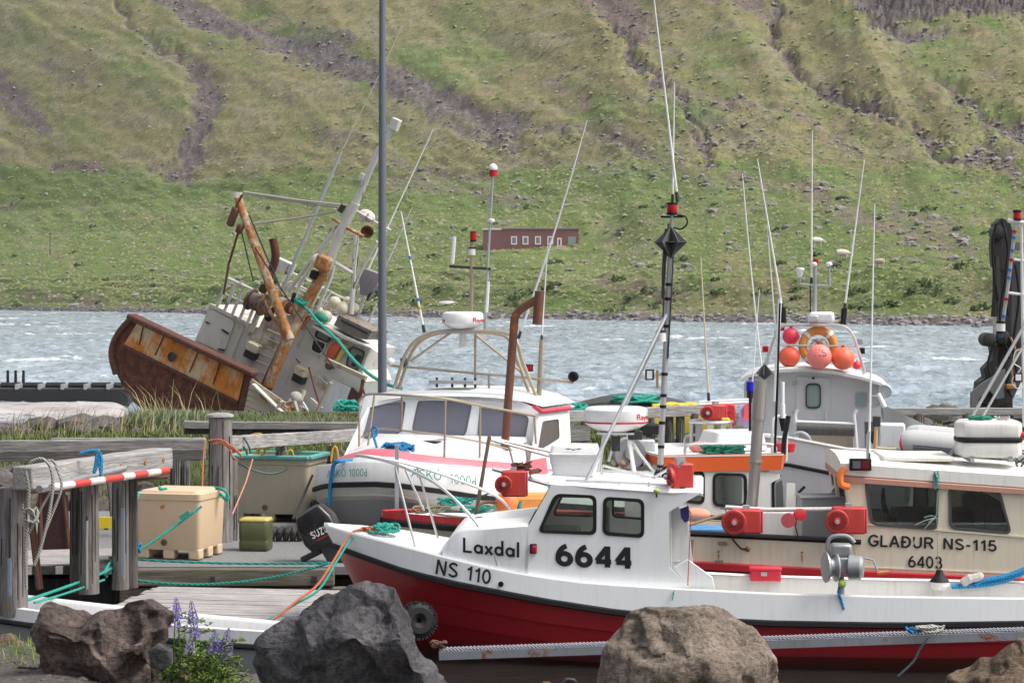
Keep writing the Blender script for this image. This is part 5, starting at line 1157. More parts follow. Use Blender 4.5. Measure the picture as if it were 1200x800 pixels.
def ring(off, tab, dz=0.0, clampz=None):
    o = outl(off); zz = [kz(b, tab) for b in base_o]
    return [V(p.x, p.y, z+dz) for p, z in zip(o, zz)]
# outward is the side away from the boat: find the sign once
sgn = 1 if (outl(.1)[len(base_o)//2].y < base_o[len(base_o)//2].y) else -1
rg = lambda off, tab, dz=0.0: ring(off*sgn, tab, dz)
m = MB(); m.loft([rg(-.14, ktop, -.02), rg(-.03, ktop, 0), rg(0, ktop, -.03), rg(.015, kbot, .02)]); m.build('topsides', WHITE2, k, ang=50)
m = MB(); m.loft([rg(0, kbot, .03), rg(.055, kbot, .02), rg(.06, kbot, -.04), rg(0, kbot, -.06)]); m.build('rub_rail', BLACK, k)
hg = paint('hull_pale_grey', (.50,.50,.47), .45, .4, (.3,.28,.22)); hg2 = paint('hull_grey', (.27,.28,.28), .4, .3)
m = MB(); m.loft([rg(.03, kbot, -.05), rg(-.02, kbot, -.15), rg(-.0, kbot, -.17), rg(-.08, kbot, -.24)]); m.build('spray_ledge', hg, k, ang=20)
def wl(off, z): return [V(p.x, p.y, z) for p in outl(off*sgn)]
m = MB(); m.loft([rg(-.07, kbot, -.23), wl(-.28, .8), wl(-.5, .35), wl(-.75, -.1)]); m.build('hull', hg2, k)
m = MB(); n_ = len(base_o); dk = rg(-.10, ktop, -.05)
m.loft([dk[:n_//2+1], dk[n_//2:][::-1]]); m.build('deck', MATS['deck_white'], k)
pink = paint('pink_stripe', (.70,.17,.21), .45, .25, (.6,.35,.35))
half = [i for i, p in enumerate(base_o) if p.y < .6]
tr = lambda r: [r[i] for i in half]
cz = K.y(520, 511, -.05).z
def inner(sx, y1, z): return [V(base_o[i].x*sx, min(y1, base_o[i].y*.0+y1), z) for i in half]
m = MB(); m.loft([tr(rg(-.20, ktop, -.04)), tr(rg(-.27, ktop, .05))]); m.build('coachroof_foot', WHITE, k, ang=60)
m = MB(); m.loft([tr(rg(-.27, ktop, .05)), tr(rg(-.33, ktop, .12)), tr(rg(-.42, ktop, .15))]); m.build('pink_stripe', pink, k, ang=60)
r1 = tr(rg(-.42, ktop, .15)); r2 = [V(p.x*.88, max(-.08, p.y*.35-.0 if p.y > 0 else p.y*.03-.02), cz+.02) for p in r1]
mid = [a.lerp(b, .5)+V(0,0,.05) for a, b in zip(r1, r2)]
m = MB(); m.loft([r1, mid, r2]); m.build('coachroof', WHITE, k, ang=60)
# wheelhouse
n0 = V(0,-1,.30).normalized(); p0 = V(0,-.02,cz); FP = lambda px, py, o=0.0: K.pl(px, py, p0+n0*o, n0)
front = [FP(414,530), FP(417,505), FP(428,463), FP(460,458), FP(520,457), FP(590,461), FP(633,480), FP(622,540), FP(560,535), FP(470,528)]
ws = [[FP(429,479),FP(475.5,468),FP(470,507),FP(425,514)], [FP(491,467.5),FP(553,471),FP(545,511),FP(483,506)], [FP(563,476.5),FP(620,487),FP(613,522),FP(560,512)]]
m = MB(); m.slab(front, [rpoly(w, .10, 5) for w in ws], -n0*.05); m.build('wheelhouse_front', WHITE, k)
curt = paint('curtained_pane', (.17,.17,.21), .12, .05)
windows(k, ws, n0*.02, paint('thin_seal', (.12,.12,.12), .5, .1), curt, .012, .10)
fr_top, fr_bot = FP(633,480), FP(622,545); XR = (fr_top.x+fr_bot.x)/2
nS = V(1,0,.16).normalized(); SP = lambda px, py, o=0.0: K.pl(px, py, fr_top+nS*o, nS)
a = SP(633,480); b = SP(667,479); c = SP(671,560); d = SP(622,560)
w4 = [SP(636,494), SP(654,491), SP(655,513), SP(630,528)]
m = MB(); m.slab([a, b, c, d], [rpoly(w4, .05)], -nS*.05); m.build('wheelhouse_side', WHITE, k)
windows(k, [w4], nS*.02, MATS['thin_seal'], paint('striped_curtain', (.10,.085,.08), .3, .5), .012, .06)
mir_ = lambda p: V(-p.x-.05, p.y, p.z)
m = MB(); m.slab([mir_(p) for p in (a, b, c, d)], [], (.05,0,0)); m.build('wheelhouse_side', WHITE, k)
yb = b.y; m = MB(); m.slab([V(a.x,yb,1.0), V(-a.x,yb,1.0), V(-a.x,yb,b.z), V(a.x,yb,b.z)], [], (0,-.05,0)); m.build('wheelhouse_rear', WHITE, k)
# roof
zf = FP(520,462).z; secs = []
for t_ in (0, .04, .15, .35, .6, .85, 1.0):
    y = -.02 + (FP(520,462).y-.10) + t_*(yb+.25-(FP(520,462).y-.1)); c_ = math.sin(math.pi*min(.5, t_*1.2+.10))
    row = []
    for u in (-1, -.96, -.8, -.5, -.2, .2, .5, .8, .96, 1): row.append(V(u*1.42, y+abs(u)**2*.10*(1-t_), zf-.06-abs(u)**3*.10+ .14*c_*(1-abs(u)**4)))
    secs.append(row)
m = MB(); m.loft(secs); m.loft([[p-V(0,0,.07) for p in r] for r in secs]); m.build('roof', WHITE, k, ang=60)
rr = [SP(625,478,.05), SP(640,485,.05), SP(668,477,.05)]
m = MB(); m.tube([SP(626,476,.03), SP(634,482,.03), SP(668,478,.03)], .035, 8); m.build('roof_pink_edge', paint('red_pink_edge', (.62,.06,.10), .4, .2), k)
# red-white panel aft on the port side
m = MB(); m.slab([SP(618,540,.04), SP(640,536,.04), SP(645,575,.04), SP(618,585,.04)], [], (-.03,0,0)); m.build('pink_panel', pink, k)
# bow rail
yy = {421:-.9, 428:-1.2, 439:-1.75, 471:-2.25, 522:-2.1, 563:-1.55, 600:-1.0, 627:-.55}
R_ = lambda px, py: P(px, py, float(np.interp(px, list(yy.keys()), list(yy.values()))))
m = MB(); m.tube(spline([R_(*q) for q in ((420.6,470),(428,463),(439,461.5),(471,463),(522,467),(563,475),(600,482),(627,487))], 6), .019, 8); m.build('rail', BRASSY, k)
m = MB(); m.tube(spline([R_(*q) for q in ((424,512),(434,505),(446,502),(470,504),(520,510),(560,517),(600,527))], 6), .014, 8); m.build('rail', BRASSY, k)
for a_, b_ in (((421,468),(421,526)), ((439,461),(430,532)), ((471,463),(470,506)), ((522,467),(520.5,547)), ((563,475),(562,536)), ((626,487),(628,520))): m = MB(); m.cyl(R_(*a_), R_(*b_), .016); m.build('stanchion', BRASSY, k)
# radar arch: two pairs of bowed tubes
def arch(pts, dy, name='arch_tube', r=.030):
    m = MB(); m.tube(spline([P(x, y, dy) for x, y in pts], 6), r, 8); m.build(name, BRASSY, k)
arch([(462,455),(468,435),(477.5,411),(492,396),(516,388.5),(555,388),(594,391),(606,402),(613,425),(629,466)], .75)
arch([(467,456),(474,435),(483,412),(498,396),(520,389.5),(555,389),(588,392),(600,403),(607,424),(621,462)], 1.0)
for a_, b_ in (((528,390),(481,423)), ((557,392),(609,434)), ((457,428),(672,448)), ((557,392),(557,455)), ((573,440),(573,455))): m = MB(); m.tube([P(*a_, .85), P(*b_, .85)], .020, 8); m.build('arch_brace', BRASSY, k)
p = P(458,424,.85); m = MB(); m.ball(p, .065, (1,1,1.0), 8); m.build('spotlight', WHITE, k)
p = P(473,424,.85); m = MB(); m.box(p, (.09,.08,.13)); m.build('green_light_box', paint('dark_green_lamp', (.01,.08,.06), .3, .1), k, bev=.01)
p = P(620,431,.85); m = MB(); m.box(p, (.11,.09,.11)); o = m.build('red_light_box', BLACK, k, bev=.01); m = MB(); m.box(p+V(.02,-.05,0), (.06,.02,.08)); m.build('lens', REDLENS, o)
p = P(672.5,441,.8); m = MB(); m.lathe(p+V(0,.05,0), (0,-1,0), [(0,.04), (.03,.075), (.10,.08), (.11,.06), (.08,.03)], 16); m.build('round_horn', BLACK, k)
rc = P(542.5,387,.9); dome = radar_dome(K, rc, .325, .29, k, red=False)
o = dome
word_on_drum('Raymarine', rc, .327, rc.z+.13, rc.z+.20, -52+12, 40, dome, REDLENS, .18); word_on_drum('Raymarine', rc, .327, rc.z+.13, rc.z+.20, 152, 232, dome, REDLENS, .18)
m = MB(); m.box(rc-V(0,0,.02), (.55,.4,.03)); m.build('radar_plate', GALV, k); m = MB(); m.cyl(rc-V(0,0,.25), rc-V(0,0,.05), .06, .05); m.build('hanging_lamp', WHITE2, k)
for (x0, y0, x1, y1, r, mt_, nm) in ((552,390,553,283,.030,BRASSY,'mast'), (527,312,575,315,.022,DARKM,'crossbar'), (568.5,388,571,318,.026,GALV,'aerial_pole'), (571,318,577.6,207,.020,GALV,'aerial_pole'), (530,309,532.5,277,.034,WHITE,'stick_aerial'), (570,366,572,330,.03,WHITE2,'aerial_sleeve')):
    m = MB(); m.tube([P(x0,y0,1.0), P(x1,y1,1.0)], r, 8); m.build(nm, mt_, k)
p = P(553,299,1.0); m = MB(); m.cyl(p, p+V(0,0,.10), .055); o = m.build('lantern', WHITE2, k); m = MB(); m.cyl(p+V(0,0,.11), p+V(0,0,.17), .02); m.cyl(p+V(0,0,.10), p+V(0,0,.12), .06); m.build('cap', BLACK, o)
p = P(554.5,281,1.0); m = MB(); m.cyl(p, p+V(0,0,.11), .05); o = m.build('masthead_light', REDLENS, k); m = MB(); m.cyl(p-V(0,0,.03), p, .05); m.cyl(p+V(0,0,.11), p+V(0,0,.13), .045); m.build('cap', BLACK, o)
p = P(578,207,1.0); m = MB(); m.lathe(p, (0,0,1), [(0,.05), (.01,.062), (.09,.062), (.10,.07)], 16); m.build('red_collar', REDLENS, k); m = MB(); m.ball(p+V(0,0,.13), .068, (1,1,1.1), 8); m.build('satellite_dome', WHITE, k)
p = P(576,261,1.0); m = MB(); m.lathe(p, (0,0,1), [(0,.02), (.02,.05), (.05,.05), (.06,.03)], 12); m.build('gps_mushroom', WHITE, k)
wb = P(497,388,.9); wt = P(470,248,.9); whip(k, wb, wt, .022, n=6)
for t_, mt_ in ((.25, MATS['blue_tape']), (.18, YROPE), (.60, MATS['blue_tape'])):
    q = wb.lerp(wt, t_); m = MB(); m.cyl(q, q+(wt-wb).normalized()*.05, .024, .024, 8); m.build('tape', mt_, k)
whip(k, P(608,395,.9), P(688,141,.9), .020, n=8, bow=.012); whip(k, P(634.5,400,.9), P(642,286,.9), .015)
m = MB(); m.tube([P(631,476,.9), P(634.5,398,.9)], [.045,.028], 10); m.build('aerial_post', BRASSY, k)
# rusty exhaust on the foredeck
ru = paint('rusty_pipe', (.14,.055,.035), .6, .4, (.3,.15,.08), rust=.25)
m = MB(); m.tube([P(590.6,534,-.75), P(603,374,-.75)], .062, 14); m.build('exhaust_pipe', ru, k)
m = MB(); m.tube(spline([P(603,376,-.75), P(604.5,369,-.75), P(612,361,-.75), P(629,351,-.75)], 5), .062, 12); m.build('exhaust_elbow', ru, k); m = MB(); m.cyl(P(629.5,380,-.75), P(632.5,341,-.75), .072, .072, 14); m.build('exhaust_head', ru, k)
# roof rack, hatch, handle, ropes, names
m = MB(); a_, b_ = P(508,447,.6), P(560,450,.6); m.box(((a_.x+b_.x)/2,.6,a_.z), (b_.x-a_.x,.4,.05)); m.build('roof_rack', GALV, k)
for px in (512, 530, 545, 557): m = MB(); q = P(px,446,.6); m.cyl(q-V(0,0,.10), q+V(0,0,.05), .02); m.build('rack_leg', DARKM, k)
q = P(497,519,-1.2); m = MB(); m.box(q+V(0,0,.02), (.62,.55,.03), Matrix.Rotation(R(-3), 3, 'X')); o = m.build('deck_hatch', BLACK, k, bev=.02); m = MB(); m.box(q+V(0,0,.045), (.54,.47,.02)); m.build('hatch_lid', paint('hatch_grey', (.30,.31,.34), .3, .1), o)
m = MB(); m.tube(spline([P(532.5,551,-1.9), P(534,544,-1.9), P(539,541,-1.9), P(544,544,-1.9), P(545,551,-1.9)], 5), .016, 8); m.build('deck_ring', BRASSY, k)
rope('mooring_line', [K.M @ q for q in coil(P(466,533,-2.25)+V(0,0,.0), .23, 12, .16, 2, flat=.6)], .022, BLUER, 'big heap of blue rope on the foredeck of the boat with the pink stripe')
rope('mooring_line', [K.M @ q for q in spline([P(444,534,-2.3), P(441,522,-2.25), P(438,512,-2.2), P(436,503,-2.15), P(440,500,-2.15), P(442,507,-2.15), P(438,513,-2.2)], 6)], .020, BLUER, 'blue rope looped over the bow rail in front of the left window')

tealp = paint('teal_letter', (.01,.30,.27), .4, .1)
def kfn(q, off=.03):
    def f(u, v):
        px = (q[0][0]*(1-u)+q[1][0]*u)*(1-v)+(q[3][0]*(1-u)+q[2][0]*u)*v; py = (q[0][1]*(1-u)+q[1][1]*u)*(1-v)+(q[3][1]*(1-u)+q[2][1]*u)*v
        best = None
        for i in range(len(OB)-1):
            (xa, ya), (xb, yb_) = (OB[i].x, OB[i].y), (OB[i+1].x, OB[i+1].y)
            pa, pb = OBP[i], OBP[i+1]
            if min(pa, pb) <= px <= max(pa, pb) and pb > pa:
                t_ = (px-pa)/(pb-pa); x, y = xa+(xb-xa)*t_, ya+(yb_-ya)*t_; w = K.M @ V(x, y, 0); z = CZ-(py-HZ)*w.y/F; return V(x, y, z)
        return K.y(px, py, -1)
    return f
OB = outl(.030*sgn, n=4); OBP = [K.pix((p.x, p.y, 1.4))[0] for p in OB]
for q, w_ in (([(482,558),(517,563),(517,553),(482,548)], 'ASK\u00d3'), ([(527,566),(558,569.5),(558,558.5),(527,554.5)], '1000d'), ([(383,560),(405,558),(405,549),(383,551)], 'ASK\u00d3'), ([(409,558),(430,558),(430,548.5),(409,549)], '1000d')):
    lettering(w_, None, k, tealp, .10, fn=kfn(q))

OB = outl(.065*sgn, n=4); OBP = [K.pix((p.x, p.y, 1.4))[0] for p in OB]; fk = kfn([(0,1000),(1200,1000),(1200,0),(0,0)]); kp = lambda a, b: fk(a/1200, 1-b/1000)
rope('mooring_line', [K.M @ q for q in spline([P(452,537,-2.35), P(425,538,-2.1), kp(400,540), kp(392,543), kp(389,555), kp(387,570), kp(386,592)], 6)], .030, BLUER, 'thick blue rope hanging over the bow at the left name')

# ================= orange roofed boat, red bow =================
h = empty('fishing_boat', W(448, 597, 30.4), (0,0,R(12)), 'white boat with an orange cabin roof edge and a red trimmed bow', 'fishing boat'); h.location.z = 0
H = Frame(h); P = lambda px, py, y=-1.05: H.y(px, py, y)
zb0 = P(449, 596, 0).z
hb_ = lambda x: 1.1*min(1, (max(x, 0)/1.9)**.62) if x > 0 else 0.02
hzs = lambda x: zb0 - .055*min(x, 5) - .02
xs = [0, .05, .15, .3, .5, .8, 1.1, 1.5, 2, 3, 4, 5, 6, 7]
A, B, C, D = MB(), MB(), MB(), MB()
for sd in (-1, 1):
    r1, r2, r3 = [], [], []
    for x in xs:
        b, z = hb_(x), hzs(x)
        r1.append([(x, sd*max(.0, b-.09), z-.01), (x, sd*b, z), (x, sd*b, z-.10)]); r2.append([(x-.02, sd*(b+.02), z-.10), (x-.02, sd*(b+.04), z-.12), (x-.02, sd*(b+.04), z-.18), (x, sd*b, z-.19)]); r3.append([(x, sd*b, z-.18), (x+.25, sd*b*.85, .4), (x+.5, sd*b*.6, -.2)])
    A.loft(r1); B.loft(r2); C.loft(r3)
A.build('gunwale', paint('chipped_red', (.50,.025,.03), .5, .25, (.5,.45,.4)), h, ang=50); B.build('rub_rail', BLACK, h); C.build('hull', CREAM, h)
m = MB(); m.loft([[(x, -hb_(x)+.05, hzs(x)-.06), (x, 0, hzs(x)-.03), (x, hb_(x)-.05, hzs(x)-.06)] for x in xs]); m.build('deck', MATS['deck_white'], h)
# cabin
cx0, cx1 = P(782,560).x, P(914,560).x; zt = P(850,549).z; CWd = 2.1
so_ = [P(782,600), P(782,541), P(850,549), P(914,555), P(914,560), P(903,566), P(903,640), P(782,640)]
w1 = [P(836,554.5), P(874.5,555.5), P(874.5,594), P(836,592)]; w0 = [P(800,549), P(825,552), P(825,590), P(800,587)]
for sg in (1, -1):
    T = (lambda p: p) if sg == 1 else (lambda p: V(p.x, -p.y, p.z))
    m = MB(); m.slab([T(p) for p in so_], [[T(p) for p in rpoly(w, .09)] for w in (w1, w0)], (0,.04*sg,0)); m.build('cabin_side', WHITE2, h)
    windows(h, [[T(p) for p in w] for w in (w1, w0)], (0,-.03*sg,0), BLACK, CLEAR, .03, .09)
m = MB(); m.slab([(cx0,-1.05,.6), (cx0,1.05,.6), (cx0,1.05,zt+.1), (cx0,-1.05,zt+.1)], [rpoly([(cx0,-.9,zt-.5), (cx0,-.1,zt-.5), (cx0,-.1,zt-.05), (cx0,-.9,zt-.05)], .08), rpoly([(cx0,.1,zt-.5), (cx0,.9,zt-.5), (cx0,.9,zt-.05), (cx0,.1,zt-.05)], .08)], (-.04,0,0)); m.build('cabin_front', WHITE2, h)
xe = P(903,600).x; m = MB(); m.slab([(xe,-1.0,.6), (xe,1.05,.6), (xe,1.05,zt), (xe,-1.0,zt)], [[(xe,-.75,.7), (xe,.1,.7), (xe,.1,zt-.12), (xe,-.75,zt-.12)]], (-.04,0,0)); m.build('cabin_rear', WHITE2, h)
m = MB(); m.slab([(cx0,-1,.6), (cx1,-1,.6), (cx1,1,.6), (cx0,1,.6)], [], (0,0,.02)); m.build('cabin_sole', DARKM, h)
for px, (y0, y1) in ((906,(556,612)), (935,(570,612))):
    m = MB(); m.tube(spline([H.y(px+8,y0,-1.0), H.y(px+1,y0+8,-1.0), H.y(px,y0+20,-1.0), H.y(px+1,y1,-1.0)], 5), .022, 8); m.build('door_seal', BLACK, h)
m = MB(); m.slab([P(909,566,-.98), P(917,562,-.98), P(919,612,-.98), P(910,612,-.98)], [], (0,.02,0)); m.build('door_pane', SMOKE, h)
m = MB(); m.slab([P(922,566,-.9), P(932,566,-.9), P(932,612,-.9), P(921,612,-.9)], [], (0,.03,0)); m.build('door_leaf', WHITE2, h)
# roof with orange fascia flaring out
org = paint('orange_fascia', (.85,.14,.03), .45, .25, (.5,.2,.1))
a, b, c, d = P(777,531,-1.09), P(782,542,-1.07), P(915,556,-1.07), P(917,536,-1.09)
zr_ = (a.z+d.z)/2; zl = (b.z+c.z)/2; x0, x1 = a.x, d.x
zr_ += .02; zl -= .03; top_ = [(x0-.05,-1.11,zr_), (x1,-1.11,zr_), (x1+.22,-.6,zr_), (x1+.22,1.1,zr_), (x0-.05,1.1,zr_)]; bot_ = [(x0+.06,-1.08,zl), (x1-.02,-1.08,zl), (x1+.18,-.6,zl), (x1+.18,1.06,zl), (x0+.06,1.06,zl)]
m = MB(); m.loft([bot_, top_], closed=True); m.build('orange_fascia', org, h)
m = MB(); m.slab([V(*p)-V(0,0,.03) for p in top_], [], (0,0,.02)); m.slab([V(*p) for p in bot_], [], (0,0,.02)); m.build('roof', WHITE2, h); h_r = zr_
for y in (-1.0, 1.0):
    m = MB(); q0, q1 = P(803,536,y), P(909,538,y); m.tube(spline([V(q0.x,y,h_r-.02), V(q0.x,y,h_r+.08), V(q0.x+.1,y,h_r+.13), V((q0.x+q1.x)/2,y,h_r+.13), V(q1.x-.1,y,h_r+.12), V(q1.x,y,h_r+.06), V(q1.x,y,h_r-.02)], 5), .02, 8); m.build('roof_handrail', INOX, h)
q = P(860,520,-.2); m = MB(); m.loft([rpoly([(q.x-.42,-.6,h_r), (q.x+.38,-.6,h_r), (q.x+.38,.3,h_r), (q.x-.42,.3,h_r)], .06), rpoly([(q.x-.34,-.52,h_r+.26), (q.x+.34,-.52,h_r+.26), (q.x+.34,.22,h_r+.26), (q.x-.34,.22,h_r+.26)], .08)], closed=True, caps=True); m.build('skylight', WHITE, h, bev=.02)
rn = random.Random(6); m = MB(); q = P(848,533,-.85)
net = []
for i in range(160): net.append(V(q.x+rn.uniform(-.32,.32), q.y+rn.uniform(-.15,.15), h_r+rn.uniform(.0,.10)))
rope('net_pile', [H.M @ p for p in net], .012, paint('green_net', (.02,.22,.14)), 'green net bunched on the orange edged roof'); q = P(820,527,-.5); m = MB(); m.ball(V(q.x, q.y, h_r+.06), .10, (1.6,1,.8), 8); o = m.build('red_white_bag', paint('bag_pale_red', (.75,.25,.22), .7, .3)); o.matrix_world = H.M; tag(o, 'pale red crumpled bag left of the green net on the roof', 'bag')
m = MB(); q = P(919,530,-.6); m.lathe(V(q.x, q.y, h_r-.02), (0,0,1), [(0,.14), (.12,.16), (.13,.14)], 18); o = m.build('red_bucket', RED); o.matrix_world = H.M; tag(o, 'red bucket standing on the rear corner of the orange edged roof', 'bucket')
m = MB(); m.tube(spline([P(905,540,-.9), P(905,500,-.9), P(908,490,-.9), P(920,487,-.9), P(922,500,-.9), P(921,540,-.9)], 5), .022, 8); m.build('ladder_hoop', WHITE2, h)
m = MB(); m.tube(spline([P(924,487,-1.0), P(922,500,-1.0), P(919,515,-1.0), P(918,532,-1.0)], 5), .035, 8); m.build('black_hose', BLACK, h)
# gallows rail on the foredeck
m = MB(); m.tube([P(556,612,-.85), P(573.6,511,-.85)], .026, 8); m.build('gallows_post', paint('brown_post', (.22,.15,.11), .5, .3, metal=.3), h)
for a_, b_, y0, y1, r in (((575,513),(650,530),-.85,-.6,.020), ((575,515),(705,551),-.85,-.85,.020), ((577,549),(705,585),-.9,-.95,.028), ((596,521),(604,553),-.85,-.85,.016), ((615,518),(622,560),-.6,-.6,.016)):
    m = MB(); m.tube([P(*a_, y0), P(*b_, y1)], r, 8); m.build('gallows_rail', INOX if r < .025 else GALV, h)
m = MB(); m.tube(spline([P(559,597,-.85), P(562,591,-.85), P(570,588,-.85), P(582,589,-.85)], 5), .024, 8); m.build('handle_bar', paint('copper_bar', (.45,.28,.2), .4, .2, metal=.4), h)
jig_machine(H.M @ P(592,566,-.95), R(4), .125, 'bright red reel hanging from the grey pipe above the red trimmed bow', (.34,.34,.36), sc=.95)
rn = random.Random(3); m = MB(); q = P(607,549,-.9)
pts = [q+V(rn.uniform(-.10,.20), rn.uniform(-.05,.05), rn.uniform(-.03,.09)) for _ in range(50)]; rope('cord', [H.M @ p for p in pts], .012, rope_mat('rust_rope', (.12,.05,.03)), 'rust brown tangle of cord on top of the bright red reel')
m = MB(); m.loft([[P(622,550,-1.0), P(631,548,-1.0), P(636,551,-.9), P(620,553,-.9)], [P(622,556,-1.0), P(628,555,-1.0), P(632,554,-.9), P(620,556,-.9)]], closed=True, caps=True); o = m.build('clamp_tongue', paint('brown_clamp', (.2,.12,.08), .6, .3), h)
m = MB(); m.ball((0,0,0), .17, (1,.9,1.15), 12); o = m.build('float', paint('orange_float', (.90,.22,.05), .45, .2, (.8,.5,.3))); o.location = H.M @ P(594,592,-.2); tag(o, 'orange float lying on the foredeck behind the bright red reel', 'float')
m = MB(); m.ball((0,0,0), .22, (1.25,.9,.8), 12); o = m.build('pink_bag', paint('pale_pink_bag', (.62,.42,.36), .6, .3)); o.location = H.M @ P(584,603,-.1); tag(o, 'pale pink bag on the foredeck beside the orange float', 'bag')
m = MB(); m.loft([rpoly([(-.35,-.2,-.3), (.35,-.2,-.3), (.35,.2,-.3), (-.35,.2,-.3)], .05), rpoly([(-.38,-.23,.0), (.38,-.23,.0), (.38,.23,.0), (-.38,.23,.0)], .05), rpoly([(-.36,-.2,.06), (.36,-.2,.06), (.36,.2,.06), (-.36,.2,.06)], .05)], closed=True, caps=True); o = m.build('tarpaulin_box', paint('orange_tarp', (.75,.33,.08), .6, .3)); o.location = H.M @ P(615,583,.1); tag(o, 'orange covered box behind the bright red reel', 'box')
for c_, sd, mat, lb in ((P(532,592,-.1), 2, TEAL, 'teal rope coil heaped on the red trimmed bow'), (P(505,601,-.3), 5, rope_mat('khaki_rope', (.30,.30,.20)), 'khaki rope coil on the red trimmed bow'), (P(560,602,-.4), 7, TEAL, 'loose teal rope loops beside the black deck vent')):
    rope('mooring_line', [H.M @ q for q in coil(c_+V(0,0,.02), .26, 6, .08, sd, flat=.5)], .013, mat, lb)
rope('mooring_line', [H.M @ q for q in sag(P(505,600,-.5), P(570,606,-.6), .03)], .014, MATS['khaki_rope'], 'khaki rope lying along the red trimmed bow')
rope('mooring_line', [H.M @ q for q in spline([P(520,595,-.2), P(560,583,-.7), P(576,576,-.85)], 6)], .013, TEAL, 'teal rope led up to the grey pipe above the red trimmed bow')
rope('mooring_line', [H.M @ q for q in spline([P(610,588,-.7), P(608,596,-.75), P(609,608,-.75)], 6)], .03, TEAL, 'thick teal rope end hanging under the bright red reel')
# net hauler amidships
gm_ = MATS['cast_alloy']; nh = empty('net_hauler', H.M @ P(742,560,-.2), (0,0,R(10)), 'grey net hauler with a large disc behind the mast of boat 6644', 'winch')
m = MB(); m.lathe((-.10,-.12,.36), (0,-1,0), [(0,.15), (.03,.23), (.06,.235), (.09,.17), (.11,.16), (.13,.22), (.15,.215), (.14,.10), (.18,.08), (.18,.03)], 28); m.build('disc', gm_, nh)
m = MB(); m.box((.15,.05,.42), (.3,.3,.26)); m.build('motor', GALV, nh, bev=.04); m = MB(); m.box((0,.1,0), (.3,.25,.5)); m.build('stand', DARKM, nh, bev=.03)
m = MB(); m.cyl((.02,-.1,.12), (.3,-.12,.2), .03); m.build('lever', WHITE2, nh); m = MB(); m.cyl((-.05,-.2,.05), (.22,-.2,.05), .05); m.build('roller', paint('brown_roller', (.3,.2,.12), .6, .4), nh); m = MB(); m.box((.22,0,.68), (.28,.2,.16)); m.build('cover', BLACK, nh, bev=.03); m = MB(); m.cyl((-.25,-.05,0), (-.25,-.05,.5), .04); m.build('fairlead', BRASSY, nh)
rn = random.Random(14)
for i in range(9):
    a_ = V(rn.uniform(-.3,.3), -.2, rn.uniform(-.1,.3)); m = MB(); m.tube(spline([a_, a_+V(rn.uniform(-.1,.1),-.05,rn.uniform(-.1,.1)), a_+V(rn.uniform(-.2,.2),-.02,rn.uniform(-.25,-.0))], 4), rn.uniform(.012,.03), 6); m.build('hose', rn.choice([DARKM, GALV, MATS['brown_roller'], WHITE2]), nh)
for i in range(12):
    m = MB(); r = rn.uniform(.03,.07); m.ball((rn.uniform(-.3,.35), rn.uniform(-.25,-.1), rn.uniform(-.15,.25)), r, (1,1,.8), 6); m.build('fitting', rn.choice([GALV, MATS['brown_roller'], DARKM, paint('pale_fitting', (.55,.45,.4), .6, .3)]), nh)
# aft gear: pole with reel, red bag, drum basket, blue light, whips
m = MB(); m.tube([P(819,474,.9), P(880,471,.9)], .025, 8); m.build('aft_pole', WHITE2, h); m = MB(); m.tube([P(819,471,1.05), P(878,468,1.05)], .02, 8); m.build('aft_pole', WHITE2, h)
jig_machine(H.M @ P(829,483,.75), R(8), .10, 'faded pinkish reel on the white pole above the steel basket', (.26,.2,.22), 1)
m = MB(); m.box((0,0,0), (.20,.2,.32)); m.box((0,-.11,.1), (.18,.02,.1)); o = m.build('red_pouch', RED, bev=.03); o.location = H.M @ P(852.5,486,.8); tag(o, 'red pouch hanging from the white pole right of the faded reel', 'bag')
m = MB(); m.box((0,0,0), (.12,.12,.14)); o = m.build('yellow_pouch', paint('yellow_pouch', (.75,.6,.05), .6, .2), bev=.02); o.location = H.M @ P(850,495,.6); tag(o, 'small yellow pouch under the red pouch', 'bag')
m = MB(); m.loft([[P(868,476,.7), P(880,474,.7), P(880,474,.9), P(868,476,.9)], [P(866,488,.6), P(882,488,.6), P(882,488,.95), P(866,488,.95)], [P(864,498,.7), P(876,499,.7), P(876,499,.9), P(864,498,.9)]], closed=True, caps=True); o = m.build('hanging_cloth', paint('lilac_cloth', (.45,.28,.50), .8, .3)); o.matrix_world = H.M; tag(o, 'lilac and red cloth hanging at the end of the white pole', 'cloth')
m = MB(); m.loft([[P(873,473,.6), P(881,472,.6), P(881,472,.7), P(873,473,.7)], [P(871,490,.55), P(877,492,.55), P(877,492,.65), P(871,490,.65)]], closed=True, caps=True); o = m.build('hanging_cloth', paint('red_cloth', (.6,.06,.08), .8, .3)); o.matrix_world = H.M; tag(o, 'narrow red cloth in front of the lilac cloth', 'cloth')
t = empty('steel_basket', H.M @ P(833,518,.6), (0,0,R(12)), 'round stainless basket standing behind the orange roof', 'basket')
m = MB(); rr_ = .31; m.tube([(rr_*math.cos(a_), rr_*math.sin(a_), .30) for a_ in [2*math.pi*i/24 for i in range(24)]], .022, 8, closed=True); m.build('rim', INOX, t)
for i in range(10): a_ = 2*math.pi*i/10; m = MB(); m.box((rr_*.95*math.cos(a_), rr_*.95*math.sin(a_), .14), (.09,.02,.32), Matrix.Rotation(a_+math.pi/2, 3, 'Z')); m.build('stave', INOX if i % 2 else paint('basket_grey', (.35,.36,.4), .4, .3, metal=.5), t)
m = MB(); m.cyl((0,0,-.05), (0,0,.0), rr_*.95); m.build('bottom', INOX, t)
m = MB(); m.box((P(815,520,0).x, .9, h_r-.06), (1.6,.5,.14)); m.build('aft_locker', WHITE2, h, bev=.02)
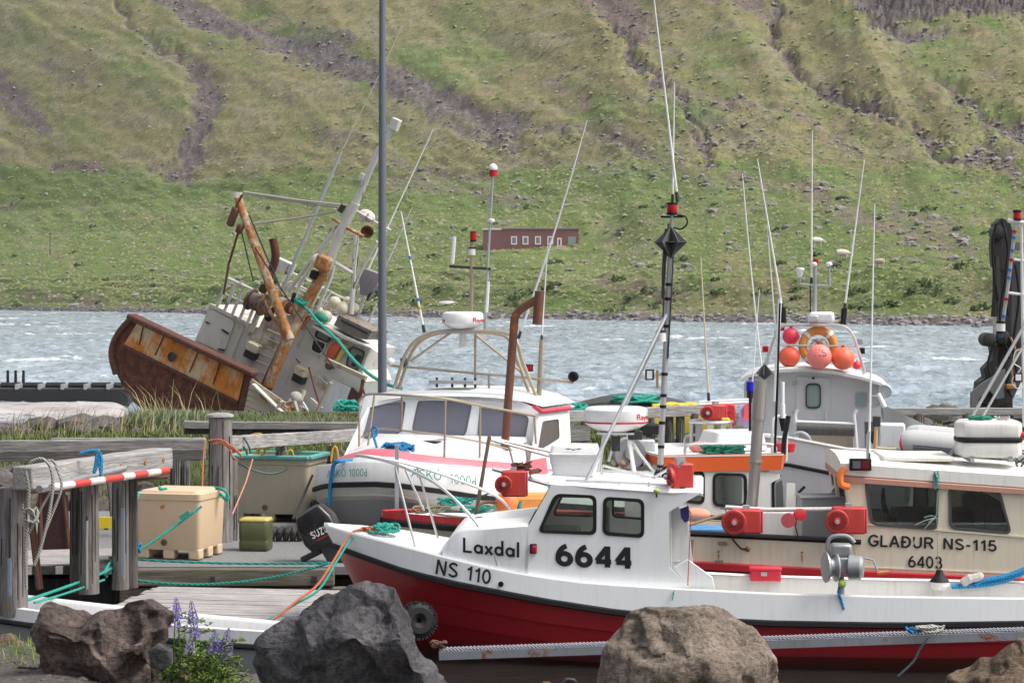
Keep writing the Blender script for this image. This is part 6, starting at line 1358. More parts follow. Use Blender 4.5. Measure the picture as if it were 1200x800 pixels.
p = P(879,458,-.3); m = MB(); m.cyl(p, p+V(0,0,.13), .055, .05, 14); m.build('blue_light', paint('blue_lens', (.01,.01,.5), .15, .05), h); m = MB(); m.cyl(p-V(0,0,.10), p, .045); m.tube([p-V(0,0,.1), p-V(0,0,.9)], .02, 6); m.build('light_stem', BLACK, h)
whip(h, P(893.6,440,-.2), P(870,204,-.2), .015, bow=-.005); whip(h, P(880,470,-.25), P(890,339,-.25), .012); whip(h, P(830.5,468,.9), P(821,301,.9), .018, mat=paint('yellowed_whip', (.55,.50,.36), .5, .2))

# ================= grey wheelhouse boat at the back =================
w = empty('fishing_boat', W(955, 560, 37.0), (0,0,R(-8)), 'pale grey boat seen from astern with round red floats on its roof frame', 'fishing boat'); w.location.z = 0
Wf = Frame(w); P = lambda px, py, y=0.0: Wf.y(px, py, y)
gp = paint('wheelhouse_grey', (.55,.56,.57), .45, .2, (.35,.33,.3))
back = [P(872,560), P(873,447), P(890,439), P(920,435), P(950,434.5), P(980,438), P(1010,444), P(1034,452), P(1036,490), P(1036,560)]
door = [P(933,441), P(973,442.5), P(973,500), P(932,500)]; dwin = rpoly([P(945.5,451), P(960.5,451), P(960.5,476.5), P(945.5,476.5)], .07); rwin = rpoly([P(1002.5,459), P(1016,459), P(1016,477), P(1002.5,477)], .06)
m = MB(); m.slab(back, [rwin, [p for p in door]], (0,.05,0)); m.build('wheelhouse_rear', gp, w)
m = MB(); m.slab([p+V(0,-.02,0) for p in door], [dwin], (0,.05,0)); do = m.build('door', gp, w, bev=.008)
gl = paint('teal_glass', (.28,.36,.36), .08, .1)
for q, par in (([P(945.5,451,-.02), P(960.5,451,-.02), P(960.5,476.5,-.02), P(945.5,476.5,-.02)], do),): 
    o_ = rpoly(q, .07); c_ = sum(o_, V(0,0,0))/len(o_); m = MB(); m.slab([p+(p-c_).normalized()*.03+V(0,-.01,0) for p in o_], [[p+V(0,-.01,0) for p in o_]], (0,.03,0)); m.build('window_frame', DARKM, do); m = MB(); m.slab([p+V(0,.02,0) for p in o_], [], (0,.01,0)); m.build('pane', gl, do)
windows(w, [[P(1002.5,459,-.0), P(1016,459), P(1016,477), P(1002.5,477)]], (0,-.02,0), GALV, gl, .02, .06)
m = MB(); m.tube([P(968,481,-.05), P(969,495,-.05)], .015, 6); m.build('handle', INOX, do)
for py in (449, 483): m = MB(); m.box(P(932,py,-.04), (.10,.03,.05)); m.build('hinge', GALV, do)
m = MB(); m.cyl(P(953,443,-.05), P(953,443,0), .022); m.build('door_knob', BLACK, do)
for sx, x_ in ((1,P(1036,500).x), (-1,P(872,500).x)):
    m = MB(); m.slab([(x_,0,1.2), (x_,2.2,1.2), (x_,2.2,2.5), (x_,0,2.55)], [], (-.05*sx,0,0)); m.build('wheelhouse_side', gp, w)
m = MB(); m.slab([(P(872,500).x,2.2,1.2), (P(1036,500).x,2.2,1.2), (P(1036,500).x,2.2,2.6), (P(872,500).x,2.2,2.6)], [], (0,.05,0)); m.build('wheelhouse_front', gp, w)
edge = [(868,442),(876,437),(890,433.5),(920,430),(946,429.5),(980,433),(1010,439),(1032,446),(1041,452)]
m = MB(); secs = []
for y in (-.28, -.24, 0, 1.2, 2.35, 2.4):
    r = [P(a_, b_, -.25) for a_, b_ in edge]; r = [V(p.x, y, p.z - (.03 if y in (-.28, 2.4) else 0)) for p in r]; secs.append(r + [p-V(0,0,.05) for p in r[::-1]])
m.loft(secs, closed=True, caps=True); m.build('roof', paint('roof_grey', (.62,.62,.62), .5, .3), w, ang=40)
# hull and bulwarks
hw = paint('grey_hull_white', (.72,.73,.74), .4, .2)
x0, x1 = P(868,560,-2.2).x, P(1000,560,-2.2).x
m = MB()
L0 = [P(860,512,-2.6), P(925,514,-2.6), P(990,528,-2.6), P(1052,530,-2.2), P(1060,505,0)]
bulw = [(P(860,510,-2.2)), (P(925,513,-2.4)), (P(992,526,-2.6)), (P(1060,530,-2.6))]
m.loft([[p, V(p.x, p.y, .9), V(p.x, p.y+.3, 0), V(p.x, p.y+.6, -.4)] for p in bulw] + [[V(bulw[-1].x+.5, 1.5, bulw[-1].z+.2), V(bulw[-1].x+.5, 1.5, .9), V(bulw[-1].x+.3, 1.5, 0), V(bulw[-1].x, 1.5, -.4)], [V(bulw[-1].x-.4, 5, bulw[-1].z+.5), V(bulw[-1].x-.4, 5, .9), V(bulw[-1].x-.8, 5, 0), V(bulw[-1].x-1.2, 5, -.4)]])
m.build('hull', hw, w, ang=30)
m = MB(); m.tube([V(p.x, p.y-.02, p.z-.42) for p in bulw], .03, 6); m.build('rub_line', BLACK, w)
m = MB(); m.tube(bulw, .03, 6); m.build('bulwark_cap', WHITE2, w)
m = MB(); m.slab([bulw[0]-V(0,0,.5), bulw[3]-V(0,0,.5), V(bulw[3].x,2.2,bulw[0].z-.4), V(bulw[0].x,2.2,bulw[0].z-.4)], [], (0,0,.02)); m.build('deck', GALV, w)
# net roller between white arms
m = MB(); m.tube([P(934,502,-1.2), P(1001,504,-1.2)], .10, 14); m.build('net_roller', paint('roller_grey', (.07,.07,.065), .5, .4), w)
m = MB(); m.tube([P(931,494,-1.2), P(1003,497,-1.2)], .028, 8); m.build('roller_frame', WHITE2, w)
for px in (933, 1002): m = MB(); m.tube(spline([P(px+2,480,-1.2), P(px-1,486,-1.2), P(px,500,-1.2), P(px+2,525,-1.2)], 4), .028, 8); m.build('roller_arm', WHITE2, w)
m = MB(); m.tube(spline([P(926,517,-1.5), P(930,509,-1.5), P(940,507,-1.5), P(948,513,-1.5), P(951,525,-1.5), P(951,545,-1.8)], 5), .03, 8); m.build('hoop', GALV, w)
m = MB(); m.box(P(967,520,-.6), (.9,.3,.35)); m.build('fish_chute', BRASSY, w, bev=.02)
for cx_, cy_, r in ((1037,458,.115), (1025,470,.10)):
    p = P(cx_, cy_, -.3); m = MB(); m.lathe(p+V(0,.08,0), (0,-1,0), [(0,.05), (.06,r), (.10,r), (.115,r*.85), (.10,r*.8), (.10,.02)], 22); m.build('deck_lamp', GALV, w)
m = MB(); m.tube([P(1029,461,-.4), P(1037,477,-.4)], .04, 8); m.build('lamp_arm', WHITE, w)
a_ = P(1045,511,-.8); m = MB(); m.box(a_, (.42,.5,.42)); m.build('deck_box', hw, w, bev=.03)
t = empty('beige_bucket', Wf.M @ P(1039,533,-1.6), label='beige fish bucket behind the front edge of the beige boat roof', cat='bucket'); m = MB(); m.lathe((0,0,-.15), (0,0,1), [(0,.13), (.27,.17), (.28,.155), (.04,.12)], 20); m.build('body', paint('beige_plastic', (.62,.57,.40), .5, .3), t); m = MB(); m.tube([(-.17,-.02,.1), (-.10,-.12,-.02), (.1,-.12,-.02), (.17,-.02,.1)], .008, 6); m.build('handle', GALV, t)
t = empty('mallet', Wf.M @ P(1025,520,-1.7), label='long wooden handled tool standing upright beside the beige bucket', cat='tool'); m = MB(); m.tube([(0,0,-.15), (.03,0,.33)], .03); m.build('handle', paint('ash_handle', (.65,.42,.20), .6, .2), t); m = MB(); m.box((.03,0,.36), (.12,.08,.16)); m.build('head', DARKM, t, bev=.01)
m = MB(); m.loft([[P(1013,494,-1), P(1029,494,-1), P(1029,494,-.8), P(1013,494,-.8)], [P(1014,505,-1.05), P(1029,505,-1.05), P(1029,505,-.7), P(1014,505,-.7)], [P(1022,520,-1), P(1028,518,-1), P(1028,518,-.8), P(1022,520,-.8)]], closed=True, caps=True); m.build('hanging_glove', DARKM, w)
for px in (1014, 1019): m = MB(); m.cyl(P(px,492,-.9), P(px-1,536,-.9), .022); m.build('stern_post', INOX, w)
# roof frame, floats, life ring
for dy, off in ((-.1, 0), (.12, 6)):
    m = MB(); m.tube(spline([P(896-off*.3,434,dy), P(902,412,dy), P(910,390,dy), P(917,382,dy), P(930,380.5,dy), P(955,381,dy), P(982,381,dy), P(993,385,dy), P(1000,394,dy), P(1007,414,dy), P(1014-off*.3,438,dy)], 5), .026, 8); m.build('roof_arch', INOX, w)
m = MB(); m.tube([P(908,404,-.1), P(1004,406,-.1)], .018, 8); m.build('arch_rail', INOX, w)
def float_(px, py, y, r, col, lb, txt=None):
    p = P(px, py, y); t = empty('float', Wf.M @ p, label=lb, cat='float', group=None); m = MB(); m.ball((0,0,0), r, (1,1,1), 16); m.build('ball', paint('float_%d_%d' % (px, py), col, .4, .15, tuple(min(1, c*1.2+.1) for c in col)), t)
    m = MB(); m.tube([(0,0,r*.9), (0,0,r*1.15)], r*.16, 8); m.build('eye', paint('float_eye', (.35,.05,.04), .5, .2), t)
    if txt:
        rr_ = r*1.01
        def fn(u, v):
            a_ = R(-90-28+56*u); e = R(2+34*v); return V(math.cos(a_)*math.cos(e), math.sin(a_)*math.cos(e), math.sin(e))*rr_
        lettering(txt, None, t, LETTER, .10, fn=fn)
float_(927, 394, .15, .145, (.85,.06,.12), 'upper pinkish red float, smallest of the round ones on the roof frame')
float_(925, 418, -.05, .175, (.85,.13,.06), 'leftmost orange red float in the lower row on the grey boat roof')
float_(960, 417.6, -.35, .205, (.85,.24,.20), 'pale salmon float with NS handwritten on it, in front of the life ring', 'NS')
float_(988, 420, -.25, .190, (.88,.16,.08), 'orange float right of the one with handwritten letters')
float_(1004, 428, .1, .07, (.75,.04,.05), 'tiny red float at the foot of the roof frame')
t = empty('life_ring', Wf.M @ P(959,406,.0), (R(-8),0,0), 'ochre horseshoe life ring with a line inside, standing behind the floats', 'life ring')
m = MB(); m.tube([(math.cos(a_)*.26, 0, math.sin(a_)*.27) for a_ in [2*math.pi*i/32 for i in range(32)]], .075, 10, closed=True); m.build('ring', paint('ring_ochre', (.60,.26,.05), .6, .35, (.7,.5,.3)), t)
for a0 in (45, 135, 225, 315):
    m = MB(); m.tube([(math.cos(R(a0+d_))*.26, 0, math.sin(R(a0+d_))*.27) for d_ in (-6,0,6)], .079, 10); m.build('band', WHITE2, t)
m = MB(); m.tube(coil((0,-.02,-.08), .15, 6, .2, 3, flat=.2), .012, 6); m.build('line', BRASSY, t)
p = P(963,372,.05); m = MB(); m.box(p, (.42,.3,.19)); o = m.build('radar_box', WHITE, w, bev=.05); p = P(952,373.5,-.2); m = MB(); m.box(p, (.21,.10,.13)); o = m.build('floodlight', GALV, w, bev=.03); m = MB(); m.box(p+V(0,-.055,0), (.15,.01,.08)); m.build('lamp_face', paint('lamp_face', (.5,.5,.5), .1, .1), o)
for pts, r, nm, mt_ in (([(954.5,381),(955,334)], .035, 'mast', GALV), ([(955,334),(956,306)], .026, 'mast_top', GALV), ([(950,380),(949.5,330)], .012, 'aerial_cable', DARKM), ([(937,333),(972,335)], .018, 'crossbar', GALV), ([(972,335),(971.6,312)], .018, 'gps_stem', GALV), ([(937,333),(937.5,325)], .018, 'gps_stem', GALV)):
    m = MB(); m.tube([P(a_, b_, .05) for a_, b_ in pts], r, 8); m.build(nm, mt_, w)
p = P(937.5,325,.05); m = MB(); m.lathe(p, (0,0,1), [(0,.03), (.10,.06), (.13,.075), (.16,.07), (.165,.03)], 16); m.build('gps_cone', WHITE, w)
for a_, b_, r in ((971.6,312,.055), (954,312,.048)): p = P(a_, b_, .02); m = MB(); m.lathe(p, (0,0,1), [(0,.02), (.02,r), (.05,r), (.07,r*.6)], 16); m.build('gps_mushroom', WHITE, w)
p = P(956,309,.05); m = MB(); m.cyl(p, p+V(0,0,.08), .045); m.build('red_light', REDLENS, w)
whip(w, P(950.8,332,.1), P(952,153,.1), .018); whip(w, P(989.6,362,.1), P(1013,187,.1), .020); whip(w, P(917,362,.1), P(887.5,186,.1), .020); whip(w, P(909.5,395,.1), P(899,263,.1), .016)
m = MB(); m.tube([P(908,470,-.6), P(914,350,-.6)], .032, 8); m.build('white_pole', WHITE, w)
for a_, b_, c_, d_ in ((989.6,361,988,380), (917.5,360,918,378)): m = MB(); m.tube([P(a_,b_,.1), P(c_,d_,.1)], .05, 8); m.build('aerial_joint', BLACK, w)
for a_, b_, mt_ in ((1008,400,GALV), (1010,411,BLACK), (916,384,REDLENS), (897,409,REDLENS)): m = MB(); m.box(P(a_,b_,.1), (.10,.08,.10)); m.build('side_light', mt_, w, bev=.01)

# ================= rubber dinghy =================
t = empty('rubber_dinghy', W(1062, 535, 34.0), (0,0,R(-14)), 'grey and white rubber dinghy lying behind the beige boat roof', 'dinghy'); t.location.z = 1.55
Df = Frame(t); a_ = Df.y(1056,519,0); z0 = a_.z
tub = spline([(a_.x,0,z0), (a_.x+.25,0,z0), (a_.x+.9,0,z0-.06), (a_.x+1.8,0,z0-.22), (a_.x+2.8,0,z0-.3)], 5)
rr_ = [.16,.175,.19,.2,.205]+[.21]*(len(tub)-5)
dg = paint('hypalon_grey', (.50,.50,.50), .6, .2)
m = MB(); m.tube(tub, rr_, 20); m.build('side_tube', dg, t); m = MB(); m.tube([p+V(0,1.3,0) for p in tub], rr_, 20); m.build('side_tube', dg, t)
for dz in (-.02, -.06, -.10): m = MB(); m.tube([p+V(.02,-(r**2-dz**2)**.5-.004,dz) for p, r in zip(tub[4:], rr_[4:])], .013, 6); m.build('rub_strip', paint('slate_strip', (.10,.11,.14), .6, .2), t)
m = MB(); m.slab([p+V(0,.1,-.12) for p in (tub[0], tub[-1])] + [p+V(0,1.2,-.12) for p in (tub[-1], tub[0])], [], (0,0,.03)); m.build('floor', GALV, t)
m = MB(); m.box(tub[2]+V(.1,.65,.0), (.05,1.1,.36)); m.build('transom', GALV, t)
m = MB(); m.tube(spline([(a_.x+.02,-.1,z0+.12), (a_.x+.0,-.16,z0), (a_.x+.03,-.14,z0-.1)], 4), .02, 6); m.build('red_handle', RED, t)

# ================= stranded trawler, heeling to the right =================
s_ = empty('stranded_trawler', W(228, 486, 64.0), (0, R(23.5), R(-25)), 'rusty white trawler aground and heeling over on the bank', 'trawler')
S = Frame(s_); P = lambda px, py, y=0.0: S.y(px, py, y)
def rusty(name, base, amount, sc, rc=((.055,.022,.016), (.13,.045,.022), (.22,.085,.035))):
    if name in MATS: return MATS[name]
    m, n, b = newmat(name); MATS[name] = m; co = texco(n); st = texco(n, (2.2, 2.2, .45))
    f = ntex(n, co, sc, 10, .7, .4); g_ = ntex(n, st, sc*1.6, 8, .7)
    c = ramp(n, ntex(n, co, sc*5, 6, .75), [(.3, rc[0]), (.5, rc[1]), (.72, rc[2])])
    base2 = mixc(n, ramp(n, ntex(n, co, sc*2.2, 8, .7), [(.4, 0), (.75, .5)]), base, tuple(x*.72 for x in base))
    c = mixc(n, ramp(n, mth(n, 'ADD', mth(n, 'MULTIPLY', f, .55), mth(n, 'MULTIPLY', g_, .45)), [(.66-amount*.35, 0), (.72-amount*.35, 1)]), base2, c)
    n.links.new(c, b.inputs['Base Color']); b.inputs['Roughness'].default_value = .75; b.inputs['Specular IOR Level'].default_value = .25
    bump(n, b, mth(n, 'ADD', f, g_), .5, .05); return m
RUSTH = rusty('rust_hull', (.075,.035,.026), .75, .8, ((.028,.014,.012), (.085,.034,.022), (.19,.070,.032))); OCHRE = rusty('ochre_panel', (.50,.41,.27), .60, .50, ((.20,.07,.02), (.50,.17,.025), (.60,.27,.06)))
RIM = rusty('rust_rim', (.10,.05,.04), .8, 2, ((.05,.025,.02), (.10,.045,.035), (.16,.07,.05)))
WW = rusty('wreck_white', (.62,.60,.54), .34, .9, ((.25,.17,.11), (.38,.27,.17), (.42,.33,.22))); WG = rusty('wreck_grey', (.60,.57,.50), .40, .8, ((.22,.15,.10), (.36,.26,.17), (.4,.3,.2)))
WRM = rusty('wreck_mast', (.50,.42,.30), .62, 1.8, ((.18,.07,.025), (.40,.16,.05), (.5,.28,.12))); WRW = rusty('wreck_rail', (.64,.63,.60), .30, 2.5); BRN = rusty('wreck_brown', (.13,.07,.055), .5, 2)
tr_ = [(156,369),(297,437),(294,462),(289,482),(272,496),(240,503),(205,498),(178,488),(158,472),(143,451),(134,432),(131,415),(133,402),(142,386)]
tp = [P(*q) for q in tr_]; cen = sum(tp, V(0,0,0))/len(tp)
yo = S.pk
secs = []
for y, kx, dz, dx in ((0,1,0,0), (2.2,.86,-1.0,-.1), (5.0,.70,-1.5,-.2), (8,.45,-1.7,-.3), (10,.25,-1.6,-.3), (12,.04,-1.4,-.3)):
    secs.append([V(cen.x+(p.x-cen.x)*kx+dx, y, p.z+dz+(0)) for p in tp])
m = MB(); n_ = len(tp)
for i in range(len(secs)-1):
    m.loft([[secs[i][k_] for k_ in list(range(1, n_))+[0]], [secs[i+1][k_] for k_ in list(range(1, n_))+[0]]])
m.build('hull', RUSTH, s_)
m = MB(); m.slab(tp, [], (0,.06,0)); m.build('transom', RUSTH, s_)
m = MB(); m.slab([P(*q, -.03) for q in ((161,378),(286,438),(279,470),(145,404))], [], (0,.03,0)); m.build('transom_panel', OCHRE, s_)
m = MB()
for a_, b_, w_ in (((153,370),(299,438.5),.30), ): m.beam(P(*a_,-.10), P(*b_,-.10), .45, w_*.55, (0,0,1))
m.build('stern_rim', RIM, s_, bev=.05)
m = MB(); m.beam(P(294,436,-.06), P(285,480,-.06), .26, .12, (0,-1,0)); m.build('corner_plate', RIM, s_)
m = MB(); m.tube(spline([P(156,371,-.04), P(142,386,-.04), P(133,402,-.04), P(131,418,-.04), P(136,438,-.04)], 4), .10, 8); m.build('corner_band', RIM, s_)
for y, q in ((-.05, (161,378,145,404)), ): pass
m = MB(); m.beam(P(145,405,-.05), P(279,471.5,-.05), .06, .08); m.build('panel_edge', RIM, s_)
p = P(202,418,-.05); m = MB(); m.lathe(p, (0,-1,0), [(0,.13), (.04,.15), (.05,.11), (.01,.09)], 16); m.build('hawse_hole', DARKM, s_)
for a_, b_ in (((168,382),(163,404)), ((192,393),(182,416)), ((232,412),(222,436)), ((258,424),(250,450))): m = MB(); m.beam(P(*a_,-.05), P(*b_,-.05), .03, .03, (0,-1,0)); m.build('plate_seam', RIM, s_)
# broken bulwark planks on the starboard quarter
pw = rusty('wreck_planks', (.42,.37,.28), .35, 1.2, ((.10,.08,.05), (.25,.2,.13), (.35,.28,.18)))
for i in range(7):
    a_, b_ = P(294-i*1.4, 446+i*6.5, -.16), P(334+i*2.0, 474+i*5.0, -.16); m = MB(); m.beam(a_, b_, .05, .135, (.3,0,1)); m.build('plank', pw, s_)
for a_, b_, w_, mt_ in (((297,450),(345,496),.20,WG), ((330,470),(318,492),.14,pw), ((345,470),(352,492),.12,pw), ((303,462),(312,470),.15,WRM), ((388,448),(368,490),.14,pw)):
    m = MB(); m.beam(P(*a_,-.28), P(*b_,-.24), .05, w_, (0,-1,0)); m.build('loose_plank', mt_, s_)
# deck houses
YH, YW = 3.0, 3.4
h1 = [(212,440),(246,357),(293,380),(303,384),(309,372),(352,368),(345,400),(320,440),(312,470),(290,470)]
m = MB(); m.slab([P(*q, YH) for q in h1], [], (0,1.8,0)); m.build('deckhouse', WG, s_)
w1 = [(346,372),(353,366),(372,379),(402,396),(434,408),(424,434),(429,447),(410,480),(404,498),(318,498),(308,470),(322,440)]
m = MB(); m.slab([P(*q, YW-.5) for q in w1], [], (0,1.6,0)); m.build('wheelhouse', WW, s_)
m = MB(); m.slab([P(*q, YH-.06) for q in rpoly([(248,362,0),(275,377,0),(262,414,0),(228,398,0)], 4) ] if False else [P(q.x, q.y, YH-.06) for q in rpoly([(248,362,0),(275,377,0),(262,414,0),(228,398,0)], 5)], [], (0,.06,0)); dr = m.build('steel_door', WW, s_)
for a_, b_ in (((260,386),(268,391)), ((256,409),(263,410)), ((241,377),(245,379))): m = MB(); m.beam(P(*a_,YH-.12), P(*b_,YH-.12), .05, .05); m.build('door_clip', DARKM, dr)
for a_, b_, w_ in (((286,381),(272,418),.03), ((309,385),(294,440),.03), ((246,357),(294,381),.10), ((293,379),(290,390),.16)): m = MB(); m.beam(P(*a_,YH-.04), P(*b_,YH-.04), w_, w_*.8, (0,-1,0)); m.build('house_seam', WG, s_)
m = MB(); m.beam(P(303,366,YH-.1), P(294,388,YH-.1), .14, .10, (0,-1,0)); m.build('vent_post', WG, s_)
for cx_, cy_ in ((296,411),(352.5,439)):
    yy_ = (YH if cx_ < 300 else YW-.5); a_ = P(cx_,cy_,yy_-.15)
    m = MB(); m.box(a_+V(0,0,.12), (.40,.34,.26)); vb = m.build('vent_box', paint('vent_cream', (.62,.58,.44), .6, .4, rust=.1), s_, bev=.03); m = MB(); m.box(a_+V(0,.0,-.13), (.36,.26,.22)); m.build('vent_mouth', DARKM, vb); m = MB(); m.beam(a_+V(.0,-.18,-.2), a_+V(.0,-.18,.06), .03, .03); m.build('vent_lever', WRW, vb)
for i in range(6):
    m = MB(); m.tube([P(314-i*3.5,386+i*9,YH-.12), P(330-i*3.2,393+i*9.2,YH-.12)], .02, 6); m.build('ladder_rung', WG, s_)
m = MB(); m.lathe(P(315,371,YH-.02), (0,-1,0), [(0,.15), (.03,.15), (.03,.12), (.0,.11)], 16); m.build('porthole', DARKM, s_)
# wheelhouse openings
def sq(pts, y, nm, mat, par=None, fm=None, r=.05):
    q = rpoly([P(a_, b_, y) for a_, b_ in pts], r, 4)
    if fm:
        c_ = sum(q, V(0,0,0))/len(q); m = MB(); m.slab([p+(p-c_).normalized()*.05 for p in q], [[p for p in q]], (0,.08,0)); par = m.build('window', fm, par or s_); m = MB(); m.slab([p+V(0,.04,0) for p in q], [], (0,.02,0)); m.build('pane', mat, par); return
    m = MB(); m.slab(q, [], (0,.05,0)); m.build(nm, mat, par or s_)
dk = paint('dark_pane', (.03,.035,.04), .15, .2); gg = paint('greenish_pane', (.22,.28,.26), .2, .2); y_ = YW-.58
sq([(367,397),(382,403),(375,415),(364,410)], y_, '', dk, fm=WW, r=.10); sq([(372,388),(386,394),(383,400),(370,394)], y_, '', gg, fm=DARKM); sq([(411,407),(426,413),(417,434),(406,428)], y_, '', gg, fm=BRN, r=.12); sq([(417,415),(423,417),(416,430),(411,428)], y_-.02, 'dark_slot', dk)
m = MB(); m.slab([P(*q, YW-.9) for q in ((366,378),(382,385),(402,397),(436,409),(442,413),(434,407),(400,392),(380,381))], [], (0,.5,0)); m.build('eave', WW, s_)
m = MB(); m.slab([P(*q, YW-.9) for q in ((366,380),(396,396),(395,399),(365,383))], [], (0,.4,0)); m.build('window_visor', WW, s_)
m = MB(); m.tube(spline([P(398,402,y_-.1), P(391,410,y_-.1), P(385,420,y_-.1)], 4), [.05,.10,.14,.16,.16,.15,.14,.12,.08], 10); m.build('orange_buoyancy_ring', paint('orange_red_canvas', (.55,.09,.03), .6, .3), s_)
m = MB(); m.beam(P(406,404,y_-.06), P(395,424,y_-.06), .12, .10, (0,-1,0)); m.build('yellow_board', paint('dull_yellow', (.55,.45,.12), .6, .4), s_)
m = MB(); m.ball(P(386,428,y_-.1), .13); m.build('brown_float', BRN, s_)
m = MB(); m.beam(P(381,421,1.6), P(429,443,1.6), .14, .12); m.build('gangway_beam', pw, s_); m = MB(); m.tube([P(426,442,1.6), P(424,455,1.6), P(417,482,1.6)], .06, 8); m.build('gangway_leg', BRN, s_); m = MB(); m.tube([P(424,452,1.6), P(430,470,1.6), P(434,482,1.6)], .03, 6); m.build('gangway_leg', BRN, s_)
sq([(388,444),(410,455),(396,492),(372,492),(378,462)], YW-.72, 'lower_door', paint('pale_door', (.58,.60,.60), .5, .4))
sq([(412,453),(422,462),(415,476),(407,466)], YW-.66, 'maroon_opening', paint('maroon_dark', (.07,.02,.025), .6, .2))
m = MB(); m.tube([P(372,440,y_-.05), P(386,452,y_-.05)], .03, 6); m.build('grab_rail', WG, s_)
rn = random.Random(41)
for i in range(16):
    a_ = P(rn.uniform(325,372), rn.uniform(466,492), rn.uniform(1.2,2.2)); L_ = rn.uniform(.15,.6); d_ = V(rn.gauss(0,1), rn.gauss(0,.4), rn.gauss(0,1)).normalized()*L_
    m = MB(); m.beam(a_, a_+d_, rn.uniform(.04,.12), rn.uniform(.04,.12), (0,1,.1)); m.build('deck_debris', rn.choice([pw, WRM, BRN, WG, WRW]), s_)
m = MB(); m.ball(P(347,465,1.4), .16, (1.2,1,1), 8); m.build('capstan', WG, s_)
# mast, derrick, struts
def tb(pts, r, nm, mat, n=10, sp=0):
    pts = [P(*q) for q in pts]; m = MB(); m.tube(spline(pts, sp) if sp else pts, r, n); return m.build(nm, mat, s_)
tb([(312,454,2.2),(335,402,2.2)], [.19,.17], 'mast_foot', rusty('mast_foot_rust', (.16,.09,.06), .8, 1.5), 12)
tb([(314,452,2.0),(336,400,2.0),(348,378,2.2)], .16, 'mast_post', WRM, 12)
tb([(335,402,2.2),(367,340,2.2),(383,312,2.2)], [.17,.165,.16], 'mast_lower', WRM, 12)
tb([(382,314,2.2),(400,270,2.2),(417,238,2.2)], [.15,.14,.13], 'mast_middle', rusty('mast_mid', (.62,.60,.56), .35, 2.0, ((.3,.13,.05), (.5,.25,.1), (.5,.35,.2))), 12)
tb([(416,240,2.2),(444,176,2.2),(463,146,2.2)], [.10,.09,.08], 'mast_top', WRW, 12)
tb([(278,230,1.6),(300,290,1.6),(340,398,1.6)], [.12,.13,.14], 'derrick_boom', WRM, 12); tb([(277,232,1.6),(277.5,225,1.6)], .16, 'boom_cap', WW, 12); tb([(308,345,1.6),(318,368,1.6),(332,394,1.6)], .05, 'boom_brace', WRM)
for pts, r in (([(393,270,2.6),(368,300,2.6),(338,341,2.6)], .065), ([(412,240,2.6),(372,300,2.6),(350,335,2.6)], .05), ([(417,275,3.2),(412,368,3.2)], .075), ([(392,308,2.6),(413,320,3)], .06), ([(391,311,2.4),(388,325,2.4),(372,362,2.4)], .06), ([(442,283,3.2),(425,315,3.2),(410,348,3.2)], .045), ([(398,248,2.6),(370,303,2.6)], .03), ([(420,270,3),(415,330,3)], .03), ([(416,246,2.4),(443,262,2.8),(458,270,3)], .035)): tb(pts, r, 'mast_strut', WRW, 8)
tb([(390,256,2.2),(405,266,2.2),(426,277,2.2)], .055, 'rusty_bracket', WRM); tb([(403,240,2.1),(398,248,2.1)], .09, 'masthead_block', DARKM)
m = MB(); m.ball(P(430,253,2.8), .24, (1.1,.9,.75), 10); m.build('radome', WRW, s_)
p = P(431,270,2.7); m = MB(); m.lathe(p, (.5,-1,-.2), [(-.2,.06), (0,.13), (.12,.19), (.13,.15), (.02,.08)], 16); m.build('loudhailer', BRN, s_)
p = P(379,308,2.0); m = MB(); m.box(p, (.42,.4,.45)); m.build('winch_housing', WRM, s_, bev=.08); m = MB(); m.ball(P(372,305,2.0), .19); m.build('searchlight', WRW, s_)
m = MB(); m.box(P(368,322,2.0), (.22,.2,.26)); m.build('black_lamp', BLACK, s_, bev=.05)
for q, sz in (((463,146,2.2), (.26,.2,.34)), ((456,151,2.2), (.12,.12,.2)), ((424,208,2.1), (.14,.12,.25)), ((452,152,2.2), (.4,.05,.04))): m = MB(); m.box(P(*q), sz); m.build('mast_lamp', WRW, s_, bev=.02)
tb([(320,280,2.4),(323,300,2.4),(318,318,2.4),(307,342,2.4)], .125, 'bent_exhaust', rusty('exhaust_brown', (.09,.035,.03), .4, 2), 12, 4)
m = MB(); m.slab([P(*q, 3.4) for q in ((320,300),(342,310),(336,322),(313,312))], [], (0,.3,0)); m.build('white_locker', WRW, s_)
# railings of the boat deck
def railing(top, bot, mid, y, n_, r=.035, w_=.05):
    tb([(*top[0], y), (*top[1], y)], r, 'deck_rail', WRW, 6); tb([(*mid[0], y), (*mid[1], y)], r*.8, 'deck_rail', WRW, 6)
    for i in range(n_):
        t_ = i/(n_-1); a_ = P(top[0][0]+(top[1][0]-top[0][0])*t_, top[0][1]+(top[1][1]-top[0][1])*t_, y); b_ = P(bot[0][0]+(bot[1][0]-bot[0][0])*t_, bot[0][1]+(bot[1][1]-bot[0][1])*t_, y)
        m = MB(); m.tube([a_, b_], w_, 6); m.build('rail_post', WRW, s_)
railing(((268,326),(304,343)), ((253,362),(290,379)), ((261,343),(296,359)), 2.95, 5, .045, .05)
railing(((338,317),(418,357)), ((325,340),(405,377)), ((333,329),(411,367)), 4.6, 9, .03, .025)
railing(((340,330),(372,345)), ((334,345),(366,360)), ((337,338),(369,352)), 3.2, 4, .03, .03)
m = MB(); m.tube([P(296,352,2.6), P(308,357,2.6)], [.26,.26], 16); m.tube([P(293,350,2.6), P(295,351,2.6)], .34, 16); m.tube([P(308,357,2.6), P(310,358,2.6)], .34, 16); m.build('trawl_winch', rusty('winch_rust', (.2,.16,.13), .5, 3), s_)
rn = random.Random(43)
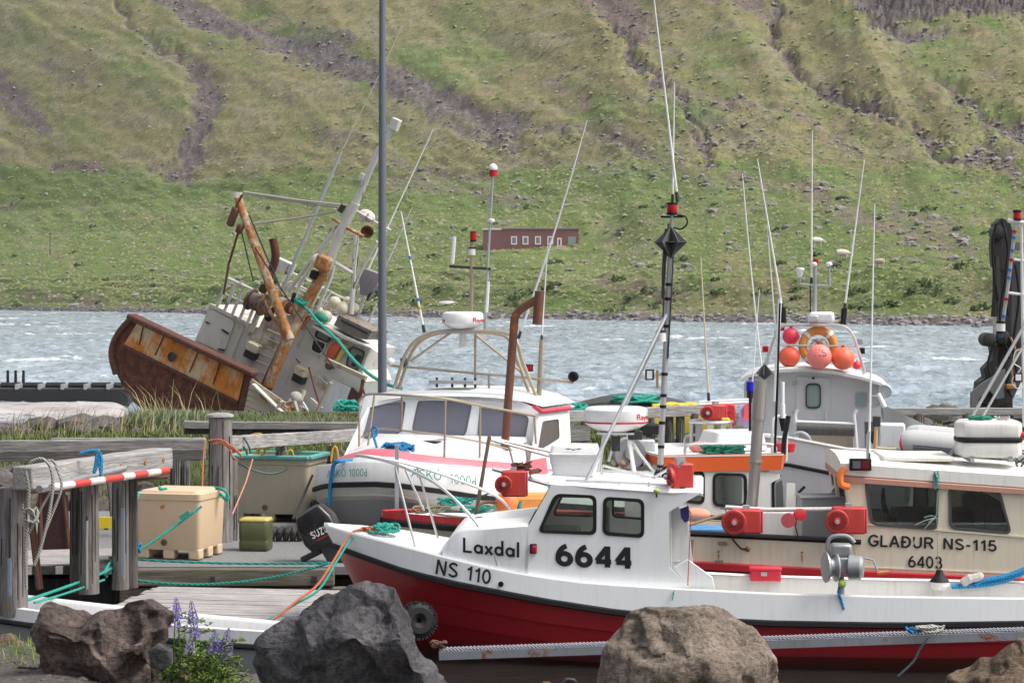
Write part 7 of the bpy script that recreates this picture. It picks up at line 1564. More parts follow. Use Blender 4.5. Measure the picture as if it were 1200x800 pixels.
for i in range(34):
    a_ = P(rn.uniform(318,400), 0, 2.5); px = rn.uniform(316,372); py = 345+(px-316)*.42+rn.uniform(-8,14); a_ = P(px, py, 2.6); L_ = rn.uniform(.15,.5); d_ = V(rn.gauss(0,1), rn.gauss(0,.5), rn.gauss(0,1.2)).normalized()*L_
    m = MB(); m.tube([a_, a_+d_*.5+V(0,-.05,0), a_+d_], rn.uniform(.025,.07), 6); m.build('deck_fitting', rn.choice([WRW, WRW, WRM, BRN, WG, DARKM]), s_)
for i in range(6):
    a_ = P(326+i*5, 352+i*3, 2.5); m = MB(); m.lathe(a_, (.3,-1,.2), [(0,.1), (.05,.18), (.1,.18), (.12,.1)], 12); m.build('block_wheel', rn.choice([WRM, WG, BRN]), s_)
for q, r in (((392,355,3.4),.20), ((402,362,3.2),.22), ((382,371,2.9),.19), ((415,361,3.4),.16), ((385,360,3.4),.13), ((407,352,3.6),.12), ((374,365,3.0),.14)):
    m = MB(); m.ball(P(*q), r, (1,1,1), 10); m.build('net_float', paint('cream_float', (.62,.58,.45), .5, .35), s_)
m = MB(); m.ball(P(375,371,2.7), .22, (1.3,.8,.6), 8); m.build('green_net', MATS['green_net'], s_)
m = MB(); m.slab([P(*q, 2.6) for q in ((397,369),(436,388),(430,398),(418,397),(391,381))], [], (0,1.0,0)); m.build('gallows_plate', rusty('gantry_grey', (.22,.20,.17), .4, 2), s_); m = MB(); m.beam(P(400,375,2.5), P(432,391,2.5), .08, .06, (0,-1,0)); m.build('gallows_slot', DARKM, s_)
for i in range(10):
    a_ = P(410+rn.uniform(0,26), 355+rn.uniform(0,24), 3.6); m = MB(); m.tube([a_, a_+V(rn.uniform(-.1,.3),0,rn.uniform(.2,.7))], .03, 6); m.build('rail_post', WRW, s_)
m = MB(); q = P(434,328,3.4); m.loft([[q+V(-.25,-.1,.25), q+V(.28,-.1,.3), q+V(.28,.2,.3), q+V(-.25,.2,.25)], [q+V(-.32,-.15,0), q+V(.34,-.15,-.05), q+V(.34,.25,-.05), q+V(-.32,.25,0)], [q+V(-.1,-.1,-.5), q+V(.1,-.1,-.45), q+V(.1,.1,-.45), q+V(-.1,.1,-.5)]], closed=True, caps=True); m.build('covered_searchlight', paint('mauve_cover', (.24,.22,.25), .8, .4, (.2,.08,.05)), s_)
tb([(430,352,3.4),(444,325,3.4)], .04, 'light_stand', DARKM, 6); tb([(424,350,3.4),(430,338,3.4)], .05, 'light_stand', WRW, 6)
# rigging
def ln(pts, r, mat, n=6, nm='rigging_line'): return tb(pts, r, nm, mat, n)
for a_, b_, r, mt_ in (((286,225,1.6),(408,241,2.1),.035,WROPE), ((287,227,1.6),(396,243,2.1),.03,WROPE), ((297,262,1.6),(394,248,2.1),.035,WROPE), ((330,342,2.5),(399,180,3.2),.05,GALV), ((399,180,3.2),(472,30,4.6),.011,WROPE), ((292,252,1.6),(330,340,1.5),.022,DROPE), ((281,262,1.6),(297,330,1.6),.018,DROPE), ((290,262,1.6),(318,330,1.6),.018,DROPE), ((299,290,1.4),(352,372,1.2),.022,DROPE), ((352,372,1.2),(392,432,1.2),.022,DROPE), ((347,420,1.6),(352,425,1.6),.02,DROPE), ((362,430,1.4),(376,480,1.2),.03,BRN), ((420,300,3),(412,350,3.2),.012,DROPE)):
    ln([a_, ((a_[0]+b_[0])/2, (a_[1]+b_[1])/2+1, (a_[2]+b_[2])/2), b_], r, mt_)
for a_, b_ in (((284,228),(273,250)), ((275,252),(272,262)), ((281,266),(268,310)), ((268,310),(262,345))): ln([(*a_,1.5), (*b_,1.5)], .035, BRN)
m = MB(); m.box(P(273,254,1.5), (.22,.18,.6)); m.build('rusty_block', BRN, s_, bev=.06); m = MB(); m.box(P(281,268,1.5), (.20,.18,.3)); m.build('rusty_block', BRN, s_, bev=.06)
rope('mooring_line', [S.M @ q for q in spline([P(352,357,1.9), P(362,364,1.9), P(372,376,1.8), P(397,400,1.6)], 5)] + sag(S.M @ P(397,400,1.6), W(470,455,52), .25, 10)[1:], .045, TEAL, 'long teal rope running from the trawler mast down to the right')
rope('mooring_line', [S.M @ q for q in coil(P(352,356,1.9), .2, 4, .1, 6)], .035, TEAL, 'teal rope wound round the rusty trawler mast')
for k_, (px, py) in enumerate(((405,480),(412,486))): rope('net_pile', coil(W(px, py, 61), .35, 5, .25, 11+k_), .04, TEAL, ['upper teal net remnant on the grass below the trawler', 'lower teal net remnant on the grass below the trawler'][k_])
whip(s_, P(418,345,4), P(508,151,5.2), .028); whip(s_, P(440,340,4), P(485,238,4.4), .028, mat=WRW)

# ================= pontoon, piles, rails, tubs, left foreground =================
GW = wood('grey_timber', (.42,.40,.38), (.20,.19,.18), 0, 1.2); GWZ = wood('grey_pile', (.30,.28,.265), (.13,.115,.11), 2, 1.1); GWY = wood('pale_timber', (.52,.50,.48), (.28,.27,.26), 0, 1.0); BEAMW = wood('pontoon_timber', (.26,.23,.185), (.11,.095,.08), 0, .9, .3)
def bar(name, a, b, w_, h_, mat, lb, cat='beam', group=None, bev=.012, parts=None):
    """timber as a thing of its own, with its long axis on local x"""
    a, b = Vector(a), Vector(b); c = (a+b)/2; d = b-a; L_ = d.length; t = empty(name, c, (0, -math.asin(d.z/L_), math.atan2(d.y, d.x)), lb, cat, group)
    nx = max(6, int(L_/.25)); m = MB(); secs = []; rn = random.Random(int(L_*1000) % 997)
    for i in range(nx+1):
        x = -L_/2+L_*i/nx; j = lambda: rn.uniform(-.006, .006)
        secs.append([(x,-w_/2+j(),-h_/2+j()), (x,w_/2+j(),-h_/2+j()), (x,w_/2+j(),h_/2+j()), (x,-w_/2+j(),h_/2+j())])
    m.loft(secs, closed=True, caps=True); m.build('timber', mat, t, ang=50, bev=bev)
    for k_ in (parts or []):
        q = MB(); q.lathe((L_*k_, -w_/2, 0), (0,-1,0), [(-.01,.028), (.012,.028), (.014,.012)], 10); q.build('bolt', paint('rust_bolt', (.35,.14,.04)), t)
    return t
def pile(px, pyt, pyb, Y, r, lb, group=None, square=False, lean=0, mat=GWZ, r2=None):
    a, b = W(px, pyb, Y), W(px+lean, pyt, Y); t = empty('timber_pile', a, label=lb, cat='pile', group=group); h_ = (b-a).z; dx = (b-a).x
    m = MB(); rn = random.Random(int(px)); n_ = 16; secs = []
    for i in range(13):
        q = i/12; rr = r*(1.04-.08*q) if r2 is None else r+(r2-r)*q
        secs.append([(dx*q+math.cos(2*math.pi*k_/n_)*rr*(1+.05*math.sin(k_*2.7+1)), math.sin(2*math.pi*k_/n_)*rr*(1+.04*math.cos(k_*1.9)), h_*q) for k_ in range(n_)])
    m.loft(secs, closed=True, caps=True); m.build('shaft', mat, t, ang=60)
    # drying cracks
    for k_ in range(5):
        a_ = R(-150+k_*28+rn.uniform(-8,8)); z0, z1 = h_*rn.uniform(.05,.4), h_*rn.uniform(.6,.98); m = MB(); m.beam((math.cos(a_)*r*.995+dx*z0/h_, math.sin(a_)*r*.995, z0), (math.cos(a_)*r*.985+dx*z1/h_, math.sin(a_)*r*.985, z1), .010, .012, (math.cos(a_), math.sin(a_), 0)); m.build('crack', paint('crack_dark', (.02,.018,.015), .9, 0), t)
    return t
# pontoon deck
zd = .55
t = empty('pontoon', (-4.6, 32.2, 0), label='grey jetty pontoon carrying the fish tubs, with heavy timber side beams', cat='pontoon')
m, n, b = newmat('pontoon_deck'); co = texco(n); f = ntex(n, co, 30, 6, .8); n.links.new(ramp(n, f, [(.3, (.10,.10,.10)), (.6, (.22,.22,.215)), (.75, (.34,.34,.33))]), b.inputs['Base Color']); b.inputs['Roughness'].default_value = .95; bump(n, b, f, .6, .01); DECKM = m
m = MB(); m.box((0,.0,zd-.06), (6.6, 7.4, .10)); m.build('deck', DECKM, t)
m = MB(); m.box((0,.1,zd-.45), (6.3, 7.0, .5)); m.build('float', paint('float_dark', (.03,.03,.03), .7, .3), t)
fx0, fx1 = (150-600)/F*28.4+4.6, (392-600)/F*28.4+4.6
for i, (z_, dy, hh_) in enumerate(((zd-.13, -3.82, .22), (zd-.37, -3.78, .22))):
    m = MB(); m.beam((fx0-.1,dy,z_), (fx1+.15*i,dy,z_), .16, hh_); m.build('side_beam', BEAMW, t, bev=.015)
m = MB(); m.box((fx1-.25,-3.905,zd-.14), (.07,.02,.07)); m.build('beam_notch', DARKM, t); m = MB(); m.box((fx0+1.1,-3.905,zd-.14), (.06,.02,.06)); m.build('beam_notch', DARKM, t)
# near planked float and white skiff
t = empty('plank_float', (-3.1, 26.4, 0), (0,0,R(-9)), 'low float of bleached grey planks between the boulders', 'float'); rn = random.Random(8)
pln = wood('bleached_plank', (.60,.56,.54), (.35,.32,.31), 0, 1.3)
yy_ = -1.75; k_ = 0
while yy_ < 1.55:
    w_ = rn.uniform(.12,.17); off = rn.uniform(-.05,.05)
    m = MB(); m.box((off, yy_+w_/2, .30+rn.uniform(-.006,.006)), (3.3, w_-.012, .05)); m.build('plank', pln, t, bev=.005); yy_ += w_
for y in (-1.6, 0, 1.5): m = MB(); m.beam((-1.6,y,.18), (1.6,y,.18), .15, .18); m.build('bearer', GWZ, t)
t = empty('white_skiff', (-4.35, 23.95, 0), (0,0,R(-34)), 'white rimmed grey rowing skiff lying under the piles, partly behind the boulders', 'skiff'); Kf = Frame(t)
skw = paint('skiff_white', (.74,.73,.72), .4, .25); skg = paint('skiff_grey', (.30,.32,.30), .5, .4)
def skb(x): u = (x+2.9)/5.8; return .40*math.sin(math.pi*min(1, .18+u*.62))**.6 if u < .999 else .5
xs = np.linspace(-2.9, 2.6, 22); z_s = lambda x: .60+.035*(x/2.4)**2
a_, b_, c_, d_, e_ = [], [], [], [], []
for x in xs:
    w_ = skb(x); z_ = z_s(x); e = [[], [], [], []]
    a_.append([(x,-w_-.02,z_-.14), (x,-w_-.05,z_-.12), (x,-w_-.03,z_+.005), (x,-w_+.05,z_+.01), (x,-w_+.09,z_-.02), (x,-w_+.12,z_-.16)])
    b_.append([(x,w_+.02,z_-.14), (x,w_+.05,z_-.12), (x,w_+.03,z_+.005), (x,w_-.05,z_+.01), (x,w_-.09,z_-.02), (x,w_-.12,z_-.16)])
    c_.append([(x,-w_-.02,z_-.13), (x,-w_*.92,.1), (x,-w_*.6,-.12), (x,0,-.2), (x,w_*.6,-.12), (x,w_*.92,.1), (x,w_+.02,z_-.13)])
    d_.append([(x,-w_+.12,z_-.15), (x,-w_+.2,.12), (x,w_-.2,.12), (x,w_-.12,z_-.15)])
m = MB(); m.loft(a_); m.build('gunwale', skw, t, ang=50); m = MB(); m.loft(b_); m.build('gunwale', skw, t, ang=50); m = MB(); m.loft(c_); m.build('hull', skg, t); m = MB(); m.loft(d_); m.build('inner_skin', skw, t)
m = MB(); m.tube([V(x, -skb(x)-.045, z_s(x)-.16) for x in xs], .022, 6); m.build('rub_strip', BLACK, t)
for x in (-1.2, .6): m = MB(); m.box((x,0,.36), (.28, skb(x)*2-.3, .04)); m.build('thwart', skw, t)
# heavy beam on piles at left
bar('timber_beam', W(13,566,24.1)+V(.12,0,.05), W(192,536.5,27.3), .25, .26, GWY, 'thick weathered beam on top of the three piles at the left edge', 'beam', None, .02, (.1,.28,.42))
pile(15, 571, 720, 24.3, .155, 'thick round pile at the left edge under the end of the weathered beam'); 
pile(104, 557, 695, 25.8, .115, 'middle round pile under the weathered beam, right half of a pair'); pile(92, 559, 694, 25.95, .10, 'slimmer dark pile pressed against the middle pile', mat=wood('dark_pile', (.15,.13,.12), (.07,.06,.055), 2))
pile(141, 552, 690, 27.0, .10, 'third pile under the weathered beam, left of the front fish tub'); pile(153, 553, 688, 27.15, .085, 'dark pile touching the front fish tub side', mat=MATS['dark_pile'])
pile(258, 488, 668, 31.4, .17, 'tall square topped pile standing between the two fish tubs', mat=wood('bleached_pile', (.36,.34,.32), (.17,.155,.15), 2)); pile(272, 540, 660, 31.6, .08, 'slim pile touching the right side of the tall pile'); 
p = W(258,488,31.4); m = MB(); m.lathe((0,0,0), (0,0,1), [(0,.20), (.03,.19), (.05,.12)], 14); o = m.build('pile_cap', GWY); o.location = p; tag(o, 'flat pale cap on the tall pile', 'cap')
bar('timber_rail', W(-12,523,31.9), W(241,521,31.9), .16, .17, GW, 'upper horizontal timber running left from the tall pile', 'rail'); bar('timber_rail', W(-12,535,32.1), W(241,533,32.1), .12, .15, GW, 'lower horizontal timber running left from the tall pile', 'rail')
bar('timber_rail', W(60,517,37.2), W(240,517,37.2), .14, .12, GW, 'thin far timber behind the rails left of the tall pile', 'rail')
bar('timber_rail', W(216,497.5,39), W(424,499,39), .18, .13, GW, 'dark edged far timber right of the tall pile below the trawler', 'rail'); bar('timber_rail', W(216,505,39.1), W(424,506,39.1), .10, .10, MATS['dark_pile'], 'dark timber just under the far one below the trawler', 'rail')
bar('timber_rail', W(268,519,31.8), W(425,509,38), .12, .20, GWY, 'pale timber rail slanting away right of the tall pile', 'rail')
for px, Y in ((217,33),(328,34.2),(388,36.8),(205,32.5)): 
    lb = {217: 'short post under the rails just left of the tall pile', 328: 'short post under the slanting rail behind the second fish tub', 388: 'short post under the slanting rail beside the boat bow', 205: 'short post under the rails above the front fish tub'}[px]
    pile(px, 528 if px < 250 else 522, 590 if px < 250 else 560, Y, .07, lb)
# right and middle quay rails
bar('timber_rail', W(640,489,41), W(846,479,43), .16, .20, GWY, 'pale quay rail behind the white radar dome', 'rail'); bar('timber_rail', W(755,518,42.8), W(846,516,43.2), .14, .14, GWY, 'lower quay rail behind the net hauler', 'rail'); bar('timber_rail', W(640,509,41), W(690,507,41.5), .10, .30, wood('rock_grey_plank', (.3,.29,.28), (.2,.19,.18), 0), 'grey board under the quay rail by the pink striped boat', 'rail')
for px in (686, 762, 784, 797, 814): pile(px, 484, 545, 42.6, .085, 'square quay post seen at column %s' % {686: 'left of the white radar dome', 762: 'right of the white radar dome', 784: 'left of the alloy mast foot', 797: 'right of the alloy mast foot', 814: 'left of the steel basket'}[px] if False else {686: 'quay post left of the white radar dome', 762: 'quay post right of the white radar dome', 784: 'quay post just right of the alloy mast', 797: 'quay post in front of the yellow tarpaulin', 814: 'quay post at the right end of the yellow tarpaulin'}[px])
bar('timber_rail', W(1034,482,44), W(1240,482,44), .14, .14, GWY, 'long pale quay rail at the right below the crane', 'rail')
for px, lb in ((1077, 'quay post under the right rail near the rubber dinghy'), (1134, 'quay post under the right rail left of the crane foot')): pile(px, 484, 520, 44, .10, lb)
t = empty('yellow_tarpaulin', W(800, 506, 44.5), label='yellow tarpaulin bundle behind the quay rail right of the alloy mast', cat='tarpaulin'); rn = random.Random(51)
m = MB(); xs = np.linspace(-.62,.62,14); m.loft([[(x,-.3,0), (x,-.34+rn.uniform(-.03,.03),.3), (x,-.25,.56+rn.uniform(-.03,.02)-.1*(x>0.45)), (x,.2,.58+rn.uniform(-.03,.02)), (x,.4,0)] for x in xs], caps=True); m.build('sheet', paint('yellow_tarp', (.55,.47,.05), .7, .4, (.3,.25,.05)), t, ang=60)
t = empty('covered_skiff', W(742, 480, 45), label='upturned dark skiff under a green net behind the quay rail', cat='skiff'); m = MB(); m.loft([[(x,-.5*math.cos(x*1.0),0), (x,-.4*math.cos(x*1.0),.2*math.cos(x*.9)), (x,0,.34*math.cos(x*1.0)), (x,.5*math.cos(x),0)] for x in np.linspace(-1.35,1.1,12)]); m.build('hull', paint('dark_skiff', (.05,.055,.05), .6, .3), t)
rope('net_pile', coil(W(745, 471, 44.7), .55, 7, .12, 21, flat=.5), .03, TEAL, 'green net spread over the upturned dark skiff'); rope('net_pile', coil(W(672, 480, 42), .25, 5, .1, 22, flat=.5), .03, TEAL, 'green net heap by the quay rail right of the pink striped boat')

# ---- fish tubs ----
def fish_tub(loc, rz, lb, mat, L=.98, D_=.90, H=.80, rim=None, feet=True):
    t = empty('fish_tub', loc, (0,0,rz), lb, 'fish tub'); m = MB()
    R4 = lambda x, y, z, r=.06: rpoly([(-x,-y,z), (x,-y,z), (x,y,z), (-x,y,z)], r, 4)
    x, y = L/2, D_/2
    m.loft([R4(x*.90, y*.90, .12), R4(x*.93, y*.93, .16), R4(x*.97, y*.97, H-.10), R4(x*1.0, y*1.0, H-.09), R4(x*1.01, y*1.01, H-.01), R4(x*.985, y*.985, H), R4(x*.90, y*.90, H), R4(x*.88, y*.88, H-.04), R4(x*.84, y*.84, .2)], closed=True, caps=True); m.build('body', mat, t, ang=50)
    if feet:
        for fx, fy, fw, fd in ((-.38*L,-.36*D_,.16,.16), (.0,-.36*D_,.16,.16), (.38*L,-.36*D_,.16,.16), (.38*L,0,.16,.16), (.38*L,.36*D_,.16,.16), (-.38*L,.36*D_,.16,.16), (-.38*L,0,.16,.16)):
            m = MB(); m.box((fx,fy,.07), (fw,fd,.14)); m.build('foot', mat, t, bev=.02)
    m = MB(); m.lathe((-.05*L,-y*.935,.22), (0,-1,0), [(0,.045), (.02,.045), (.022,.028), (.005,.026)], 16); m.build('drain_plug', paint('plug_dark', (.12,.10,.08), .6, .2), t)
    if rim:
        for a_, b_ in (((-x,-y),(x,-y)), ((x,-y),(x,y)), ((x,y),(-x,y)), ((-x,y),(-x,-y))): m = MB(); m.beam((*a_,H+.02), (*b_,H+.02), .09, .07); m.build('rim_guard', rim, t, bev=.02)
    return t
bg1 = paint('tub_tan', (.62,.46,.30), .55, .2, (.45,.28,.15)); bg2 = paint('tub_beige', (.42,.37,.28), .6, .35, (.28,.24,.18))
p = WZ(206, 655, zd); t = fish_tub((p.x, p.y+.42, zd), R(-15), 'tan plastic fish tub in front, tied up with green rope', bg1, .95, .90, .87); T1 = Frame(t)
m = MB(); m.loft([rpoly([(-.42,-.40,.862), (.42,-.40,.862), (.42,.40,.862), (-.42,.40,.862)], .05, 3), rpoly([(-.40,-.38,.90), (.40,-.38,.90), (.40,.38,.90), (-.40,.38,.90)], .05, 3)], closed=True, caps=True); m.build('lid', bg1, t, bev=.01)
m = MB(); m.slab([(-.1,-.442,.70), (-.03,-.442,.72), (-.04,-.442,.67), (-.09,-.442,.66)], [], (0,-.003,0)); m.build('orange_mark', paint('orange_mark', (.55,.14,.03), .6, .2), t)
p = WZ(322, 612, zd); t = fish_tub((p.x, p.y+.55, zd), R(-12), 'larger beige fish tub with a teal rim behind the tall pile', bg2, 1.30, 1.0, .97, paint('teal_rim', (.10,.33,.29), .6, .35, (.3,.35,.3))); T2 = Frame(t)
for k_, (a_, b_) in enumerate((((160,600),(158,655)), )): pass
q1, q2, q3 = W(160,610,28.9), W(159,650,28.6), W(238,592,28.9)
rope('mooring_line', spline([W(162,577,29.1), W(159,590,28.9), W(159,620,28.8), W(158,646,28.6)], 6), .022, TEAL, 'teal rope hanging down the left side of the front fish tub')
rope('mooring_line', sag(W(157,648,28.5), W(236,593,28.85), .02), .018, TEAL, 'tight teal rope crossing the face of the front fish tub')
rope('mooring_line', [W(212,607,28.72)+V(math.cos(a_)*.03,-.02,math.sin(a_)*.03)+V(i*.006,0,i*.004) for i, a_ in enumerate([k_*.9 for k_ in range(22)])], .014, TEAL, 'knot in the rope across the front fish tub')
rope('mooring_line', coil(W(157,647,28.45), .09, 5, .12, 31), .020, BLUER, 'blue rope knot at the lower left corner of the front fish tub')
rope('mooring_line', spline([W(187,570,29.2), W(188,573,28.95), W(195,572,29.0)], 4), .02, TEAL, 'small teal loop on the top left edge of the front fish tub'); rope('mooring_line', spline([W(252,571,29.8), W(262,574,29.6), W(267,580,29.6), W(266,586,29.6), W(258,578,29.7)], 5), .022, TEAL, 'teal loop on the top right corner of the front fish tub')
rope('mooring_line', sag(W(158,655,28.2), W(395,659,26.0), .03, 24), .016, TEAL, 'upper teal line stretched from the piles to the red bow'); rope('mooring_line', sag(W(150,678,27.6), W(385,660,26.0), .14, 24), .016, TEAL, 'lower sagging teal line from the piles to the red bow')
rope('mooring_line', spline([W(28,704,24.6), W(70,690,25.2), W(120,671,26.5), W(146,656,27.8), W(158,654,28.2)], 6), .018, TEAL, 'teal line rising from the skiff to the front fish tub'); rope('mooring_line', spline([W(40,706,24.5), W(80,694,25.2), W(122,679,26.4)], 6), .014, TEAL, 'second teal line low behind the left boulder'); rope('mooring_line', spline([W(122,672,26.5), W(130,658,27), W(146,654,27.4), W(152,660,27.3), W(126,668,26.9), W(125,676,26.9)], 6), .018, TEAL, 'teal loop round the middle pile')
rope('mooring_line', spline([W(147,660,27.3), W(148,670,27.2), W(149,684,27.0)], 4), .022, WROPE, 'short white rope hanging from the blue knot')
# bow ropes of the red boat
rope('mooring_line', spline([W(432,620,25.2), W(412,624,25.0), W(392,655,24.6), W(372,685,24.2), W(350,702,23.9), W(325,722,23.7), W(300,736,23.6)], 8), .014, ORANGE, 'orange rope running down from the red bow behind the dark boulder')
rope('mooring_line', spline([W(436,622,25.2), W(415,627,25.0), W(396,655,24.6), W(374,690,24.2), W(345,708,23.9), W(322,722,23.7), W(296,732,23.6)], 8), .013, TEAL, 'teal rope running beside the orange one from the red bow')
# orange, green and yellow ropes round the tall pile
for k_, pts in enumerate(([(244,516),(258,515),(270,522),(280,530),(284,536)], [(250,520),(262,519),(274,527),(283,534)], [(256,517),(268,524),(272,534),(280,540)])): rope('mooring_line', spline([W(a_, b_, 31.15) for a_, b_ in pts], 6), .014, ORANGE, ['outermost orange turn round the tall pile', 'middle orange turn round the tall pile', 'lowest orange turn round the tall pile'][k_], 'orange rope turns on the tall pile')
rope('mooring_line', [W(240,517,31.2), W(238,540,31.0), W(237,575,30.5)], .010, ORANGE, 'thin orange line hanging straight down left of the tall pile'); rope('mooring_line', [W(296,538,32.8), W(288,565,32.0), W(272,603,31.0)], .012, rope_mat('faded_orange_rope', (.70,.32,.22)), 'faded orange line hanging across the beige tub')
for k_, pts in enumerate(([(288,528),(292,512),(302,508),(309,512),(311,532)], [(290,530),(292,518),(299,517),(303,524),(298,532)], [(302,532),(307,522),(310,530),(305,534)])): rope('mooring_line', spline([W(a_, b_, 33.6) for a_, b_ in pts], 6), .016, YROPE, ['tall yellow rope loop above the beige tub', 'smaller yellow rope loop left of the tall one', 'lowest yellow rope loop above the beige tub'][k_])
rope('mooring_line', spline([W(336,533,33.8), W(338,528,33.8), W(342,528,33.8), W(344,534,33.8)], 5), .016, YROPE, 'small yellow loop over the right half of the beige tub'); rope('mooring_line', spline([W(388,540,33.4), W(390,526,33.4), W(394,524,33.4), W(397,537,33.4)], 5), .018, YROPE, 'yellow loop beside the bow of the pink striped boat')
for k_, pts in enumerate(([(270,516),(284,512),(292,524),(293,531)], [(276,520),(286,524),(290,533)])): rope('mooring_line', spline([W(a_, b_, 32.2) for a_, b_ in pts], 6), .014, rope_mat('deep_green_rope', (.03,.12,.10)), ['upper dark green line arching over the beige tub rim', 'lower dark green line at the beige tub rim'][k_])
rope('mooring_line', spline([W(275,540,33.0), W(295,550,32.9), W(318,555,32.9), W(335,550,32.9), W(337,545,32.9)], 6), .016, rope_mat('grey_green_rope', (.12,.25,.20)), 'grey green rope sagging across the beige tub face')
# poles lashed to the big beam
def pole(a, b, r, mat, lb, bands=None):
    t = empty('pole', a, label=lb, cat='pole'); a, b = Vector(a), Vector(b)
    m = MB(); m.tube([V(0,0,0), b-a], r, 12); m.build('shaft', mat, t)
    for k_, (u0, u1) in enumerate(bands or []): m = MB(); m.tube([(b-a)*u0, (b-a)*u1], r*1.02, 12); m.build('red_band', paint('band_red', (.55,.05,.04), .45, .25), t)
    return t
pole(W(46,573,23.9), W(145,548.5,26.0), .042, metal('pipe_alloy', (.52,.52,.52), .4, .4), 'grey metal pipe lashed under the weathered beam')
pole(W(60,571,23.85), W(196,551,26.4), .040, paint('pole_white', (.66,.64,.60), .45, .3), 'red and white striped pole lashed under the weathered beam', [(.17,.30),(.42,.58),(.68,.80),(.92,1.0)])
pole(W(160,562,27.2), W(197,558.5,27.4), .022, BRN, 'short rusty rod behind the end of the striped pole')
WR2 = rope_mat('dirty_white_rope', (.42,.40,.36))
for k_, pts in enumerate(([(36,541),(48,537),(58,545),(62,565),(58,600),(48,640),(40,662)], [(52,540),(62,540),(68,552),(72,572),(60,605),(52,625)], [(30,552),(34,575),(32,610),(30,650),(31,690)], [(60,575),(48,596),(36,620),(28,632)], [(26,590),(30,610),(33,640)])):
    rope('mooring_line', spline([W(a_, b_, 23.8+.03*k_) for a_, b_ in pts], 6), [.018,.015,.017,.014,.013][k_], WR2, ['longest dirty white rope hanging over the weathered beam at left', 'right hand white rope loop over the weathered beam', 'plumb white rope hanging nearest the left pile', 'white rope slanting to the left pile', 'short frayed white rope end beside the left pile'][k_], 'white ropes on the weathered beam')
rope('mooring_line', coil(W(37,611,23.8), .07, 4, .14, 41), .016, WR2, 'white rope knot hanging beside the left pile')
for a_, b_ in (((60,568),(64,572)), ((72,562),(74,568))): pass
for k_, pts in enumerate(([(94,531),(105,528),(115,528),(113,534),(117,545),(119,561)], [(114,530),(112,545),(110,554),(113,546),(117,533)], [(117,530),(119,540),(118,560)])): rope('mooring_line', spline([W(a_, b_, 25.0) for a_, b_ in pts], 6), .020, BLUER, ['blue rope lashing across the top of the weathered beam', 'inner blue loop on the weathered beam', 'blue rope end hanging from the weathered beam'][k_])
# metal straps and rods on the piles
for px, y0, y1, Y, w_, lb, mt_ in ((11,654,698,24.0,.04,'blue grey metal strap bolted to the left pile',paint('strap_blue', (.20,.25,.36), .5, .3)), (102,610,690,25.6,.025,'thin galvanised rod fixed to the middle pile',GALV), (144,595,680,26.8,.04,'grey metal strap on the third pile',paint('strap_grey', (.2,.25,.3), .5, .3))):
    a_ = W(px,y1,Y); m = MB(); m.box((0,0,(W(px,y0,Y).z-a_.z)/2), (w_,.02,W(px,y0,Y).z-a_.z)); m.box((0,-.012,.05), (w_*.5,.01,.03)); o = m.build('metal_strap', mt_, bev=.004); o.location = a_; tag(o, lb, 'strap')
# junk behind the piles: rusty plate, rods, pallets, yellow sign, rope reel
t = empty('scrap_frame', W(60, 662, 30.2), label='dark brown rusty steel frame behind the left piles', cat='frame'); m = MB(); m.slab([(-.22,0,0), (.25,0,0), (.22,0,.95), (-.15,0,1.0)], [], (0,.06,0)); m.build('plate', rusty('maroon_rust', (.06,.03,.03), .4, 2), t)
for x, dx in ((-.12,-.02), (.28,-.10), (.36,.0)): m = MB(); m.tube([(x,-.05,0), (x+dx,-.05,1.0)], .028, 6); m.build('upright', BRN, t)
m = MB(); m.beam((-.35,-.08,1.0), (.4,-.08,1.04), .05, .05); m.build('cross_bar', BRN, t)
t = empty('rusty_rod', W(46, 690, 25.4), label='leaning rusty steel angle bar right of the left pile', cat='rod'); m = MB(); m.beam((0,0,0), (-.09,0,.78), .07, .03); m.beam((0,.02,0), (-.09,.02,.78), .02, .08); m.build('bar', BRN, t)
for k_, (px, py, Y, L_) in enumerate(((60,663,29.6,1.3), (44,672,29.0,.9))):
    t = empty('pallet', WZ(px+18, py, zd)+V(0,.3,0), (0,0,R(14)), ['bleached pallet lying on the pontoon behind the piles', 'small pallet in front of the larger one on the pontoon'][k_], 'pallet')
    for j in range(6): m = MB(); m.box((0,-.35+j*.14,.13), (L_,.10,.02)); m.build('slat', pln, t)
    for x in (-L_*.42, 0, L_*.42): m = MB(); m.box((x,0,.06), (.09,.8,.10)); m.build('block', pln, t)
o = empty('yellow_sign', W(124,612,33), label='yellow plate seen between the piles', cat='sign'); m = MB(); m.box((0,0,0), (.34,.03,.17)); m.build('plate', paint('sign_yellow', (.75,.55,.02), .5, .15), o, bev=.005); m = MB(); m.box((0,.03,-.3), (.05,.03,.5)); m.build('stake', GWZ, o)
for k_, (a_, b_) in enumerate((((128,565),(132,610)), ((72,634),(96,612)), ((120,622),(150,640)))): bar('loose_beam', W(*a_,33.5), W(*b_,33.2), .06, .07, MATS['dark_pile'], ['upright dark stake behind the piles', 'dark beam slanting on the slope behind the rusty frame', 'dark beam lying behind the third pile'][k_])
bar('white_kerb', W(30,651,32.5), W(196,646,32.5), .20, .22, wood('whitewashed_timber', (.55,.54,.52), (.38,.37,.35), 0), 'whitewashed timber along the far edge of the pontoon', 'beam')
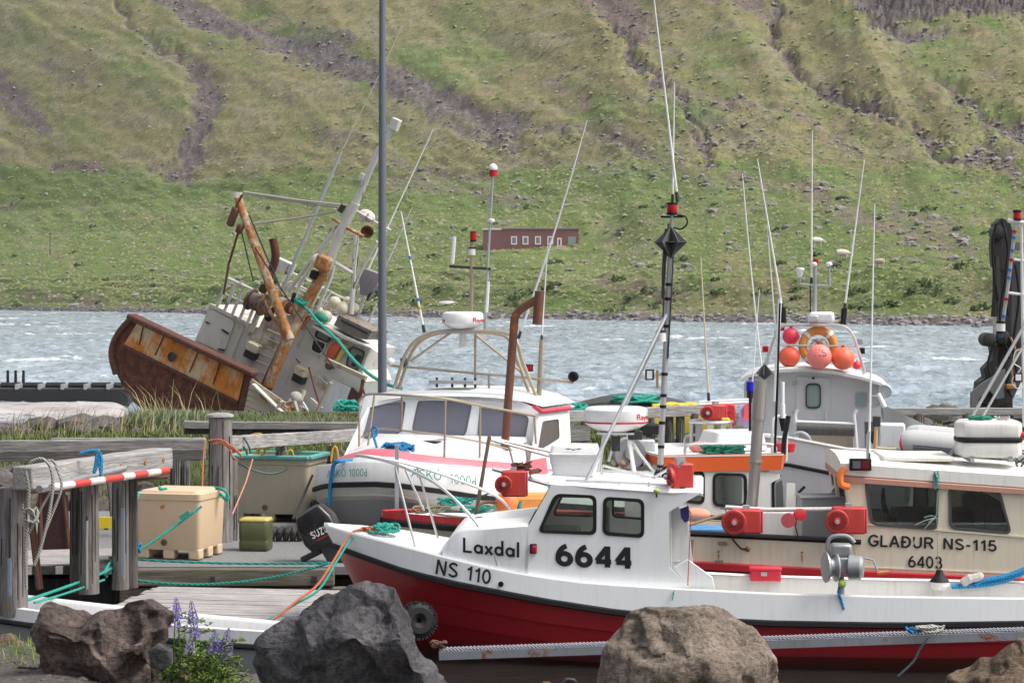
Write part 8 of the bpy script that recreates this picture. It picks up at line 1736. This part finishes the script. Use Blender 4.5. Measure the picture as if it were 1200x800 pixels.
# jerrycan
p = WZ(298.5, 645, zd); t = empty('jerrycan', (p.x, p.y+.15, zd), (0,0,R(-8)), 'olive green square drum with a yellow top on the pontoon', 'canister'); R4 = lambda x, y, z, r=.05: rpoly([(-x,-y,z), (x,-y,z), (x,y,z), (-x,y,z)], r, 4)
m = MB(); m.loft([R4(.19,.15,.0), R4(.205,.165,.03), R4(.205,.165,.12), R4(.198,.158,.14), R4(.205,.165,.16), R4(.205,.165,.38), R4(.17,.13,.42)], closed=True, caps=True); m.build('body', paint('olive_plastic', (.075,.085,.035), .4, .3, (.15,.14,.08)), t, ang=50)
m = MB(); m.loft([R4(.20,.16,.395), R4(.205,.165,.41), R4(.19,.15,.435), R4(.15,.11,.44)], closed=True, caps=True); m.build('lid', paint('yellow_lid', (.50,.40,.10), .5, .35), t, ang=50)
# fender, outboard, steel post
t = empty('long_fender', WZ(346, 612, zd)+V(0,.25,.17), (0,0,R(-6)), 'long black fender lying on the pontoon beside the beige tub', 'fender'); m = MB(); m.tube([(-.36,0,0),(-.33,0,0),(.40,0,.02),(.46,0,.02)], [.08,.135,.145,.10], 18); m.build('tube', BLACK, t)
rope('mooring_line', [W(366,557,33.0), W(356,580,32), W(343,608,31.2)], .02, DROPE, 'black line from the pink striped bow down to the black fender')
t = empty('coiled_hose', WZ(338, 634, zd)+V(0,.1,0), label='dark ribbed hose bundle on the pontoon left of the outboard motor', cat='hose'); 
for i in range(6): m = MB(); m.tube(spline([(-.35+i*.1,0,.02), (-.33+i*.1,-.05,.12), (-.30+i*.1,.05,.16), (-.25+i*.1,.12,.02)], 4), .045, 8); m.build('hose_turn', paint('hose_dark', (.035,.03,.03), .7, .3), t)
t = empty('outboard_motor', W(374, 616, 29.0), (0, R(-26), R(-10)), 'black outboard motor tilted up on the pontoon edge behind the red bow', 'outboard motor')
bk_ = paint('cowling_black', (.008,.008,.010), .22, .06)
m = MB(); m.loft([rpoly([(-.20,-.15,-.28), (.20,-.15,-.28), (.20,.15,-.28), (-.20,.15,-.28)], .06), rpoly([(-.25,-.18,-.16), (.25,-.18,-.16), (.25,.18,-.16), (-.25,.18,-.16)], .07), rpoly([(-.26,-.18,.06), (.24,-.18,.06), (.24,.18,.06), (-.26,.18,.06)], .07), rpoly([(-.22,-.15,.20), (.16,-.15,.24), (.16,.15,.24), (-.22,.15,.20)], .07), rpoly([(-.10,-.08,.26), (.08,-.08,.27), (.08,.08,.27), (-.10,.08,.26)], .04)], closed=True, caps=True); m.build('cowling', bk_, t, ang=40)
m = MB(); m.loft([[(-.10,-.07,-.28), (.12,-.07,-.28), (.12,.07,-.28), (-.10,.07,-.28)], [(-.06,-.05,-.8), (.10,-.05,-.8), (.10,.05,-.8), (-.06,.05,-.8)]], closed=True, caps=True); m.build('leg', DARKM, t); m = MB(); m.box((-.26,0,-.30), (.3,.1,.08)); m.build('clamp_bracket', DARKM, t, bev=.02)
lettering('SUZUKI', [(-.10,-.186,-.12), (.235,-.186,-.12), (.235,-.186,-.03), (-.10,-.186,-.03)], t, WHITE, .18); m = MB(); m.slab([(-.08,-.185,-.17), (.20,-.185,-.16), (.20,-.185,-.145), (-.02,-.185,-.155)], [], (0,-.003,0)); m.build('red_stripe', REDLENS, t)
t = empty('steel_post', W(465, 640, 31.0)-V(0,0,.9), label='slim grey steel post standing in front of the pink striped bow', cat='post'); m = MB(); m.box((0,0,1.15), (.055,.055,2.3)); m.build('shaft', GALV, t); m = MB(); m.box((0,0,2.31), (.065,.065,.02)); m.build('cap', GALV, t); t.location.z = W(465,521,31.0).z-2.32

# ---- boom in front of the hull ----
a_, b_ = W(515,765,22.9), W(1206,740,22.6); b_.z = W(1206,741,22.6).z
t = empty('mooring_boom', a_, (0,0,0), 'long galvanised steel boom with a rope along its top, in front of the red hull', 'boom')
m = MB(); m.beam((0,0,-.02), b_-a_-V(0,0,.02), .11, .085); m.build('channel', paint('boom_steel', (.30,.32,.35), .5, .45, (.14,.12,.11), metal=.5, rust=.12), t); m = MB(); m.tube([V(0,-.01,.035), b_-a_+V(0,-.01,.035)], .026, 8)
tw = rope_mat('boom_rope', (.33,.34,.38)); m.build('boom_rope', tw, t)
for i in range(150): 
    q = (b_-a_)*(i/150); m = MB() if i % 150 == 0 else m; m.tube([q+V(0,-.036,.018), q+V(.03,-.030,.055), q+V(.045,-.01,.065)], .008, 5)
o = m.build('rope_lay', tw, t); o['kind'] = 'stuff'
rope('mooring_line', coil(a_+V(.0,-.03,.07), .09, 4, .05, 51, flat=.4), .014, BRN, 'rusty chain like rope end on the left tip of the boom')
rope('mooring_line', coil(W(1090,739,22.5), .16, 5, .05, 52, flat=.3), .014, WROPE, 'pale rope tied round the boom, right of its middle'); rope('mooring_line', coil(W(1068,741,22.5), .09, 3, .05, 53, flat=.3), .010, BLUER, 'thin blue rope loop on the boom left of the pale one')
rope('mooring_line', spline([W(1088,746,22.6), W(1078,760,22.6), W(1070,775,22.6), W(1052,792,22.6)], 5), .012, rope_mat('slate_rope', (.12,.2,.22)), 'dark line trailing from the boom down into the water')

# ---- black fender hanging at the bow ----
t = empty('tyre_fender', W(489, 727, 24.0), (R(80),0,R(20)), 'black rubber fender half hidden behind the dark grey boulder', 'fender'); m = MB(); n_ = 28
m.tube([(math.cos(2*math.pi*i/n_)*.11, math.sin(2*math.pi*i/n_)*.11, 0) for i in range(n_)], .10, 10, closed=True); m.build('tyre', BLACK, t)
for i in range(40): a_ = 2*math.pi*i/40; m = MB(); m.box((math.cos(a_)*.198, math.sin(a_)*.198, .01*(i%3)), (.028,.018,.12), Matrix.Rotation(a_, 3, 'Z')); m.build('tread_block', BLACK, t)

# ================= boulders =================
def boulder(outline, Y, mat, lb, depth=.42, seed=1, facets=8, rough=.05, sub=6, pw_=60, front=None):
    """rock whose silhouette follows the outline; rounded half-space cuts plus noise"""
    pts = [W(a_, b_, Y) for a_, b_ in outline]; c = sum(pts, V(0,0,0))/len(pts); rn = random.Random(seed); pl = []
    for i in range(len(pts)):
        p, q = pts[i], pts[(i+1) % len(pts)]; e = q-p; nrm = V(e.z, 0, -e.x).normalized()
        if nrm.dot(p-c) < 0: nrm = -nrm
        if (p-c).dot(nrm) > .02: pl.append((nrm, (p-c).dot(nrm))); 
        if i % 2 == 0:
            n2 = (nrm + V(0, -rn.uniform(.5,1.3), 0)).normalized(); pl.append((n2, (p-c).dot(nrm)*rn.uniform(.62,.82)+.05))
        n2 = (nrm + V(0, .8, 0)).normalized(); pl.append((n2, (p-c).dot(nrm)*.85))
    for i in range(facets):
        n2 = V(rn.uniform(-.8,.8), -1, rn.uniform(-.6,.8)).normalized(); pl.append((n2, depth*rn.uniform(.80,1.1)))
    for n2, d_ in (front or []): pl.append((Vector(n2).normalized(), d_))
    pl += [(V(0,1,0), depth), (V(0,0,-1), max(.3, max((c-p).z for p in pts)))]
    bmh = bmesh.new(); bmesh.ops.create_icosphere(bmh, subdivisions=sub, radius=1)
    vs = np.array([v.co[:] for v in bmh.verts]); fs = [tuple(v.index for v in f.verts) for f in bmh.faces]; bmh.free()
    acc = np.zeros(len(vs))
    for n2, d_ in pl: acc += (np.maximum(vs @ np.array(n2[:]), 1e-6)/d_)**pw_
    r = acc**(-1/pw_); out = vs*r[:, None]
    for i in range(len(out)):
        p = Vector(out[i]); d_ = Vector(vs[i]); o1 = V(seed*3.1, seed*1.7, 0)
        k1 = mnoise.fractal(p*2.3+o1, 1.0, 2.0, 5); k2 = mnoise.ridged_multi_fractal(p*3.4+o1*2, .9, 2.1, 5, .9, 2.0)*.5-.5; k3 = mnoise.fractal(p*16+o1, .9, 2.1, 4); cell = mnoise.voronoi(p*3.0+o1)[0][0]
        f2 = abs(mnoise.noise(p*2.6+V(k1,k1,k1)*.4+o1*5)); out[i] = out[i]*(1+k1*rough*1.2 - k2*rough*.75 + k3*rough*.34 - (.35-cell)*rough*1.6 - max(0, .10-f2)*rough*9)
    if rough > .045 and sub >= 6:     # conchoidal chips: shallow planar bites at random places
        for _ in range(26):
            d0 = V(rn.gauss(0,1), -abs(rn.gauss(0,1)), rn.gauss(0,1)).normalized(); i0 = int(np.argmax(vs @ np.array(d0[:]))); p0 = out[i0].copy()
            n3 = (d0*1.0 + V(rn.gauss(0,.45), rn.gauss(0,.3), rn.gauss(0,.45))).normalized(); n3 = np.array(n3[:]); bite = rn.uniform(.006, .030)
            dd = np.linalg.norm(out-p0, axis=1); R0 = rn.uniform(.12, .30); msk = dd < R0
            h_ = (out-p0) @ n3 + bite; cut = np.where(msk & (h_ > 0), np.minimum(h_, .05), 0)*np.clip((R0-dd)/(R0*.12), 0, 1); out = out - cut[:, None]*n3[None, :]
    out = out*(1.06 if sub >= 6 else 1)
    m = MB(); m.v = [tuple(p) for p in out]; m.f = fs; m.mi = [0]*len(fs); o = m.build('boulder', mat, ang=60, recalc=False); o.location = c; tag(o, lb, 'boulder'); return o
RK1 = rock('rock_brown', (.045,.034,.032), (.15,.115,.10), (.28,.215,.18), .9); RK2 = rock('rock_dark', (.038,.036,.040), (.105,.10,.108), (.21,.20,.21), .9); RK3 = rock('rock_speckled', (.11,.085,.065), (.27,.215,.17), (.40,.33,.28), 1.1, speck=.7); RK4 = rock('rock_tan', (.06,.045,.032), (.19,.135,.09), (.28,.22,.16), 1.0)
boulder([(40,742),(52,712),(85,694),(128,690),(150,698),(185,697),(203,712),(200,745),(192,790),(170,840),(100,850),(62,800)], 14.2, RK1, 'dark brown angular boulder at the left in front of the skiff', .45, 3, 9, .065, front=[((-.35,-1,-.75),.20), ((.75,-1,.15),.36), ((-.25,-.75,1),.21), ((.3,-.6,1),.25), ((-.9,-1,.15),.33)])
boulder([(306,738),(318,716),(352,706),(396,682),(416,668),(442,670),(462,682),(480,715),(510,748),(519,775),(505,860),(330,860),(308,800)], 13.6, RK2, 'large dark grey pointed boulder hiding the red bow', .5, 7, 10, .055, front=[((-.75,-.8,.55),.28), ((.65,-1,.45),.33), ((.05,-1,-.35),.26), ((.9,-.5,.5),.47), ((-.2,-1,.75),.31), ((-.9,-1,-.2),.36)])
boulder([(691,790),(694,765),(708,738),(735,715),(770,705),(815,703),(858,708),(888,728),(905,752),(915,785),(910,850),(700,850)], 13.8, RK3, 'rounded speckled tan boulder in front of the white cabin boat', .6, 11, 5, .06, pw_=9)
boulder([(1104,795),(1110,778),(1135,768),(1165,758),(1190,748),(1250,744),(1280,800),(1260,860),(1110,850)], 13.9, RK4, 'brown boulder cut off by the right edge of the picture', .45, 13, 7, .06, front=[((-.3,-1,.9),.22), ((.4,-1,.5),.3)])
boulder([(0,744),(10,738),(30,752),(44,776),(40,800),(-20,800),(-20,750)], 17.5, RK4, 'small brown stone between the skiff and the gravel', .2, 17, 4, .08, 4); boulder([(176,760),(186,752),(203,760),(204,775),(192,786),(178,780)], 14.0, RK2, 'small grey stone wedged between the brown boulder and the lupins', .10, 19, 4, .05, 4)
for k_, (px, py, r) in enumerate(((216,790,10),(560,806,9),(640,803,8),(668,800,10))): boulder([(px-r,py),(px-r*.4,py-r*.7),(px+r*.6,py-r*.6),(px+r,py+2),(px+r*.5,py+r*.8),(px-r*.6,py+r*.8)], 14.2, RK2 if k_ % 2 else RK4, ['small stone at the foot of the lupins', 'small dark stone right of the dark grey boulder', 'small tan stone left of the speckled boulder', 'dark stone touching the speckled boulder'][k_], .06, 20+k_, 3, .05, 4)

# ================= lupins =================
LEAF = grass_mat('lupin_leaf', (.055,.10,.018), (.15,.22,.055)); FL = grass_mat('lupin_flower', (.12,.08,.30), (.26,.20,.50)); FL2 = grass_mat('lupin_bud', (.20,.22,.30), (.30,.24,.42))
def lupin(px, py, Y, hh, lean, seed, lb, flower=True):
    base = W(px, 800, Y); base.z = landh(base.x, Y); tip = W(px+lean, py, Y-.05*0); t = empty('lupin', base, label=lb, cat='flower', group='lupins between the boulders'); rn = random.Random(seed)
    st = [V(0,0,0), (tip-base)*.5+V(rn.uniform(-.03,.03),0,.02), tip-base]; sp = spline(st, 8); m = MB(); m.tube(sp, [.007-.004*i/(len(sp)-1) for i in range(len(sp))], 6); m.build('stem', LEAF, t)
    d_ = (sp[-1]-sp[-5]).normalized(); top = sp[-1]; m = MB(); L_ = hh
    for i in range(70):
        u = i/70; a_ = i*2.4; r = .030*(1-u)**.6+.004; c = top - d_*L_*(1-u) + (d_.orthogonal().normalized()*math.cos(a_)+d_.cross(d_.orthogonal().normalized())*math.sin(a_))*r
        q = .013*(1-u*.6); o1 = V(rn.gauss(0,1), rn.gauss(0,1), rn.gauss(0,.6)).normalized()*q; o2 = o1.orthogonal().normalized()*q
        m.add([c-o1, c-o2*.6, c+o1, c+o2*.9, c+V(0,0,q*.9)], [(0,1,4), (1,2,4), (2,3,4), (3,0,4)])
    m.build('flower_spike', FL if rn.random() < .8 else FL2, t, recalc=False)
    for k_ in range(9):
        u = rn.uniform(.05,.78); c = sp[int(u*(len(sp)-1))]; a_ = rn.uniform(0,6.3); stalk = c+V(math.cos(a_)*rn.uniform(.05,.13), math.sin(a_)*rn.uniform(.04,.10), rn.uniform(.02,.08)); m = MB(); m.tube([c, c.lerp(stalk,.5)+V(0,0,.02), stalk], .002, 4)
        for j in range(8):
            b_ = a_+j*.785; L2 = rn.uniform(.035,.06); e = stalk+V(math.cos(b_)*L2, math.sin(b_)*L2, rn.uniform(-.01,.025)); s2 = V(-math.sin(b_), math.cos(b_), 0)*.009; mid_ = stalk.lerp(e, .6)+V(0,0,.006)
            m.add([stalk, mid_-s2, e, mid_+s2], [(0,1,2), (0,2,3)])
        m.build('leaf_fan', LEAF, t, recalc=False)
for k_, a_ in enumerate(((205,706,14.6,.16,2,'tall lupin nearest the brown boulder'), (214,700,14.7,.14,-8,'back lupin spike behind the nearest one'), (222,704,14.8,.15,2,'second tall lupin with an upright spike'), (238,722,14.5,.14,-12,'lupin leaning left in the middle of the clump'), (252,735,14.4,.16,16,'lupin leaning far right with a dense spike'), (246,738,14.3,.15,6,'lupin in front of the right leaning one'), (228,742,14.2,.13,-4,'low lupin in front of the clump'), (262,748,14.6,.14,10,'rightmost low lupin beside the grass'))):
    lupin(a_[0], a_[1], a_[2], a_[3], a_[4], 60+k_, a_[5])
def lreg(rn): y = rn.uniform(14.1, 15.0); return (rn.gauss(236, 22)-600)/F*y, y
rn = random.Random(77); m = MB()
for i in range(900):
    x, y = lreg(rn); z = landh(x, y)+abs(rn.gauss(0,.15))*(1.0); b_ = rn.uniform(0,6.3); L2 = rn.uniform(.02,.045); n_ = 6; c = V(x, y, z)
    for j in range(n_):
        a_ = b_+j*6.283/n_; e = c+V(math.cos(a_)*L2, math.sin(a_)*L2*.6, rn.uniform(-.01,.03)); s2 = V(-math.sin(a_), math.cos(a_), .3)*.008; md = c.lerp(e,.6)+V(0,0,.006); m.add([c, md-s2, e, md+s2], [(0,1,2), (0,2,3)])
o = m.build('lupin_foliage', LEAF, recalc=False, kind='stuff'); o['label'] = 'dense green lupin leaves between the two left boulders'

# ================= loader crane at the right =================
t = empty('loader_crane', W(1178, 498, 48), label='folded dark loader crane standing on the quay at the right edge', cat='crane'); Cf = Frame(t); P = lambda px, py, y=0.0: Cf.y(px, py, y)
ck = paint('crane_black', (.022,.021,.022), .5, .5, (.14,.08,.05)); cg = paint('crane_grey', (.13,.135,.145), .5, .4); 
def plate(pts, y, th, nm, mat, bev=.01): m = MB(); m.slab([P(a_, b_, y) for a_, b_ in pts], [], (0,th,0)); return m.build(nm, mat, t, bev=bev)
plate([(1164,290),(1167,262),(1174,255),(1184,260),(1190,282),(1186,300),(1176,318),(1166,312)], -.2, .5, 'boom_knuckle', ck); plate([(1173,300),(1187,300),(1184,420),(1178,440),(1170,430),(1172,380)], -.1, .35, 'outer_boom', ck)
plate([(1187,284),(1215,284),(1215,294),(1187,292)], 0, .3, 'boom_arm', cg); plate([(1184,308),(1198,304),(1200,440),(1186,470),(1180,440)], .1, .4, 'inner_boom', paint('crane_dark_grey', (.06,.06,.065), .5, .4))
m = MB(); m.tube([P(1167,300,-.3), P(1167,345,-.3), P(1165,371,-.3)], .075, 12); m.build('hydraulic_cylinder', ck, t); m = MB(); m.tube([P(1165,371,-.3), P(1166,396,-.3)], .035, 10); m.build('piston_rod', INOX, t)
for q in ((1176,395),(1160,398),(1172,272),(1190,400)): m = MB(); m.lathe(P(*q,-.4), (0,1,0), [(0,.10), (.02,.15), (.5,.15), (.52,.10)], 14); m.build('pivot_pin', ck, t)
plate([(1157,393),(1178,396),(1176,404),(1158,402)], -.3, .5, 'link_arm', ck); plate([(1162,402),(1172,405),(1166,432),(1174,448),(1156,446),(1153,432),(1165,420)], -.25, .45, 'linkage', ck)
plate([(1148,448),(1172,430),(1184,440),(1186,470),(1165,478),(1146,470)], -.2, .6, 'slew_housing', ck); plate([(1138,460),(1152,448),(1178,432),(1177,466),(1168,468),(1160,458),(1148,466),(1142,482),(1138,482)], -.45, .12, 'grey_guard', cg); plate([(1150,470),(1186,458),(1188,490),(1152,492)], -.1, .5, 'base', ck); plate([(1139,480),(1145,480),(1145,510),(1139,510)], -.4, .12, 'stabiliser', cg)
plate([(1170,492),(1212,488),(1212,506),(1172,506)], -.2, 1.2, 'chassis', ck)
for k_, pts in enumerate(([(1168,262),(1163,285),(1165,320),(1170,352)], [(1174,258),(1181,290),(1178,330),(1182,370)], [(1178,330),(1172,365),(1176,395),(1184,420)], [(1166,400),(1158,425),(1163,445)], [(1190,310),(1194,350),(1188,400),(1192,440)], [(1182,395),(1188,420),(1180,450),(1186,465)])): m = MB(); m.tube(spline([P(a_, b_, -.38) for a_, b_ in pts], 6), .028, 7); m.build('hydraulic_hose', BLACK, t)
m = MB(); m.tube(spline([P(1184,395,-.4), P(1190,412,-.4), P(1185,432,-.4), P(1189,452,-.4)], 5), .03, 7); m.build('brass_hose', paint('ochre_hose', (.30,.16,.05), .5, .4), t); m = MB(); m.box(P(1184,453,-.4), (.22,.2,.12)); m.build('valve', MATS['ochre_hose'], t, bev=.03)
rn = random.Random(91)
for k_ in range(8):
    a_ = W(rn.uniform(1045,1196), 496+rn.uniform(-6,6), 51); m = MB(); L_ = rn.uniform(.3,.8); d_ = V(rn.gauss(0,1), rn.gauss(0,.3), rn.gauss(0,.25)).normalized()*L_
    m.beam((0,0,0), d_, rn.uniform(.05,.12), rn.uniform(.05,.12)); m.beam(d_*.3+V(0,0,.08), d_*.9+V(.05,.1,.05), .04, .06); o = m.build('driftwood', rn.choice([BRN, MATS['dark_pile'], GWZ]), None); o.location = a_; tag(o, 'weathered piece of driftwood on the rubble below the crane', 'driftwood', 'driftwood below the crane')

# ---- thin sea air between the harbour and the far hillside ----
m = bpy.data.materials.new('haze'); m.use_nodes = True; n = m.node_tree; n.nodes.clear()
pv = n.nodes.new('ShaderNodeVolumePrincipled'); pv.inputs['Color'].default_value = (.86,.90,.95,1); pv.inputs['Density'].default_value = .000055; pv.inputs['Anisotropy'].default_value = .0
ou = n.nodes.new('ShaderNodeOutputMaterial'); n.links.new(pv.outputs[0], ou.inputs['Volume'])
hb2 = MB(); hb2.box((0, 1700, 480), (5200, 3600, 966)); o = hb2.build('haze', m, None, recalc=False); o['kind'] = 'stuff'; o['label'] = 'thin pale sea haze filling the air over the fjord'
